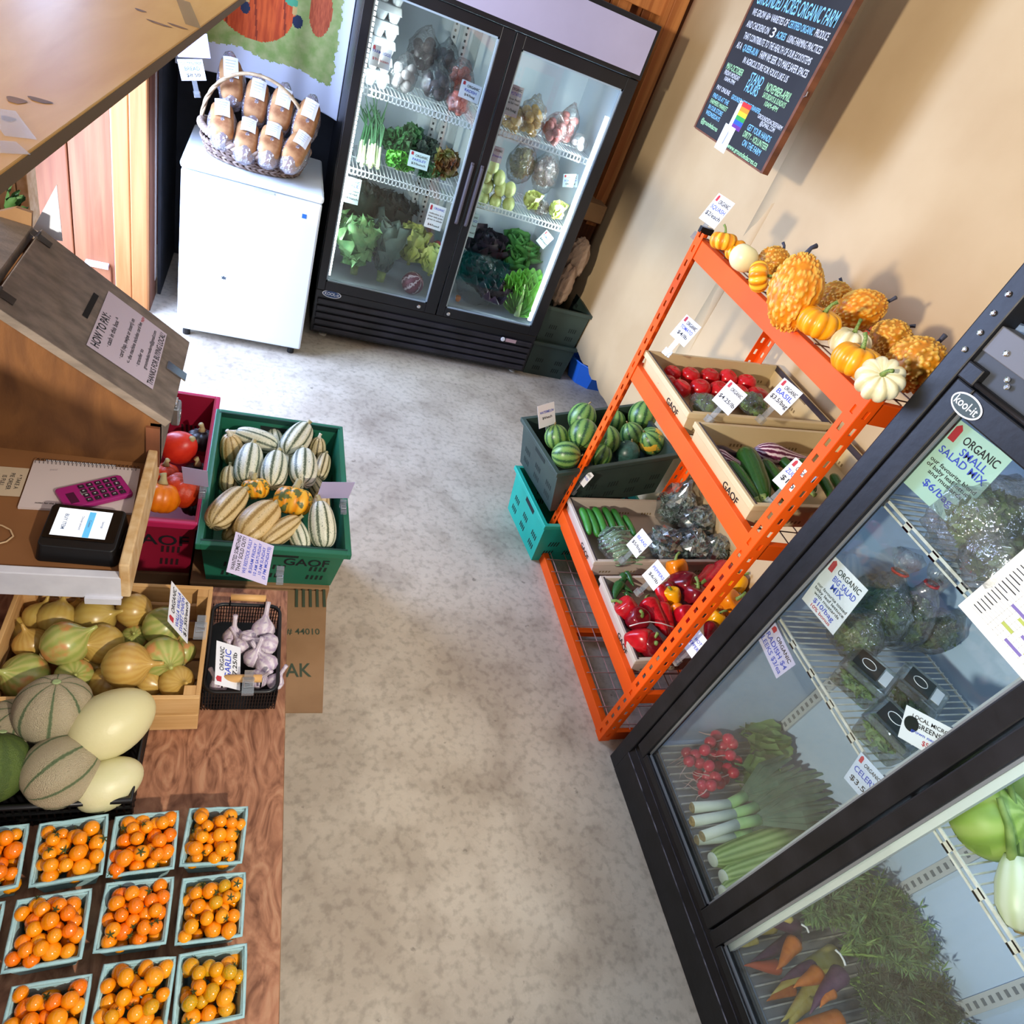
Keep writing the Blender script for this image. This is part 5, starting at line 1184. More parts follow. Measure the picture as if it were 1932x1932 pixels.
sc_ = obj('screen', MB().poly([(-KW*.36, -KH*.20, zt_(0, -KH*.20)+.0015), (KW*.30, -KH*.20, zt_(0, -KH*.20)+.0015), (KW*.30, KH*.40, zt_(0, KH*.40)+.0015), (-KW*.36, KH*.40, zt_(0, KH*.40)+.0015)]), mat('lit_screen', '#e8eef6', .3, emit=.55), te)
obj('screen_button', MB().poly([(KW*.02, -KH*.20, zt_(0, -KH*.2)+.002), (KW*.10, -KH*.20, zt_(0, -KH*.2)+.002), (KW*.10, KH*.36, zt_(0, KH*.36)+.002), (KW*.02, KH*.36, zt_(0, KH*.36)+.002)]), mat('screen_blue', '#5db4e4', .3, emit=.45), te)
for s_, x, h_ in (('BUY ITEM', -.24, .05), ('Choose amount', -.04, .03), ('Custom', .06, .03), ('Settings', .22, .03)):
    o = letter(s_, te, mat('screen_text', '#5a6a84', .5, emit=.3), (0, 0), KH*h_*1.4); o.matrix_local = basis((x*KW, KH*.10, zt_(0, KH*.10)+.0024), (0, -1, -.012/KH), (1, 0, 0)) @ Matrix.Diagonal((KH*h_*1.6,)*3+(1,))
obj('card_slot', MB().bx(KW*.475, KW*.485, -KH*.2, KH*.3, .012, .020), mat('slot_grey2', '#3a3a3f', .4), te)
# odds and ends
st = thing('sticky_note', 'cream note with handwriting at the left end of the pay tray', 'note'); q = P(14, 908, z=PZ+.002); st.matrix_world = basis(q, (.05, -1, 0), (1, .05, 0))
obj('sheet', MB().bx(-.045, .045, -.03, .03, 0, .0006), mat('cream_note', '#cbb79a', .8), st)
for k, s_ in enumerate(('^ TAKE A', 'PIE ORDER', 'IS FULL,', 'THANKS')): letter(s_, st, INK, (0, .018-k*.013), .011, lift=.0009)
cb = obj('cable', MB().tube([tuple(P(px, py, z=PZ+.004)) for px, py in ((-20, 985), (5, 992), (20, 1000), (25, 1012), (12, 1022), (-20, 1030))], .0018, 6), mat('cream_cable', '#c9a981', .5), smooth=True); tag(cb, 'thin cream charging cable on the pay tray', 'cable')
# white paper cup-shaped sign and greenery behind the cash box
fc = thing('folded_card', 'blank white folded card standing behind the cash box', 'card'); a, b, c = P(62, 432, y=1.72), P(118, 455, y=1.72), P(107, 348, y=1.72)
obj('front_leaf', MB().hexa([a, b, c], [a+Vector((0,.002,0)), b+Vector((0,.002,0)), c+Vector((0,.002,0))]), mat('card_white', '#dfe6f4', .6), fc)
b2 = P(88, 380, y=1.80); obj('back_leaf', MB().hexa([c, b, P(95, 452, y=1.80)], [c+Vector((0,.002,0)), b+Vector((0,.002,0)), P(95, 452, y=1.80)+Vector((0,.002,0))]), mat('card_white', '#dfe6f4', .6), fc)
bl = thing('kraft_board', 'brown board standing behind the cash box at the left frame edge', 'board'); c_ = [P(px, py, y=1.69) for px, py in ((-60, 470), (58, 450), (60, 402), (30, 392), (-60, 412))]
obj('panel', MB().hexa(c_, [p_+Vector((0, .012, 0)) for p_ in c_]), CARD_BR, bl)
head_of_leaves('herb_sprig', 'green herb sprig at the left frame edge behind the cash box', 'plant', P(8, 400, y=1.74), (.5, .1, .6), 10, .07, .018, mat('herb_green', '#3f6a34', .6), (.1, .8), 5)
# ================================================================== floor crates by the table
GRN = mat('green_crate', '#1f6a4c', .42, col2='#23735a', scale=5); RED = mat('crimson_crate', '#8f1330', .42, col2='#a01a3a', scale=5)
DKG = mat('dark_green_crate', '#2c3a36', .5, col2='#35463f', scale=5); TEAL = mat('teal_crate', '#17a58c', .45, col2='#1bb299', scale=5); SLOTB = mat('slot_shadow', '#12201c', .8); SLOTR = mat('slot_red_shadow', '#2c0610', .8)
# cardboard boxes underneath
cbx = thing('cardboard_box', 'brown cardboard box printed number 44010 under the table corner', 'box')
obj('carton', MB().bx(-.16, .262, 1.22, 1.415, 0, .352), CARD_BR, cbx, bevel=.003); f_ = obj('flap', MB().hexa([(.05,.99,.354), (.27,.985,.354), (.292,1.41,.354), (.05,1.41,.354)], [(.05,.99,.358), (.27,.985,.358), (.292,1.41,.358), (.05,1.41,.358)]), CARD_BR, cbx)
GRI = mat('green_print', '#3f4a36', .8)
for s_, px, py, h_, wd in (('# 44010', 572, 1192, .022, .095), ('OAK', 548, 1266, .045, .11)):
    q = P(px, py, z=.3588); o = obj('lettering', text_mesh(s_), GRI, f_); me = o.data; xs = [v_.co.x for v_ in me.vertices]; k = wd/(max(xs)-min(xs)); o.matrix_local = basis(q, (1, .02, 0), (0, 1, 0)) @ Matrix.Diagonal((k, h_*1.4, 1, 1))
cb2 = thing('cardboard_box', 'brown cardboard box carrying the green squash crate', 'box'); obj('carton', MB().bx(-.10, .300, 1.418, 1.99, 0, .360), CARD_BR, cb2, bevel=.003)
for k in range(5): q = P(560+k*13, 1128, z=.362); obj('print_line', MB().bx(q.x-.004, q.x+.004, q.y-.035, q.y+.035, .3605, .3612), GRI, cb2)
cb3 = thing('cardboard_box', 'brown cardboard box under the crimson crate', 'box'); obj('carton', MB().bx(-.46, -.108, 1.50, 2.08, 0, .298), CARD_BR, cb3, bevel=.003)
crate('squash_crate', 'green vented crate full of striped delicata squash', .62, .40, .19, GRN, (.122, 1.712, .361), (0, 0, -PI/2), 'GAOF', INK, None, True, .90, word_side='x+', slot_m=SLOTB, rim_strip=mat('dark_green_rim', '#123f33', .5))
crate('pumpkin_crate', 'crimson vented crate with orange and red pumpkins', .62, .38, .245, RED, (-.284, 1.792, .30), (0, 0, -PI/2), 'GAOF', INK, mat('crimson_rim', '#c02258', .4), True, .92, word_side='x+', slot_m=SLOTR)
DEL = striped('delicata', [(.0, '#2f3320'), (.13, '#4a4a30'), (.24, '#c9b98a'), (.9, '#dccfa6')], 9, .35, 26, .42, rnd='#d9a95c', blotch=('#8f8f62', .60, .66), bscale=22)
DEL2 = striped('delicata_pale', [(.0, '#4f5a45'), (.14, '#6f7a60'), (.26, '#d3d4b8'), (.9, '#e6e4cc')], 9, .35, 26, .42, blotch=('#9aa28a', .60, .66), bscale=22)
CARN = striped('carnival_squash', [(.0, '#e08a10'), (.4, '#f2a51a'), (.9, '#f7bb3a')], 9, .3, 8, .4, blotch=('#5f6a3a', .52, .58), bscale=5)
me_del = [shared('delicata_squash', lambda: long_squash(9, 2.1, .09), DEL), shared('delicata_pale_squash', lambda: long_squash(9, 1.75, .09), DEL2), shared('delicata_short_squash', lambda: long_squash(9, 1.5, .10), DEL)]
me_car = shared('carnival', lambda: pumpkin(9, .82, .14, .3), CARN); me_ds = shared('squash_stem', lambda: stalk(.26, .09, .2), mat('squash_stem', '#b5a878', .7)); me_dw = shared('pale_stem', lambda: stalk(.26, .09, .2), mat('white_stem', '#e6e0cc', .7))
def sq(mi, px, py, dpx, ang, flat, z, lab, st=None):
    """ang = direction of the stem end in the picture (degrees from right, up positive); flat = 0 lying, 1 end-on"""
    q = P(px, py, z=z); d = size_at(q, dpx); e = P(px+20*math.cos(D(ang)), py-20*math.sin(D(ang)), z=z) - q; e.normalize()
    ax = e*(1-flat) + (CAMV-q).normalized()*flat
    item('delicata_squash', 'striped delicata squash ' + lab + ' in the green crate', 'squash', me_del[mi], q, ax, d, jit(3), 'delicata squash in the green crate', [('stem', st or me_ds, me_del_h[mi])])
me_del_h = [1.02, .85, .73]
for a_ in ((2, 438, 848, 44, 100, .55, .50, 'standing in the back left corner', me_dw), (1, 484, 830, 44, 160, .15, .52, 'pale and leaning at the back left', me_dw), (1, 520, 838, 36, 100, .3, .48, 'low between two pale ones at the back'), (1, 560, 830, 50, 55, .2, .54, 'pale, at the back, tipped to the right'), (2, 598, 850, 34, 80, .5, .50, 'with white stem tips at the back right', me_dw),
            (1, 470, 876, 52, 80, .25, .53, 'grey-green left of the middle'), (1, 518, 886, 50, 80, .15, .55, 'pale green in the very middle'), (1, 573, 882, 52, 88, .10, .56, 'palest and upright in the middle right'), (0, 608, 880, 30, 75, .2, .51, 'slim against the right wall'),
            (0, 430, 957, 54, 48, .0, .56, 'tan and long at the left'), (2, 487, 985, 68, 45, .15, .55, 'dark blotched at the front'), (0, 530, 1002, 44, 35, .1, .54, 'tan at the front'), (1, 562, 1010, 40, 110, .2, .52, 'low at the front behind the tan one'), (1, 607, 990, 52, 95, .35, .55, 'round tan and white in the front right corner'),
            (0, 605, 958, 36, 85, .2, .52, 'greyish against the right wall at the front'), (2, 432, 905, 36, 85, .3, .48, 'dark, deep at the left wall'), (0, 600, 925, 32, 120, .2, .49, 'tan, deep beside the purple card'), (2, 505, 965, 40, 40, .3, .49, 'deep between the front ones'), (0, 455, 995, 40, 40, .1, .50, 'tan, deep under the blotched one'), (1, 540, 870, 34, 85, .2, .50, 'deep behind the middle pair')):
    sq(*a_)
for px, py, d, z, ax, lab in ((553, 945, 72, .555, (.1,.6,.6), 'orange and green carnival squash at the front of the green crate'), (482, 922, 52, .53, (-.2,.5,.7), 'orange and green carnival squash half hidden at the left of the green crate')):
    q = P(px, py, z=z); item('carnival_squash', lab, 'squash', me_car, q, ax, size_at(q, d), .8, 'carnival squash', [('stem', me_ds, .30)])
KUR = mat('red_kuri', '#cf2a1c', .35, col2='#e23a22', scale=4, bump=.05, bscale=20); ORP = mat('orange_pumpkin', '#e2700c', .35, col2='#ee8412', scale=4); ROR = mat('red_orange_pumpkin', '#cc3d12', .4, col2='#b93510', scale=8, bump=.2, bscale=30); DKP = mat('dark_squash', '#1c1f26', .45)
me_kur = shared('kuri_squash', lambda: ellips(1.12, .18), KUR); me_orp = shared('orange_pumpkin', lambda: pumpkin(10, .85, .06, .25), ORP); me_ror = shared('rough_pumpkin', lambda: pumpkin(9, .85, .08, .25), ROR); me_dkp = shared('dark_squash', lambda: pumpkin(9, .75, .1, .3), DKP)
for me, px, py, d, z, ax, lab in ((me_kur, 340, 843, 62, .52, (.5,-.2,.6), 'glossy red kuri squash behind the padlock'), (me_orp, 302, 938, 72, .53, (.1,.5,.8), 'smooth orange pumpkin at the near end of the crimson crate'), (me_ror, 345, 925, 72, .52, (.3,.2,.8), 'rough red-orange pumpkin in the crimson crate'), (me_ror, 312, 895, 50, .50, (0,.3,.9), 'red-orange pumpkin beside the tray board'),
        (me_dkp, 380, 830, 54, .48, (0,.2,1), 'black-green squash in the far end of the crimson crate'), (me_dkp, 372, 895, 56, .46, (0,.2,1), 'black-green squash in the middle of the crimson crate'), (me_dkp, 365, 955, 44, .47, (0,.2,1), 'black-green squash in the near corner of the crimson crate')):
    q = P(px, py, z=z); item('squash', lab, 'squash', me, q, ax, size_at(q, d), jit(3), 'pumpkins and squash in the crimson crate', [('stem', me_ds, .36)])
LIL = mat('lilac_card', '#c9bfe6', .7)
def card4(label, pts, lines, **kw):
    """card from four reading-order points: lower left, lower right, upper right, upper left (x, y pixel and height)"""
    ps = [P(a, b, z=z) for a, b, z in pts]; u = ((ps[1]-ps[0])+(ps[2]-ps[3]))/2; v = ((ps[3]-ps[0])+(ps[2]-ps[1]))/2
    return card(label, sum(ps, Vector())/4, u, v, u.length, v.length, lines, **kw)
card4('lilac card reading wanted something that sold out clipped to the green crate', [(500, 1105, .60), (520, 1030, .62), (442, 1003, .66), (430, 1078, .64)], [('WANTED SOMETHING', INK, .75, .13), ('THAT SOLD OUT?', INK, .5, .13), ('WE RESTOCK FULLY', BLUE_INK, .2, .12), ('8:30AM FRIDAY', BLUE_INK, -.08, .11), ('10 AM SATURDAY', BLUE_INK, -.32, .11), ('10 AM SUNDAY', BLUE_INK, -.55, .11), ('(3 PM MONDAYS)', BLUE_INK, -.78, .11)], logo=False, holder=None, tint=mat('pale_lilac_card', '#d9d0ee', .7), name='notice_card')
card4('lilac card standing on the right rim of the green crate', [(612, 938, .585), (672, 938, .585), (655, 912, .66), (592, 912, .66)], [], logo=False, holder=None, tint=LIL)
card4('lilac card standing on the right rim of the crimson crate', [(368, 912, .585), (412, 920, .585), (372, 888, .66), (320, 880, .66)], [], logo=False, holder=None, tint=LIL)
for nm, px, py, z in (('on the rim of the green crate beside the lilac card', 648, 960, .56), ('on the near rim of the green crate', 528, 1090, .57), ('on the rim of the crimson crate', 382, 930, .565)):
    t = thing('card_clip', 'clear plastic card clip ' + nm, 'clip'); t.location = P(px, py, z=z)
    obj('grip', MB().bx(-.009, .009, -.022, .022, -.004, .004), CLIP, t); obj('jaw', MB().bx(-.010, .010, .016, .032, -.012, .012), CLIP, t); obj('spring', MB().tube([(-.007,-.006,.007), (.007,-.004,.007), (.007,.004,.007), (-.007,.006,.007)], .0012, 5, True), STEEL, t)
# watermelon crates beyond the rack
crate('lower_crate', 'teal and dark vented crate under the watermelons', .60, .39, .25, TEAL, (1.535, 2.17, 0), (0, 0, D(6)), None, None, None, True, .90, slot_m=SLOTB)
wc = crate('watermelon_crate', 'dark green vented crate of small watermelons tilted on the teal crate', .60, .37, .25, DKG, (1.528, 2.235, .318), (0, D(-11), D(10)), None, None, None, True, .93, slot_m=SLOTB)
WM = striped('watermelon_skin', [(.0, '#25482a'), (.16, '#365f32'), (.34, '#5c8642'), (.95, '#76994f')], 10, .6, 26, .35); WMD = mat('dark_watermelon', '#2c4a44', .35, col2='#38605a', scale=10); 
WMY = striped('watermelon_yellow_spot', [(.0, '#25482a'), (.16, '#365f32'), (.34, '#5c8642'), (.95, '#76994f')], 10, .6, 26, .35, blotch=('#e5b23a', .56, .60), bscale=3)
me_wm = [shared('watermelon', lambda: ellips(1.06), WM), shared('watermelon_dark', lambda: ellips(1.04), WMD), shared('watermelon_spot', lambda: ellips(1.05), WMY)]; me_wn = shared('watermelon_stem', lambda: stalk(.10, .03, .4), DRY_STEM)
for k, px, py, d, z, ax, lab in ((0, 1098, 788, 54, .56, (.2,.3,.8), 'watermelon at the back, behind the pale one'), (0, 1100, 820, 58, .60, (.3,.7,.5), 'pale lit watermelon on top of the heap'), (0, 1050, 825, 46, .55, (-.3,.5,.8), 'watermelon at the far left beside the white card'), (0, 1068, 858, 52, .55, (.8,-.3,.3), 'watermelon at the near left corner with its blossom end showing'),
        (0, 1145, 830, 52, .56, (-.2,.5,.8), 'shaded watermelon behind the orange post'), (0, 1133, 860, 44, .52, (.2,.4,.8), 'watermelon at the near wall, behind the post'), (0, 1192, 820, 46, .57, (-.5,.4,.6), 'watermelon right of the orange post'), (0, 1212, 785, 54, .60, (.1,.5,.8), 'watermelon at the far right of the crate'),
        (1, 1183, 855, 48, .53, (0,.2,1), 'dark blue-green smooth watermelon at the near wall'), (2, 1228, 832, 52, .58, (-.7,.1,.5), 'watermelon with a yellow ground spot by the rack beam'), (0, 1160, 795, 40, .54, (0,.4,.8), 'watermelon deep at the far wall')):
    q = P(px, py, z=z); item('watermelon', 'small striped ' + lab if k != 1 else 'small ' + lab, 'watermelon', me_wm[k], q, ax, size_at(q, d), jit(3), 'watermelons in the dark crate', [('stem', me_wn, .51)])
card4('blank-looking white card on the far rim of the watermelon crate', [(1018, 808, .58), (1052, 798, .58), (1042, 758, .66), (1013, 768, .66)], [('WATERMELON', BLUE_INK, .3, .16), ('$4/each', INK, -.2, .16)], logo=False)
# corner stack beside the fridge
for k in range(2): crate('storage_crate', 'empty dark green crate at the %s of the corner stack' % ('bottom', 'top')[k], .30, .50, .25, DKG, (1.825, 3.95, .245*k), (0, 0, 0), None, None, None, True, .93, slot_m=SLOTB, group='dark crates in the corner')
pbg = thing('paper_bag_bundle', 'crumpled brown paper bags stuffed beside the upright fridge', 'paper bags')
def crumple(c, d, seed):
    rng = np.random.RandomState(seed); ks = rng.normal(size=(8, 3))*5; ps = rng.rand(8)*6
    def fn(a, p):
        cc = math.cos(p); v = np.array((cc*math.cos(a), cc*math.sin(a), math.sin(p))); k = float(np.sum(np.abs(np.sin(ks @ v + ps))))/8
        return (c[0]+d[0]*v[0]*(.7+.5*k), c[1]+d[1]*v[1]*(.7+.5*k), c[2]+d[2]*v[2]*(.7+.5*k))
    return sph(fn, 26, 18)
KB = mat('kraft_bag', '#8d7462', .85, col2='#a58c78', scale=9, bump=.3, bscale=20)
for k, (c, d) in enumerate((((1.80, 3.86, .76), (.075, .05, .13)), ((1.76, 3.80, .60), (.06, .04, .13)))): obj('bag', crumple(c, d, 3+k), KB, pbg)
bbx = thing('carton', 'small brown carton on the ledge above the paper bags', 'box'); obj('box', MB().bx(1.70, 1.94, 4.02, 4.30, .956, 1.06), CARD_BR, bbx)
tub = thing('blue_tub', 'bright blue plastic tub on the floor below the cardboard sheet', 'tub')
pr = [(.15, 0), (.19, .16), (.195, .165), (.185, .165), (.146, .008), (.02, .006)]; obj('shell', MB().lathe(pr, 10, T((2.20, 3.80, 0))), mat('blue_plastic', '#2a6fd0', .4), tub)
obj('rim', MB().tube([(2.20+.193*math.cos(a), 3.80+.193*math.sin(a), .163) for a in [2*PI*k/20 for k in range(20)]], .006, 6, True), mat('blue_plastic', '#2a6fd0'), tub)
# ================================================================== goods in the tall two-door fridge
EGGC = mat('egg_carton', '#dfe6ea', .7)
def egg_carton(label, x, y, z):
    t = thing('egg_carton', label, 'egg carton', (x, y, z), (0, 0, 0), 'stack of egg cartons'); m = MB()
    for i in range(2):
        for j in range(4): m.lathe([(.018, 0), (.026, .022), (.028, .034)], 10, T((-.03+.06*i, .03+.058*j, 0)))
    obj('cups', m, EGGC, t); obj('lid', MB().hexa([(-.062,0,.034), (.062,0,.034), (.062,.235,.034), (-.062,.235,.034)], [(-.054,.008,.066), (.054,.008,.066), (.054,.227,.066), (-.054,.227,.066)]), EGGC, t, bevel=.004); return t
zs = ZS['L', 0]
for k in range(6): egg_carton('white egg carton, %s of the stack in the fridge' % ('bottom one', 'second from the bottom', 'third from the bottom', 'third from the top', 'second from the top', 'topmost')[k], .432, 3.80, zs+.001+k*.068)
BEET = mat('beet_dark', '#3a2a30', .6, col2='#4d3a3e', scale=8); TURN = mat('turnip_pale', '#c9c2c4', .5); POTY = mat('potato_yellow', '#c9973f', .55, col2='#d9b062', scale=9); POTR = mat('potato_red', '#b0585a', .55, col2='#c27a74', scale=9); ROSE = mat('rose_root', '#c2645a', .5, col2='#d98a7c', scale=6)
rf = lambda key, m: shared('root_'+key, lambda: sph(round_fruit(.85, .03), 16, 10), m)
def fb(label, px, py, y, dims, key, m, n, sc, seed, part):
    q = P(px, py, y=y); return round_bag('vegetable_bag', label, q, dims, rf(key, m), n, sc, seed, (0, 0, jit(1)), 'bagged roots in the upright fridge', part)
fb('clear bag of pale turnips beside the egg cartons', 762, 140, 3.84, (.15,.13,.15), 'turnip', TURN, 11, .05, 1, 'turnip'); fb('crinkled clear bag of dark beets in the middle of the top shelf', 825, 158, 3.82, (.17,.14,.14), 'beet', BEET, 12, .055, 2, 'beet')
fb('bag of dark beets behind the crinkled bag', 800, 100, 4.02, (.17,.14,.20), 'beet', BEET, 12, .055, 3, 'beet'); fb('bag of dark beets at the back beside the perforated strip', 842, 115, 4.05, (.16,.13,.16), 'beet', BEET, 10, .055, 4, 'beet')
fb('bag of rosy radishes on top at the right end of the top shelf', 868, 145, 3.92, (.15,.13,.14), 'rose', ROSE, 12, .045, 5, 'radish'); fb('bag of rosy radishes at the front right of the top shelf', 862, 190, 3.80, (.15,.12,.11), 'rose', ROSE, 11, .045, 6, 'radish')
fb('bag of yellow potatoes half behind the price card', 965, 222, 3.84, (.14,.13,.13), 'poty', POTY, 9, .055, 7, 'potato'); fb('bag of yellow potatoes tied tall on the right-hand top shelf', 1003, 222, 3.84, (.15,.13,.18), 'poty', POTY, 12, .055, 8, 'potato')
fb('bag of red potatoes beside the yellow ones', 1045, 245, 3.82, (.14,.12,.14), 'potr', POTR, 10, .052, 9, 'potato'); fb('bag of red potatoes at the right end, taller one', 1070, 235, 3.90, (.12,.11,.18), 'potr', POTR, 10, .050, 10, 'potato'); fb('empty-looking clear bag at the far right of the top shelf', 1092, 268, 3.80, (.10,.10,.07), 'turnip', TURN, 4, .035, 11, 'turnip')
# middle shelf, left door: scallions and bunched herbs
SCW = mat('scallion_white', '#e6ead4', .4, col2='#cfe0a8', scale=10); SCG = mat('scallion_green', '#2f5f3a', .5, col2='#3f7448', scale=12)
sb = thing('scallion_bunch', 'bunch of scallions with white roots on the middle shelf', 'scallions'); zb = ZS['L', 1]; rg = random.Random(9); mw_, mg_ = MB(), MB()
for k in range(26):
    x = .405+rg.uniform(0,.12); y = 3.78+rg.uniform(0,.10); z = zb+.012+rg.uniform(0,.03); mw_.tube([(x, y-.02, z), (x+.004, y+.03, z+.03), (x+.006, y+.08, z+.07)], [.010, .006, .005], 6)
    mg_.tube([(x+.006, y+.08, z+.07), (x+.01+rg.uniform(-.02,.02), y+.14, z+.15), (x+rg.uniform(-.04,.05), y+.20, z+rg.uniform(.18,.27))], [.005, .005, .002], 5)
stuff(obj('stalks', mw_, SCW, sb)); stuff(obj('greens', mg_, SCG, sb))
PAR = mat('parsley', '#3f8a2a', .5, col2='#5fae38', scale=40); PAR2 = mat('parsley_dark', '#2a5c34', .5, col2='#3a7040', scale=40); KAD = mat('kale_dark', '#25362f', .55, col2='#33463c', scale=20); KAL = mat('kale_pale', '#7fbf7a', .5, col2='#9fd08a', scale=25); MIX = mat('red_greens', '#5a6a30', .5, col2='#7d4a30', scale=12); LET = mat('lettuce_yellow', '#a9b85c', .5, col2='#c3cc7c', scale=14); ROM = mat('romaine', '#5fa838', .5, col2='#7cc04e', scale=8); ROMD = mat('leaf_green', '#3f7a3c', .5, col2='#559148', scale=14); PUR = mat('purple_lettuce', '#231c28', .4, col2='#3d2834', scale=12)
def bunch(label, px, py, y, dims, m, seed, n=240, L=.05, W=.035, name='herb_bunch'):
    q = P(px, py, y=y); t = thing(name, label, 'greens', q, (0, 0, 0), 'bunched greens in the upright fridge'); stuff(obj('leaves', leafy_fill(*dims, n, L, W, seed), m, t))
    obj('stems', MB().tube([(0, -.01, -dims[2]*.5), (0, 0, -dims[2]*.2), (0, .01, .0)], [.018, .016, .012], 8), GREEN_STEM, t, smooth=True); return t
bunch('dark green parsley bunch behind the bright one', 752, 268, 3.98, (.20,.15,.17), PAR2, 21); bunch('bright green parsley bunch at the shelf front', 755, 303, 3.79, (.17,.12,.09), PAR, 22); bunch('dark parsley bunch under the price card', 800, 318, 3.80, (.17,.12,.08), PAR2, 23)
bunch('black-green kale bunch at the back of the middle shelf', 806, 278, 4.02, (.17,.12,.12), KAD, 24); bunch('bunch of red-stemmed greens at the right of the middle shelf', 842, 308, 3.82, (.14,.12,.17), MIX, 25, 200, .06, .04); bunch('dark herb bunch in the middle of the shelf', 775, 262, 4.04, (.16,.12,.20), PAR2, 26)
# bottom, left door
head_of_leaves('kale_bunch', 'pale green curly kale bunch tied at the bottom left', 'kale', P(668, 512, y=3.78), (-.05, .2, 1), 28, .33, .15, KAL, (.02, .62), 31, 'kale bunches', .16, .04, .25, 9, core=None, stem_m=GREEN_STEM)
head_of_leaves('kale_bunch', 'dark flat kale bunch tied with a green band at the bottom', 'kale', P(718, 525, y=3.77), (.0, .15, 1), 22, .36, .13, mat('kale_grey', '#4a605a', .55, col2='#5a7068', scale=20), (.02, .42), 32, 'kale bunches', .07, .04, .35, 6, stem_m=GREEN_STEM)
head_of_leaves('kale_bunch', 'dark kale bunch lying behind the pale one', 'kale', P(672, 425, y=4.0), (.1, .3, .9), 30, .28, .12, KAD, (.1, 1.0), 33, 'kale bunches', .15, .12, .3, 9); head_of_leaves('kale_bunch', 'nearly black kale bunch at the back of the bottom shelf', 'kale', P(730, 432, y=4.05), (.1, .2, .9), 28, .25, .12, mat('kale_black', '#1f2626', .6, col2='#2a3230', scale=20), (.1, 1.1), 34, 'kale bunches', .15, .12, .3, 9)
head_of_leaves('lettuce', 'yellow-green lettuce behind the radicchio', 'lettuce', P(770, 500, y=3.90), (0, .1, 1), 18, .24, .17, LET, (.0, .6), 35, 'lettuces', .06, .1, .6, 5); head_of_leaves('lettuce', 'pale lettuce right of the radicchio', 'lettuce', P(808, 520, y=3.82), (.1, .0, 1), 18, .20, .15, LET, (.0, .6), 36, 'lettuces', .06, .1, .6, 5)
RAD = striped('radicchio', [(.0, '#e6d6d8'), (.12, '#c9a0a8'), (.25, '#5a1f34'), (.9, '#7a2c44')], 7, .8, 9, .45); q = P(780, 528, y=3.77); q.z = .345+.062
item('radicchio', 'purple and white radicchio at the front of the bottom shelf', 'radicchio', shared('radicchio', lambda: sph(round_fruit(1.0, .0, 7, .06), 40, 20), RAD), q, (.4, -.3, .6), .13, 0)
# middle shelf, right door
PEAR = mat('pale_pear', '#a9b86a', .45, col2='#c3cd8c', scale=6, rnd='#bfc98a'); me_pear = shared('pale_oval', lambda: ellips(1.45, .12), PEAR); zr_ = ZS['R', 1]
for px, py, lab in ((912,372,'bottom row, first'), (935,378,'bottom row, second'), (960,384,'bottom row, third'), (920,350,'second row, first'), (945,355,'second row, second'), (962,357,'second row, third'), (918,330,'third row, first'), (942,335,'third row, second'), (930,312,'top of the pile')):
    q = P(px, py, y=3.79); item('green_vegetable', 'pale green oval vegetable, %s, in the right-hand fridge door' % lab, 'vegetable', me_pear, q, (.2, .6, .35), .068, jit(3), 'pile of pale green oval vegetables')
leaf_bag('cabbage_bag', 'big bag of brownish greens at the back of the middle shelf', P(985, 308, y=4.06), (.17, .14, .22), mat('brown_greens', '#6f6a40', .6, col2='#857c52', scale=20), 61, 240, .06, .04, film=FILM2); leaf_bag('cabbage_bag', 'clear bag of grey-red cabbage at the back right', P(1030, 325, y=4.0), (.16, .14, .22), mat('grey_red_greens', '#8a6a68', .6, col2='#9b8a80', scale=20), 62, 220, .06, .04, film=FILM)
for px, py, lab in ((998, 380, 'left'), (1045, 398, 'right')): head_of_leaves('bok_choy', 'pale bok choy head at the front of the middle shelf, %s one' % lab, 'bok choy', P(px, py+16, y=3.79), (-.1, -.1, 1), 16, .11, .085, LET, (.0, .7), 37, 'bok choy heads', .06, .1, .6, 5)
leaf_bag('lettuce_bag', 'bag of dark red lettuce between the bok choy heads', P(1018, 390, y=3.84), (.13, .11, .08), mat('dark_red_leaf', '#4a3038', .5, col2='#5f4a44', scale=20), 63, 160, .05, .03, film=FILM)
# bottom, right door
for k, (px, py, y, s) in enumerate(((905, 500, 4.0, 1.15), (890, 540, 3.86, 1.0), (915, 565, 3.79, .9))):
    head_of_leaves('purple_lettuce', 'dark purple lettuce, %s of three at the bottom right' % ('rear', 'middle', 'front')[k], 'lettuce', P(px, py, y=y), (0, -.1+.2*k*0, 1), 26, .22*s, .18*s, PUR, (.0, 1.2), 40+k, 'purple lettuces', .12, .15, .5, 7)
ob = obj('bag_film', bag_mb(.30, .26, .30, 77, .8), FILM2, loc=P(905, 530, y=3.90), smooth=True); tag(ob, 'clear plastic bag around the dark purple lettuces', 'bag')
for k, (px, py, y) in enumerate(((965, 470, 4.05), (985, 490, 3.98), (960, 500, 3.92))): head_of_leaves('leaf_lettuce', 'dark green leaf lettuce behind the romaine, %s one' % ('upper', 'right', 'lower')[k], 'lettuce', P(px, py+10, y=y), (0, -.2, .9), 14, .17, .14, ROMD, (.1, 1.0), 50+k, 'leaf lettuces', .04, .2, .4, 4)
rm_ = thing('romaine_lettuce', 'bright green romaine lettuce leaning at the glass', 'lettuce', P(972, 592, y=3.76), (-.12, -.05, 0))
for k in range(9):
    c = obj('leaf', leaf_mb(.25+.01*k, .10+.006*k, .012, .03, .5, freq=5, stem=.05, seed=70+k), ROM, rm_, smooth=True); c.matrix_local = Matrix.Rotation((k-4)*.16, 4, 'Y') @ Matrix.Translation((0, -.005*k, 0)) @ Matrix.Rotation(PI/2-.04*k, 4, 'X')
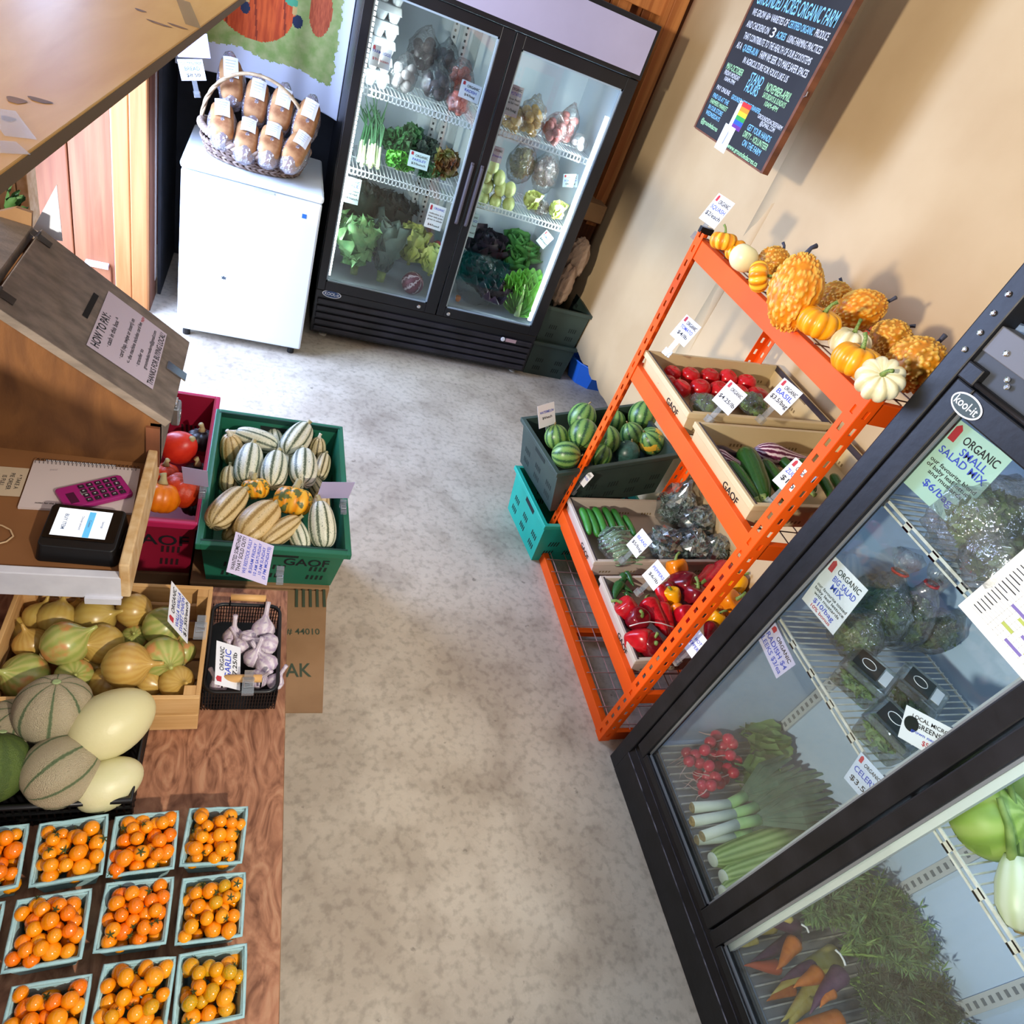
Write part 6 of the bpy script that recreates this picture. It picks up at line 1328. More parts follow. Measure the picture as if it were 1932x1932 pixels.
obj('rib', MB().tube([(0,-.035,.0), (0,-.042,.10), (0,-.036,.20)], [.020, .012, .004], 8), mat('romaine_rib', '#cfe6a0', .4), rm_, smooth=True)
q = P(864, 563, y=3.78); item('orange_pepper', 'small orange vegetable at the bottom corner by the fridge post', 'vegetable', me_bl['orange'], q, (0,0,1), .035, 0)
q = P(843, 470, y=3.85); item('red_pepper', 'red pepper showing at the left door edge beside the pale lettuce', 'vegetable', me_pl['red'][0], P(818, 480, y=4.0), (.1,.1,1), .05, 0)
# cards in the fridge
def fcard(label, px, py, y, wd, ht, lines, rot=0, **kw):
    q = P(px, py, y=y); u = Vector((math.cos(rot), 0, math.sin(rot))); v = Vector((-math.sin(rot), .12, math.cos(rot)))
    return card(label, q, u, v, wd, ht, lines, holder=kw.pop('holder', None), **kw)
CY = mat('card_cyan_white', '#d6eef2', .7)
fcard('white price card in front of the egg cartons', 718, 108, 3.725, .095, .085, [('FARM EGGS', BLUE_INK, .4, .2), ('$9/dozen', RED_INK, -.3, .18)]); fcard('white price card at the right end of the left top shelf', 887, 173, 3.722, .105, .075, [('ORGANIC', INK, .5, .22), ('RADISH', BLUE_INK, 0, .22), ('$4/bag', INK, -.5, .2)], -.05)
fcard('white price card among the parsley', 790, 303, 3.722, .105, .075, [('ORGANIC', INK, .5, .22), ('PARSLEY', BLUE_INK, 0, .22), ('$3/bunch', INK, -.5, .2)], tint=CY, holder='clip'); fcard('tall price card taped at the left edge above the kale', 664, 360, 3.722, .080, .125, [('ORGANIC', INK, .7, .14), ('KALE', BLUE_INK, .4, .18), ('curly, black', INK, 0, .1), ('and red', INK, -.25, .1), ('$4/bunch', INK, -.6, .12)], tint=CY)
fcard('tall price card with a red logo beside the door edge', 821, 410, 3.722, .095, .125, [('ORGANIC', BLUE_INK, .7, .13), ('radicchio is a', INK, .25, .1), ('bitter leafy green', INK, 0, .1), ('great in salads', INK, -.25, .1), ('$4/head', INK, -.7, .12)], -.05)
fcard('tall lilac card in front of the yellow potatoes', 967, 190, 3.722, .085, .135, [('ORGANIC', INK, .75, .12), ('POTATO', BLUE_INK, .45, .14), ('yellow flesh', INK, .1, .1), ('great for roast', INK, -.15, .1), ('$6/bag', INK, -.6, .12)], tint=mat('lilac_card2', '#cfc6d6', .7)); fcard('small card above the pale oval vegetables', 936, 291, 3.722, .075, .075, [('ORGANIC', INK, .5, .2), ('$2/each', BLUE_INK, -.2, .2)], tint=mat('lilac_card2', '#cfc6d6'))
fcard('white card hanging at the right edge of the middle shelf', 1076, 341, 3.722, .085, .065, [('ORGANIC', INK, .5, .22), ('BOK CHOY', BLUE_INK, 0, .22), ('$4/head', INK, -.5, .2)], .25, tint=CY); fcard('tall white card beside the centre post at the bottom', 889, 425, 3.722, .065, .125, [('ORGANIC', INK, .7, .12), ('LETTUCE', BLUE_INK, .4, .14), ('red leaf', INK, 0, .1), ('$4/head', INK, -.6, .12)], tint=CY); fcard('tilted card hanging above the romaine', 1028, 452, 3.722, .070, .085, [('ROMAINE', BLUE_INK, .3, .2), ('$4/head', INK, -.3, .18)], -.55, tint=CY)
# ================================================================== goods in the right-hand fridge
RADR = mat('radish_red', '#c4173a', .3, col2='#d8325a', scale=6, rnd='#b01232'); me_rad = shared('radish', lambda: ellips(1.08, .05, 18, 12), RADR); me_rtail = shared('radish_tail', lambda: MB().tube([(0,0,0), (.05,0,-.5), (-.1,.08,-1.1), (.1,.1,-1.6)], [.09,.045,.03,.012], 5), mat('radish_tail', '#d8b4ae', .6))
rgp = [(1362,1370),(1352,1388),(1374,1394),(1345,1402),(1364,1408),(1382,1404),(1296,1420),(1312,1424),(1330,1415),(1345,1425),(1362,1425),(1378,1425),(1390,1436),(1320,1440),(1338,1445),(1356,1446),(1372,1450),(1384,1458),(1318,1462),(1334,1466),(1350,1466),(1366,1470),(1326,1482),(1342,1482),(1328,1496),(1300,1436),(1340,1400),(1358,1478)]
for k, (px, py) in enumerate(rgp):
    q = P(px, py, z=.235+.05*(k % 3)/2); item('radish', 'small red radish in the heap at the bottom of the glass fridge', 'radish', me_rad, q, (.7+jit(.3), jit(.5), .3+jit(.4)), size_at(q, 21), jit(3), 'red radishes in the glass fridge', [('root', me_rtail, -.5)])
RLF = mat('radish_leaf', '#5b7a45', .55, col2='#6f8f58', scale=12)
for k, (px, py, n) in enumerate(((1395, 1405, 9), (1385, 1470, 7))):
    q = P(px, py, z=.25); t = thing('radish_greens', 'bunch of radish leaves %s' % ('spreading right of the radishes' if k == 0 else 'below the radishes'), 'leaves', q, (0, 0, 0)); rg = random.Random(k)
    for j in range(n):
        c = obj('leaf', shared('rleaf%d' % (j % 3), lambda j=j: leaf_mb(.16, .085, .006, .12, .25, freq=4, stem=.25, seed=j), RLF), None, t); c.matrix_local = T((rg.uniform(-.01,.03), rg.uniform(-.05,.05), rg.uniform(0,.05)), (rg.uniform(-.2,.3), rg.uniform(-.5,.5), -PI/2+rg.uniform(-.9,.5)))
LKW = mat('leek_white', '#e4ebe0', .4, col2='#d2e0cc', scale=8); LKG = mat('leek_green', '#6f9a5c', .45, col2='#8fb878', scale=10, stretch=(1,1,1)); LKD = mat('leek_leaf', '#47604e', .5, col2='#5c7862', scale=14)
def leek(label, a, b, c, z, r):
    A, B, C_ = P(*a, z=z), P(*b, z=z+.02), P(*c, z=z+.05); t = thing('leek', label, 'leek', A, group='leeks in the glass fridge'); o = A
    obj('shank', MB().tube([A-o, A.lerp(B,.5)-o, B-o], [r, r*.95, r], 14), LKW, t, smooth=True); obj('neck', MB().tube([B-o, B.lerp(C_,.22)-o], [r, r*1.05], 14), LKG, t, smooth=True); obj('root_plate', MB().tube([A-o-(B-A).normalized()*.006, A-o], [r*.6, r*.98], 12), DRY_STEM, t)
    d = (C_-B); s = Vector((-d.y, d.x, 0)).normalized()
    for k in range(6):
        off = (k-2.5)*.013; n0 = B.lerp(C_, .15)-o; e = C_-o + s*off*1.6 + Vector((0,0,.012*k % .03)); m_ = n0.lerp(e, .5)+s*off*.7+Vector((0,0,.02)); w0 = s*r*.9
        obj('leaf', MB().add([n0-w0*.7, n0+w0*.7, m_+w0, m_-w0, e+w0*.25, e-w0*.25, n0+Vector((0,0,r*.6)), m_+Vector((0,0,r*.5))], [(0,6,7,3), (6,1,2,7), (3,7,5), (7,2,4), (7,4,5)]), LKD, t)
leek('leek with a white shank, uppermost of three', (1306,1524), (1375,1518), (1500,1450), .26, .017); leek('leek with a white shank in the middle of three', (1306,1550), (1385,1536), (1560,1480), .27, .016); leek('leek with a cut root end, lowest of three', (1325,1578), (1390,1555), (1570,1520), .28, .016)
leek('leek half under the others', (1315,1585), (1385,1580), (1520,1545), .235, .015)
CEL = striped('celery', [(.0, '#6f8f45'), (.5, '#8fae5c'), (.9, '#a5be78')], 12, .3, 8, .45)
for a, b, lab in (((1345,1622), (1500,1570), 'upper'), ((1365,1655), (1500,1620), 'middle'), ((1365,1685), (1490,1645), 'lowest')):
    A, B = P(*a, z=.25), P(*b, z=.27); t = thing('celery', 'pale green celery head, %s of three at the door foot' % lab, 'celery', A, align(B-A), 'celery heads'); l = (B-A).length
    obj('stalks', MB().lathe([(.020, 0), (.028, .02), (.034, .08), (.040, l*.6), (.045, l)], 22, None, lambda a_, f: 1+.08*math.sin(11*a_)), CEL, t, smooth=True); obj('butt', MB().lathe([(.021, .001), (.020, -.003), (.012, -.005)], 16), LKW, t)
# carrots
CO, CYL, CPU, CPK = mat('carrot_orange', '#e0812a', .5, col2='#cf6c1c', scale=10), mat('carrot_yellow', '#d8c256', .5, col2='#e3d27c', scale=10), mat('carrot_purple', '#53304a', .5, col2='#6a3f5c', scale=12), mat('carrot_red', '#cf5a2c', .5)
def carrot_mb(seed):
    rg = random.Random(seed); pts = []; rs = []
    for k in range(13):
        t = k/12; pts.append((.025*math.sin(t*4+seed), .02*math.sin(t*3+seed*2), .5-t)); rs.append((.13*(1-t)**.78*(1 if t < .8 else .8)+.004)*(1+.06*math.sin(t*75)))
    rs[0] = .05; return MB().tube(pts, rs, 12)
def carrot(m, a, b, z, lab, w=1.0):
    while z > .225 and min(P(*a, z=z).x, P(*b, z=z+.01).x) < 1.43: z -= .01
    A, B = P(*a, z=z), P(*b, z=z+.01); ln = (A-B).length
    item('carrot', lab, 'carrot', shared('carrot_%d' % (len(lab) % 3), lambda: carrot_mb(len(lab) % 3), m), (A+B)/2, A-B, (ln*w, ln*w, ln), jit(3), 'rainbow carrots in the glass fridge', [('crown', shared('carrot_crown', lambda: MB().lathe([(.05, -.03), (.045, .0), (.02, .02)], 10), GREEN_STEM), .5)])
for m, a, b, z, lab, w in ((CYL, (1580,1798), (1455,1880), .33, 'fat pale yellow carrot tied at the crown, in front', .85), (CYL, (1465,1745), (1385,1762), .30, 'bright yellow carrot at the top left of the bunch', 1.0), (CYL, (1495,1735), (1432,1712), .30, 'slim yellow carrot at the top of the bunch', .8), (CPU, (1510,1750), (1405,1722), .29, 'purple carrot behind the yellow ones', .9), (CPU, (1510,1765), (1412,1815), .30, 'long purple carrot pointing down left', .8),
        (CO, (1505,1780), (1462,1825), .32, 'stubby orange carrot above the pale yellow one', 1.5), (CPK, (1470,1820), (1404,1826), .29, 'reddish carrot at the left edge', 1.2), (CO, (1545,1830), (1498,1868), .31, 'stubby orange carrot below the pale yellow one', 1.5), (CPU, (1585,1830), (1530,1915), .33, 'purple carrot crossing at the lower right', 1.1), (CPU, (1540,1825), (1470,1850), .29, 'purple carrot under the pale yellow one', 1.0),
        (CO, (1500,1865), (1445,1890), .28, 'small orange carrot with a long root', 1.0), (CYL, (1545,1860), (1470,1925), .31, 'pale yellow carrot at the bottom left', .9), (CO, (1572,1872), (1545,1900), .31, 'orange carrot at the right behind the purple one', 1.5), (CO, (1590,1925), (1500,1935), .32, 'thick orange carrot at the frame bottom', 1.3), (CYL, (1530,1885), (1480,1945), .31, 'yellow carrot at the frame bottom', 1.0), (CYL, (1430,1775), (1395,1786), .29, 'thin pale yellow carrot at the left', 1.0)): carrot(m, a, b, z+.03, lab, w*(1.05 if w < 1.3 and 'fat' not in lab else 1.0))
FRO = mat('carrot_frond', '#47663a', .6, col2='#6d9052', scale=14); FROD = mat('carrot_frond_dark', '#38462f', .6, col2='#4a5a3c', scale=14); FRS = mat('carrot_stalk', '#7fa052', .5)
def fronds(label, crown, tips, z0, z1, seed, m, n=34):
    rg = random.Random(seed); o = P(*crown, z=z0); t = thing('carrot_greens', label, 'carrot tops', o, group='carrot tops'); ms, ml = MB(), MB()
    for k in range(n):
        tp = tips[k % len(tips)]; e = P(tp[0]+rg.uniform(-45,45), tp[1]+rg.uniform(-45,45), z=rg.uniform(z0, z1)); 
        if e.x > 1.89: e.x = 1.89
        if e.x < 1.42: e.x = 1.42
        a = Vector((0,0,0)); b = e-o; mid = a.lerp(b, .5)+Vector((0, 0, rg.uniform(.01,.05))); pts = [a, a.lerp(mid,.5)+Vector((0,0,.01)), mid, mid.lerp(b,.5)+Vector((0,0,.008)), b]; ms.tube(pts, [.0028,.0026,.0022,.0018,.001], 5)
        for j in range(30):
            f = rg.uniform(.22, 1.0); p_ = (mid.lerp(b, (f-.5)*2) if f > .5 else a.lerp(mid, f*2)) + Vector((0,0,.008)); d = Vector((rg.uniform(-1,1), rg.uniform(-1,1), rg.uniform(-.5,.8))).normalized()
            for q_ in range(3):
                dd = (d + Vector((rg.uniform(-.6,.6), rg.uniform(-.6,.6), rg.uniform(-.4,.4)))).normalized()*rg.uniform(.018,.04); w_ = dd.cross(Vector((rg.uniform(-1,1), rg.uniform(-1,1), 1))).normalized()*.0022
                ml.poly([p_, p_+dd*.5+w_, p_+dd, p_+dd*.5-w_])
    stuff(obj('stalks', ms, FRS, t)); stuff(obj('fronds', ml, m, t))
fronds('feathery carrot tops fanning up from the bunch', (1520, 1745), [(1560,1650), (1610,1620), (1650,1670), (1600,1690), (1560,1700), (1600,1570), (1680,1720)], .28, .42, 1, FRO, 56)
fronds('feathery carrot tops of the tied front bunch', (1585, 1800), [(1700,1690), (1740,1720), (1770,1770), (1720,1800), (1690,1760), (1650,1740), (1780,1800)], .30, .45, 2, FRO, 56)
fronds('dark carrot tops filling the lower right', (1600, 1850), [(1700,1880), (1760,1880), (1820,1900), (1750,1930), (1830,1870), (1680,1920), (1860,1920)], .26, .40, 3, FROD, 70)
rb = obj('carrot_tie', MB().tube([tuple(P(px, py, z=.37)) for px, py in ((1576,1792), (1585,1800), (1592,1812), (1595,1822))], .003, 6), WHITE_PAPER, smooth=True); tag(rb, 'white tie around the front carrot crowns', 'tie')
rb = obj('carrot_tie', MB().tube([tuple(P(px, py, z=.33)) for px, py in ((1512,1744), (1522,1750), (1526,1760))], .003, 6), WHITE_PAPER, smooth=True); tag(rb, 'white tie around the upper left carrot bunch', 'tie')
# salad bags
SAL = mat('salad_green', '#5f7a3a', .5, col2='#7f9a50', scale=40, rnd='#56703a'); SALD = mat('salad_dark', '#4a5f3a', .5, col2='#62784a', scale=40); TIER = mat('red_twist_tie', '#b5302c', .4)
for lab, px, py, z, dims, m, tie, sd in (('large round bag of salad mix under the big salad card', 1655, 1150, 1.03, (.20,.17,.20), SAL, TIER, 1), ('bag of salad mix in the middle with crinkled film', 1710, 1165, 1.03, (.17,.14,.20), SAL, TIER, 2), ('small bag of dark salad leaves at the right', 1762, 1190, 1.01, (.14,.12,.15), SALD, None, 3), ('bag of salad mix at the front left of the shelf', 1615, 1195, 1.0, (.14,.13,.13), SAL, None, 4),
        ('large bag of salad mix on the upper shelf', 1862, 985, 1.47, (.20,.24,.19), SAL, None, 5), ('bag of salad mix on the upper shelf behind the chart', 1900, 1060, 1.45, (.18,.16,.16), SALD, None, 6)):
    leaf_bag('salad_bag', lab, P(px, py, z=z), dims, m, 80+sd, 420, .045, .02, (jit(.2), jit(.2), jit(2)), 'salad bags in the glass fridge', tie=tie)
# clamshells of shoots
PETP = clear('clamshell_plastic', tint=(.94,.96,.95), gloss=.4, rough=.04, haze=.05); SHO = mat('shoots', '#5f8a45', .5, col2='#86a868', scale=30); LBLK = mat('label_dark', '#1d2522', .4)
def clam(label, px, py, z, rz, seed):
    q = P(px, py, z=z); t = thing('clamshell', label, 'clamshell', (q.x, q.y, .9265), (0, 0, rz), 'clamshells of shoots'); a, h = .062, .062
    obj('tub', MB().hexa([(-a*.85,-a*.85,0), (a*.85,-a*.85,0), (a*.85,a*.85,0), (-a*.85,a*.85,0)], [(-a,-a,h), (a,-a,h), (a,a,h), (-a,a,h)]), PETP, t, bevel=.008); ld_ = obj('lid', MB().hexa([(-a*1.05,-a*1.05,h), (a*1.05,-a*1.05,h), (a*1.05,a*1.05,h), (-a*1.05,a*1.05,h)], [(-a*.9,-a*.9,h+.018), (a*.9,-a*.9,h+.018), (a*.9,a*.9,h+.018), (-a*.9,a*.9,h+.018)]), PETP, t, bevel=.004)
    o = obj('label', MB().bx(-a*.62, a*.62, -a*.35, a*.75, h+.0185, h+.0195), LBLK, ld_); obj('label_ring', MB().tube([(a*.3*math.cos(k), a*.2+a*.3*math.sin(k), h+.020) for k in [2*PI*j/16 for j in range(16)]], .0012, 4, True), BADGE_WHITE, o); obj('barcode', MB().bx(-a*.5, a*.5, -a*.75, -a*.4, h+.0185, h+.0195), BADGE_WHITE, ld_)
    sho_ = stuff(obj('shoots', leafy_fill(a*1.75, a*1.75, h*1.15, 240, .03, .012, seed), SHO, t)); sho_.location = (0, 0, h*.5)
clam('clear clamshell of shoots at the upper left of three', 1632, 1275, .975, .5, 1); clam('clear clamshell of shoots at the right of three', 1728, 1308, .975, .5, 2); clam('clear clamshell of shoots lowest of three, beside the card', 1680, 1378, .975, .4, 3)
# cabbages and fennel in the near door
CAB = striped('cabbage_leaf', [(.0, '#7f9c40'), (.5, '#8fac4a'), (.9, '#a3ba60')], 9, 1.0, 9, .5)
for px, py, d, lab, k in ((1868, 1545, 145, 'round green cabbage at the shelf front of the near door', 0), (1918, 1478, 140, 'pale cabbage behind the front one', 1)):
    q = P(px, py, z=1.035 if k == 0 else 1.0); s = size_at(q, d); t = thing('cabbage', lab, 'cabbage', q, (.3, .2, k), 'cabbages'); obj('heart', sph(round_fruit(.92, .0), 32, 20), CAB, t, sc=s, smooth=True)
    for j in range(4):
        def fn(u, v, j=j): 
            a = (u-.5)*2.0; p_ = -1.2+2.0*v; r = s*.5*(1.012+.006*math.sin(v*14+u*5)+.02*max(0, v-.85)); return (r*math.cos(p_)*math.cos(a), r*math.cos(p_)*math.sin(a), r*.92*math.sin(p_))
        o = obj('leaf', MB().grid(fn, 10, 10), CAB, t, smooth=True); o.rotation_euler = (0, 0, j*1.6)
    obj('vein', MB().tube([(s*.53*math.cos(p_)*math.cos(.2), s*.53*math.cos(p_)*math.sin(.2), s*.49*math.sin(p_)) for p_ in [-.9+.28*k_ for k_ in range(7)]], [.004,.004,.0035,.003,.0025,.002,.001], 6), mat('cabbage_vein', '#d3dda8', .5), t, smooth=True)
FEN = striped('fennel_bulb', [(.0, '#c6cfa6'), (.5, '#cfd6b8'), (.9, '#d6dcc2')], 9, .5, 8, .4); q = P(1922, 1690, z=1.02); t = thing('fennel', 'white fennel bulb with a green stalk at the right frame edge', 'fennel', q, align((.2, .9, .6)))
obj('bulb', MB().lathe([(.012,-.06),(.030,-.052),(.040,-.02),(.038,.02),(.029,.05),(.020,.07)], 20), FEN, t, smooth=True); obj('stalk', MB().tube([(.01,0,.06), (.012,0,.12), (.014,.01,.20)], [.010,.008,.006], 8), GREEN_STEM, t, smooth=True); obj('stalk', MB().tube([(-.015,0,.06), (-.02,0,.12), (-.03,.01,.17)], [.010,.008,.006], 8), GREEN_STEM, t, smooth=True); obj('base', MB().lathe([(.014,-.058),(.010,-.064)], 10), DRY_STEM, t)
# cards and chart on the glass fridge
def gcard(label, px, py, x, wd, ht, lines, rot=0, **kw):
    q = P(px, py, x=x); u = Vector((0, -math.cos(rot), math.sin(rot))); v = Vector((0, math.sin(rot), math.cos(rot))); return card(label, q, u, v, wd, ht, lines, holder=kw.pop('holder', None), **kw)
gcard('white card reading organic big salad mix behind the glass', 1572, 1122, 1.385, .130, .150, [('ORGANIC', INK, .72, .14), ('BIG SALAD', BLUE_INK, .42, .15), ('MIX', BLUE_INK, .15, .15), ('our favourite tossed', INK, -.12, .08), ('baby leaf lettuce', INK, -.28, .08), ('with mustards', INK, -.44, .08), ('$10/bag', BLUE_INK, -.65, .12), ('10% bonus', RED_INK, -.86, .09)], .12)
gcard('lilac card reading organic radish and leeks behind the glass', 1463, 1226, 1.385, .130, .080, [('ORGANIC', INK, .62, .22), ('RADISH $4', BLUE_INK, .05, .28), ('LEEKS $3/ea', BLUE_INK, -.52, .28)], -.12, tint=mat('pale_lilac_card', '#d9d0ee'))
gcard('pale blue card reading organic celery behind the glass', 1630, 1468, 1.385, .075, .085, [('ORGANIC', INK, .6, .16), ('CELERY', BLUE_INK, .05, .24), ('$3.50', INK, -.55, .22)], .25, tint=mat('pale_blue_card', '#cfdcf4', .7))
gcard('greenish card reading organic small salad mix inside the top of the glass door', 1800, 890, 1.385, .150, .175, [('ORGANIC', INK, .70, .14), ('SMALL', BLUE_INK, .45, .13), ('SALAD MIX', BLUE_INK, .22, .13), ('our favourite blend', INK, -.08, .075), ('of baby leaf lettuce', INK, -.22, .075), ('and mustards', INK, -.36, .075), ('$6/bag', BLUE_INK, -.62, .13)], .05, tint=mat('greenish_card', '#bfe0cf', .6))
mg = gcard('white card with a dark disc advertising microgreens', 1748, 1385, 1.385, .115, .075, [('LOCAL MICRO', INK, .6, .16), ('GREENS', INK, .2, .2), ('grown nearby', BLUE_INK, -.2, .13), ('$5', RED_INK, -.6, .2)], .55, logo=False); obj('disc', MB().poly([(-.036+.017*math.cos(a), .004+.017*math.sin(a), .0005) for a in [2*PI*k/20 for k in range(20)]]), LBLK, mg)
ch = thing('harvest_chart', 'white harvest calendar chart taped outside the glass door', 'chart'); ch.matrix_world = basis((X2+.0025, .478, 1.487), (0,-1,0), (0,0,1)); obj('sheet', MB().bx(-.122, .122, -.135, .135, -.0006, 0), mat('chart_paper', '#ece9dc', .6), ch); m = MB()
for k in range(34): y = -.115+k*.0068; m.bx(-.108, .108, y-.0003, y+.0003, .0002, .0004)
for k in range(14): x = -.06+k*.0129; m.bx(x-.0003, x+.0003, -.118, .115, .0002, .0004)
stuff(obj('ruled_lines', m, mat('chart_line', '#8a8678', .7), ch)); rg = random.Random(4)
for k in range(26):
    y = -.112+k*.0088; x = -.06+rg.choice(range(10))*.0129; obj('bar', MB().bx(x, x+.0129*rg.choice((2,3,4)), y, y+.0062, .0004, .0006), mat('chart_olive', '#98a04a', .7) if k % 3 else mat('chart_violet', '#6a5a8f', .7), ch)
    obj('row_name', MB().bx(-.104, -.104+rg.uniform(.02,.038), y+.002, y+.004, .0004, .0006), INK, ch)
# ================================================================== chalkboard, bread basket, loose signs
BRD = mat('chalkboard_black', '#1a1b1f', .6, col2='#222327', scale=6); CHW = mat('chalk_white', '#cfd3da', .8); CHB = mat('chalk_blue', '#7fbfe2', .8); CHG = mat('chalk_green', '#a3d6a2', .8)
SX = 1.62; q0, q1 = P(1312, 240, x=SX), P(1437, 322, x=SX); sgn = thing('chalkboard_sign', 'black chalkboard sign with coloured lettering hanging in front of the cardboard wall', 'sign'); SW = abs(q0.y-q1.y); SB = (q0.z+q1.z)/2; SH = .80
sgn.matrix_world = basis((SX, (q0.y+q1.y)/2, SB), (0,-1,0), (0,0,1))
obj('panel', MB().bx(-SW/2, SW/2, 0, SH, -.012, 0), BRD, sgn); obj('wood_edge', MB().bx(-SW/2-.012, -SW/2, -.004, SH, -.024, .002).bx(-SW/2, SW/2, -.006, 0, -.024, .001), W_BROWN, sgn); obj('wood_edge', MB().bx(SW/2, SW/2+.014, -.004, SH, -.024, .002), W_BROWN, sgn); obj('backing', MB().bx(-SW/2, SW/2, 0, SH, -.024, -.012), W_BROWN, sgn)
for x in (-SW*.4, SW*.4): obj('cord', MB().tube([(x, SH-.02, -.012), (x, SH+.5, -.012)], .003, 6), DRY_STEM, sgn)
obj('hook', MB().tube([(SW/2+.016, .245, .002), (SW/2+.026, .25, .004), (SW/2+.024, .262, .004)], .002, 6), CHROME, sgn)
def sl(s_, y, h_, w_, ink, x=0): letter(s_, sgn, ink, (x*SW, y), h_, width=w_*SW, lift=.001)
def sy(px, py): w_ = sgn.matrix_world.inverted() @ P(px, py, x=SX); return w_.x/SW, w_.y
zt0 = sy(1515, 20)[1]; zb0 = sy(1390, 290)[1]
Lz = lambda f: zb0 + (zt0-zb0)*f
for s_, f, h_, w_, ink, x in (('GROUNDED ACRES ORGANIC FARM', 1.0, .062, .92, CHB, 0), ('WE GROW 60+ VARIETIES OF', .90, .030, .46, CHW, -.22), ('CERTIFIED ORGANIC', .90, .030, .28, CHB, .16), ('PRODUCE', .90, .030, .14, CHW, .39), ('AND CHICKENS ON', .815, .030, .30, CHW, -.30), ('3', .815, .042, .05, CHW, -.10), ('ACRES', .815, .030, .11, CHB, 0), ('USING FARMING PRACTICES', .815, .030, .38, CHW, .27),
        ('THAT CONTRIBUTE TO THE HEALTH OF OUR ECOSYSTEMS', .735, .030, .84, CHW, 0), ('AS A', .66, .030, .07, CHW, -.42), ('QUEER-RUN', .66, .030, .20, CHB, -.26), ('FARM WE SEEK TO MAKE SAFER SPACES', .66, .032, .58, CHW, .16), ('IN AGRICULTURE FOR FOLKS LIKE US', .585, .028, .58, CHW, 0), ('MAY-OCTOBER', .50, .030, .24, CHG, -.34), ('FRIDAY-MONDAY', .455, .022, .22, CHW, -.34), ('10AM-7PM', .415, .020, .15, CHW, -.34), ('STAND', .50, .044, .17, CHB, -.03), ('HOURS', .43, .044, .17, CHB, -.03), ('NOVEMBER-APRIL', .49, .036, .30, CHG, .26), ('SATURDAYS & SUNDAYS', .435, .024, .28, CHG, .26), ('10AM-4PM', .39, .022, .16, CHG, .26),
        ('PAY ONLINE', .335, .022, .20, CHW, -.36), ('GROUNDEDACRES BY E-TRANSFER', .325, .022, .40, CHB, -.02), ('GROUNDEDACRESFARM', .30, .020, .30, CHW, .33), ('@GMAIL.COM', .265, .020, .18, CHW, .33), ('FIND US AT THE', .27, .022, .24, CHB, -.34), ('FARMERS MARKET', .225, .022, .26, CHG, -.33), ('IN OUR STORE', .18, .022, .22, CHB, -.34), ('WEDNESDAYS', .135, .022, .22, CHB, -.34), ('@groundedacres', .065, .024, .26, CHG, -.33), ('GET YOUR HANDS', .20, .028, .30, CHB, .28), ('DIRTY - VOLUNTEER', .145, .028, .32, CHG, .28), ('ON THE FARM', .09, .028, .24, CHB, .28), ('www.groundedacres.ca', .015, .024, .42, CHG, .22)):
    sl(s_, Lz(f), h_, w_, ink, x)
fl = obj('flag_sticker', MB().bx(-.045*SW/.6, .05*SW/.6, -.045, .045, .0006, .001), BADGE_WHITE, sgn); fl.location = (-.02*SW, Lz(.235), 0)
for k, c_ in enumerate(('#d62a2a', '#ee8a1c', '#f3d62a', '#2f9a4a', '#2a56c0', '#6a2a8a')): obj('stripe', MB().bx(-.02*SW/.6, .05*SW/.6, .045-.015*(k+1), .045-.015*k, .001, .0014), mat('flag'+c_, c_, .6), fl)
wt = obj('white_sticker', MB().bx(-.042, .042, -.045, .045, .0016, .002), WHITE_PAPER, sgn); wt.location = (-.06*SW, Lz(.045), 0); obj('feather_mark', MB().poly([(-.004,-.02,.0022), (.004,-.02,.0022), (.008,.02,.0022), (.002,.03,.0022)]), mat('grey_mark', '#8f949c', .7), wt)

# bread basket on the freezer ----------------------------------------
WIK = mat('wicker', '#8a7468', .7, col2='#a8917f', scale=30, bump=.3, bscale=60); WIKD = mat('wicker_dark', '#6a5248', .75, col2='#86705f', scale=30)
bk = thing('bread_basket', 'oval wicker basket with an arched handle holding bagged bread', 'basket'); BCX, BCY, BZ = -.075, 3.615, Z_FR+.001; RA, RB, BH = .235, .165, .085
def ell_(a, b, z, n=48, ph=0): return [(BCX+a*math.cos(t+ph), BCY+b*math.sin(t+ph), z) for t in [2*PI*k/n for k in range(n)]]
obj('base', MB().extr([Vector(v) for v in ell_(RA*.86, RB*.86, BZ, 32)], (0, 0, .008)), WIKD, bk)
for k in range(5):
    z = BZ+.010+k*.014; f = .87+.026*k
    for s_ in range(2):
        pts = [(BCX+(RA*f+.005*math.sin(24*t+PI*s_+k*PI))*math.cos(t), BCY+(RB*f+.005*math.sin(24*t+PI*s_+k*PI))*math.sin(t), z+.004*math.cos(24*t+PI*s_)) for t in [2*PI*j/144 for j in range(144)]]
        obj('wicker_strand', MB().tube(pts, .0055, 5, True), WIK if (k+s_) % 2 else WIKD, bk, smooth=True)
for s_ in range(3):
    pts = [(BCX+(RA+.008*math.cos(20*t+2.094*s_))*math.cos(t), BCY+(RB+.008*math.cos(20*t+2.094*s_))*math.sin(t), BZ+BH+.010*math.sin(20*t+2.094*s_)+.030*abs(math.cos(t))**3) for t in [2*PI*j/160 for j in range(160)]]
    obj('rim_strand', MB().tube(pts, .0095, 6, True), WIK, bk, smooth=True)
for s_ in range(3):
    pts = [(BCX-math.cos(t)*RA*.99+.005*math.cos(9*t+2.094*s_), BCY+.03+.005*math.sin(9*t+2.094*s_), BZ+BH+.03+math.sin(t)*.245) for t in [PI*j/50 for j in range(51)]]
    obj('handle_strand', MB().tube(pts, .006, 6), mat('handle_wicker', '#a88c6a', .6, col2='#c4aa84', scale=30), bk, smooth=True)
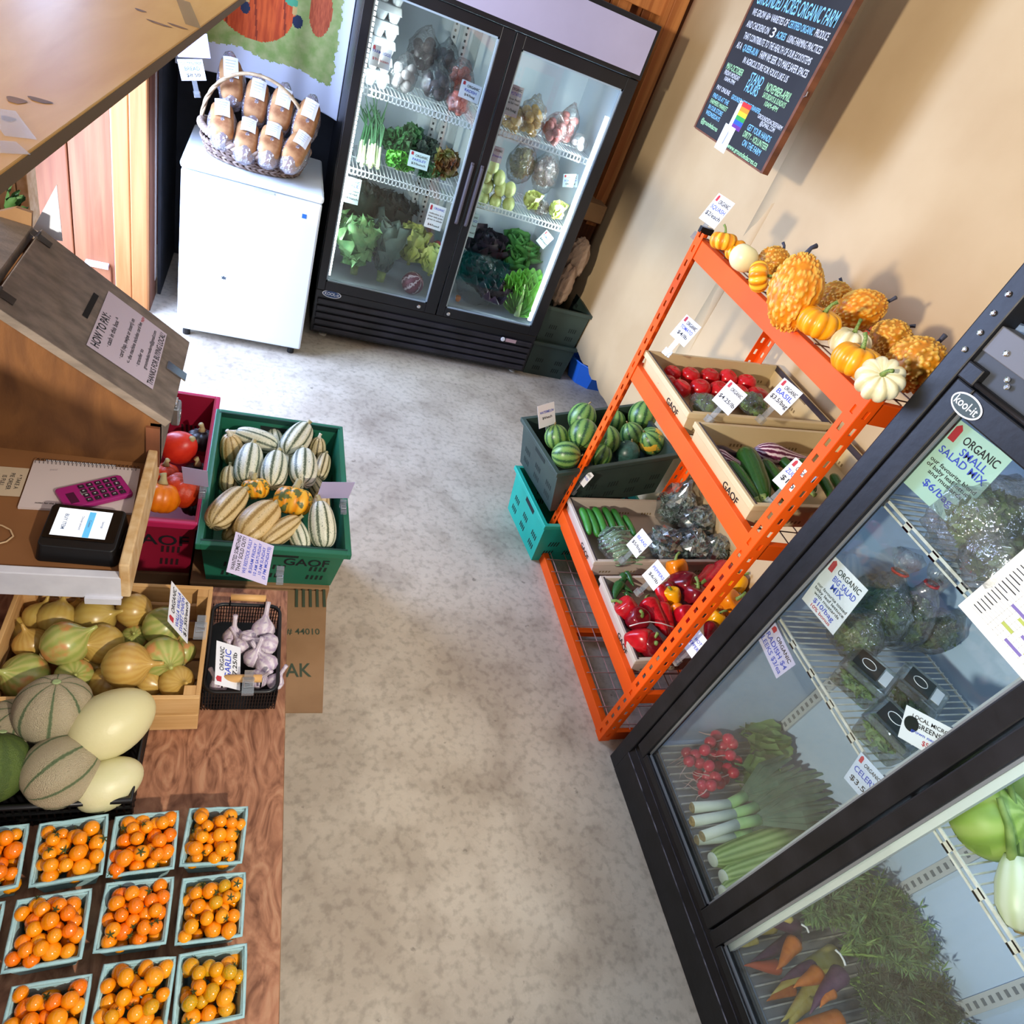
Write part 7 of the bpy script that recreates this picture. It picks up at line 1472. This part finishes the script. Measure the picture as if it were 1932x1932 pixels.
LOAF = mat('bread_crust', '#8f5a34', .7, col2='#c49260', scale=18, bump=.2, bscale=30); LBAG = clear('bread_bag_film', tint=(.95,.93,.96), gloss=.7, rough=.12, bump=1.0, bscale=34, haze=.22, hazecol=(.80,.74,.92))  # lilac haze puts the glare on the plastic into the film colour
def loaf_mb(): 
    def fn(a, p):
        c = max(0, math.cos(p)); s = math.sin(p); sgnp = lambda v, e: math.copysign(abs(v)**e, v)
        return (.05*sgnp(math.cos(a), .5)*c**.5, .05*sgnp(math.sin(a), .6)*c**.5*1.0 + (.012*c if math.sin(a) > 0 else 0), .095*sgnp(s, .55))
    return sph(fn, 24, 16)
me_loaf = shared('bread', loaf_mb, LOAF); me_lbag = shared('bread_bag', lambda: bag_mb(.125, .125, .235, 5, .5, .05), LBAG)
for k, (px, py, y, z, ax, lab) in enumerate(((437,158,3.74,0,(-.15,.75,.85),'at the back left, highest'), (483,197,3.70,0,(.05,.7,.8),'second in the back row'), (530,212,3.68,0,(.1,.7,.8),'third in the back row'), (577,232,3.66,0,(.2,.7,.8),'at the back right'), (420,238,3.56,0,(-.1,.8,.5),'at the front left'), (465,270,3.53,0,(.0,.85,.35),'second in the front row'), (510,278,3.52,0,(.05,.85,.4),'third in the front row'), (556,290,3.52,0,(.25,.8,.4),'at the front right'))):
    q = P(px, py, y=y); q.z = max(q.z, BZ+.065); t = thing('bread_loaf', 'bagged brown bread loaf ' + lab + ' of the basket', 'bread', q, align(ax, PI), 'bagged loaves in the basket')
    for nm, me in (('loaf', me_loaf), ('bag', me_lbag)): c = bpy.data.objects.new(nm, me); COL.objects.link(c); c.parent = t
    tv = (CAMV-q).normalized(); lo = t.rotation_euler.to_matrix().inverted() @ tv; lo.z = 0; lo.normalize()
    s_ = obj('label', MB().grid(lambda u, v: ((u-.5)*.062, (v-.5)*.088, .006-.02*(u-.5)**2*4*.3), 4, 2), WHITE_PAPER, t, mw=basis(lo*.066+Vector((0,0,.035)), Vector((0,0,1)).cross(lo), (0,0,1)))
    for j in range(4): obj('print_line', MB().bx(-.022, .022-.004*j, .026-j*.013, .0275-j*.013, .0065, .0070), mat('pale_print', '#8f9cc4', .7), s_)
def bcard(label, pts, y, lines, **kw):
    ps = [P(a, b, y=y+dy) for (a, b), dy in pts]; u = ((ps[1]-ps[0])+(ps[2]-ps[3]))/2; v = ((ps[3]-ps[0])+(ps[2]-ps[1]))/2; return card(label, sum(ps, Vector())/4, u, v, u.length, v.length, lines, **kw)
bcard('small price card reading bread at the left of the bread basket', [((342,152),0), ((388,152),0), ((383,112),.02), ((335,112),.02)], 3.52, [('GLUTEN FREE', BLUE_INK, .6, .2), ('BREAD', BLUE_INK, .1, .26), ('$8.50', INK, -.5, .24)], logo=False)
bcard('lilac sheet propped behind the bread card', [((324,98),0), ((400,118),0), ((388,56),.03), ((340,70),.03)], 3.62, [], logo=False, holder=None, tint=mat('lilac_sheet', '#b8addf', .7), name='paper_sheet')
# stray things by the fridge corner and floor
bn = thing('chip_label', 'green printed packet tucked between studs beside the fridge header', 'packet'); q = P(1218, 175, y=4.28); obj('packet', MB().box((q.x, 4.285, q.z), (.05, .02, .12)), mat('packet_green', '#4a6a3a', .6, col2='#7a9a6a', scale=30), bn)
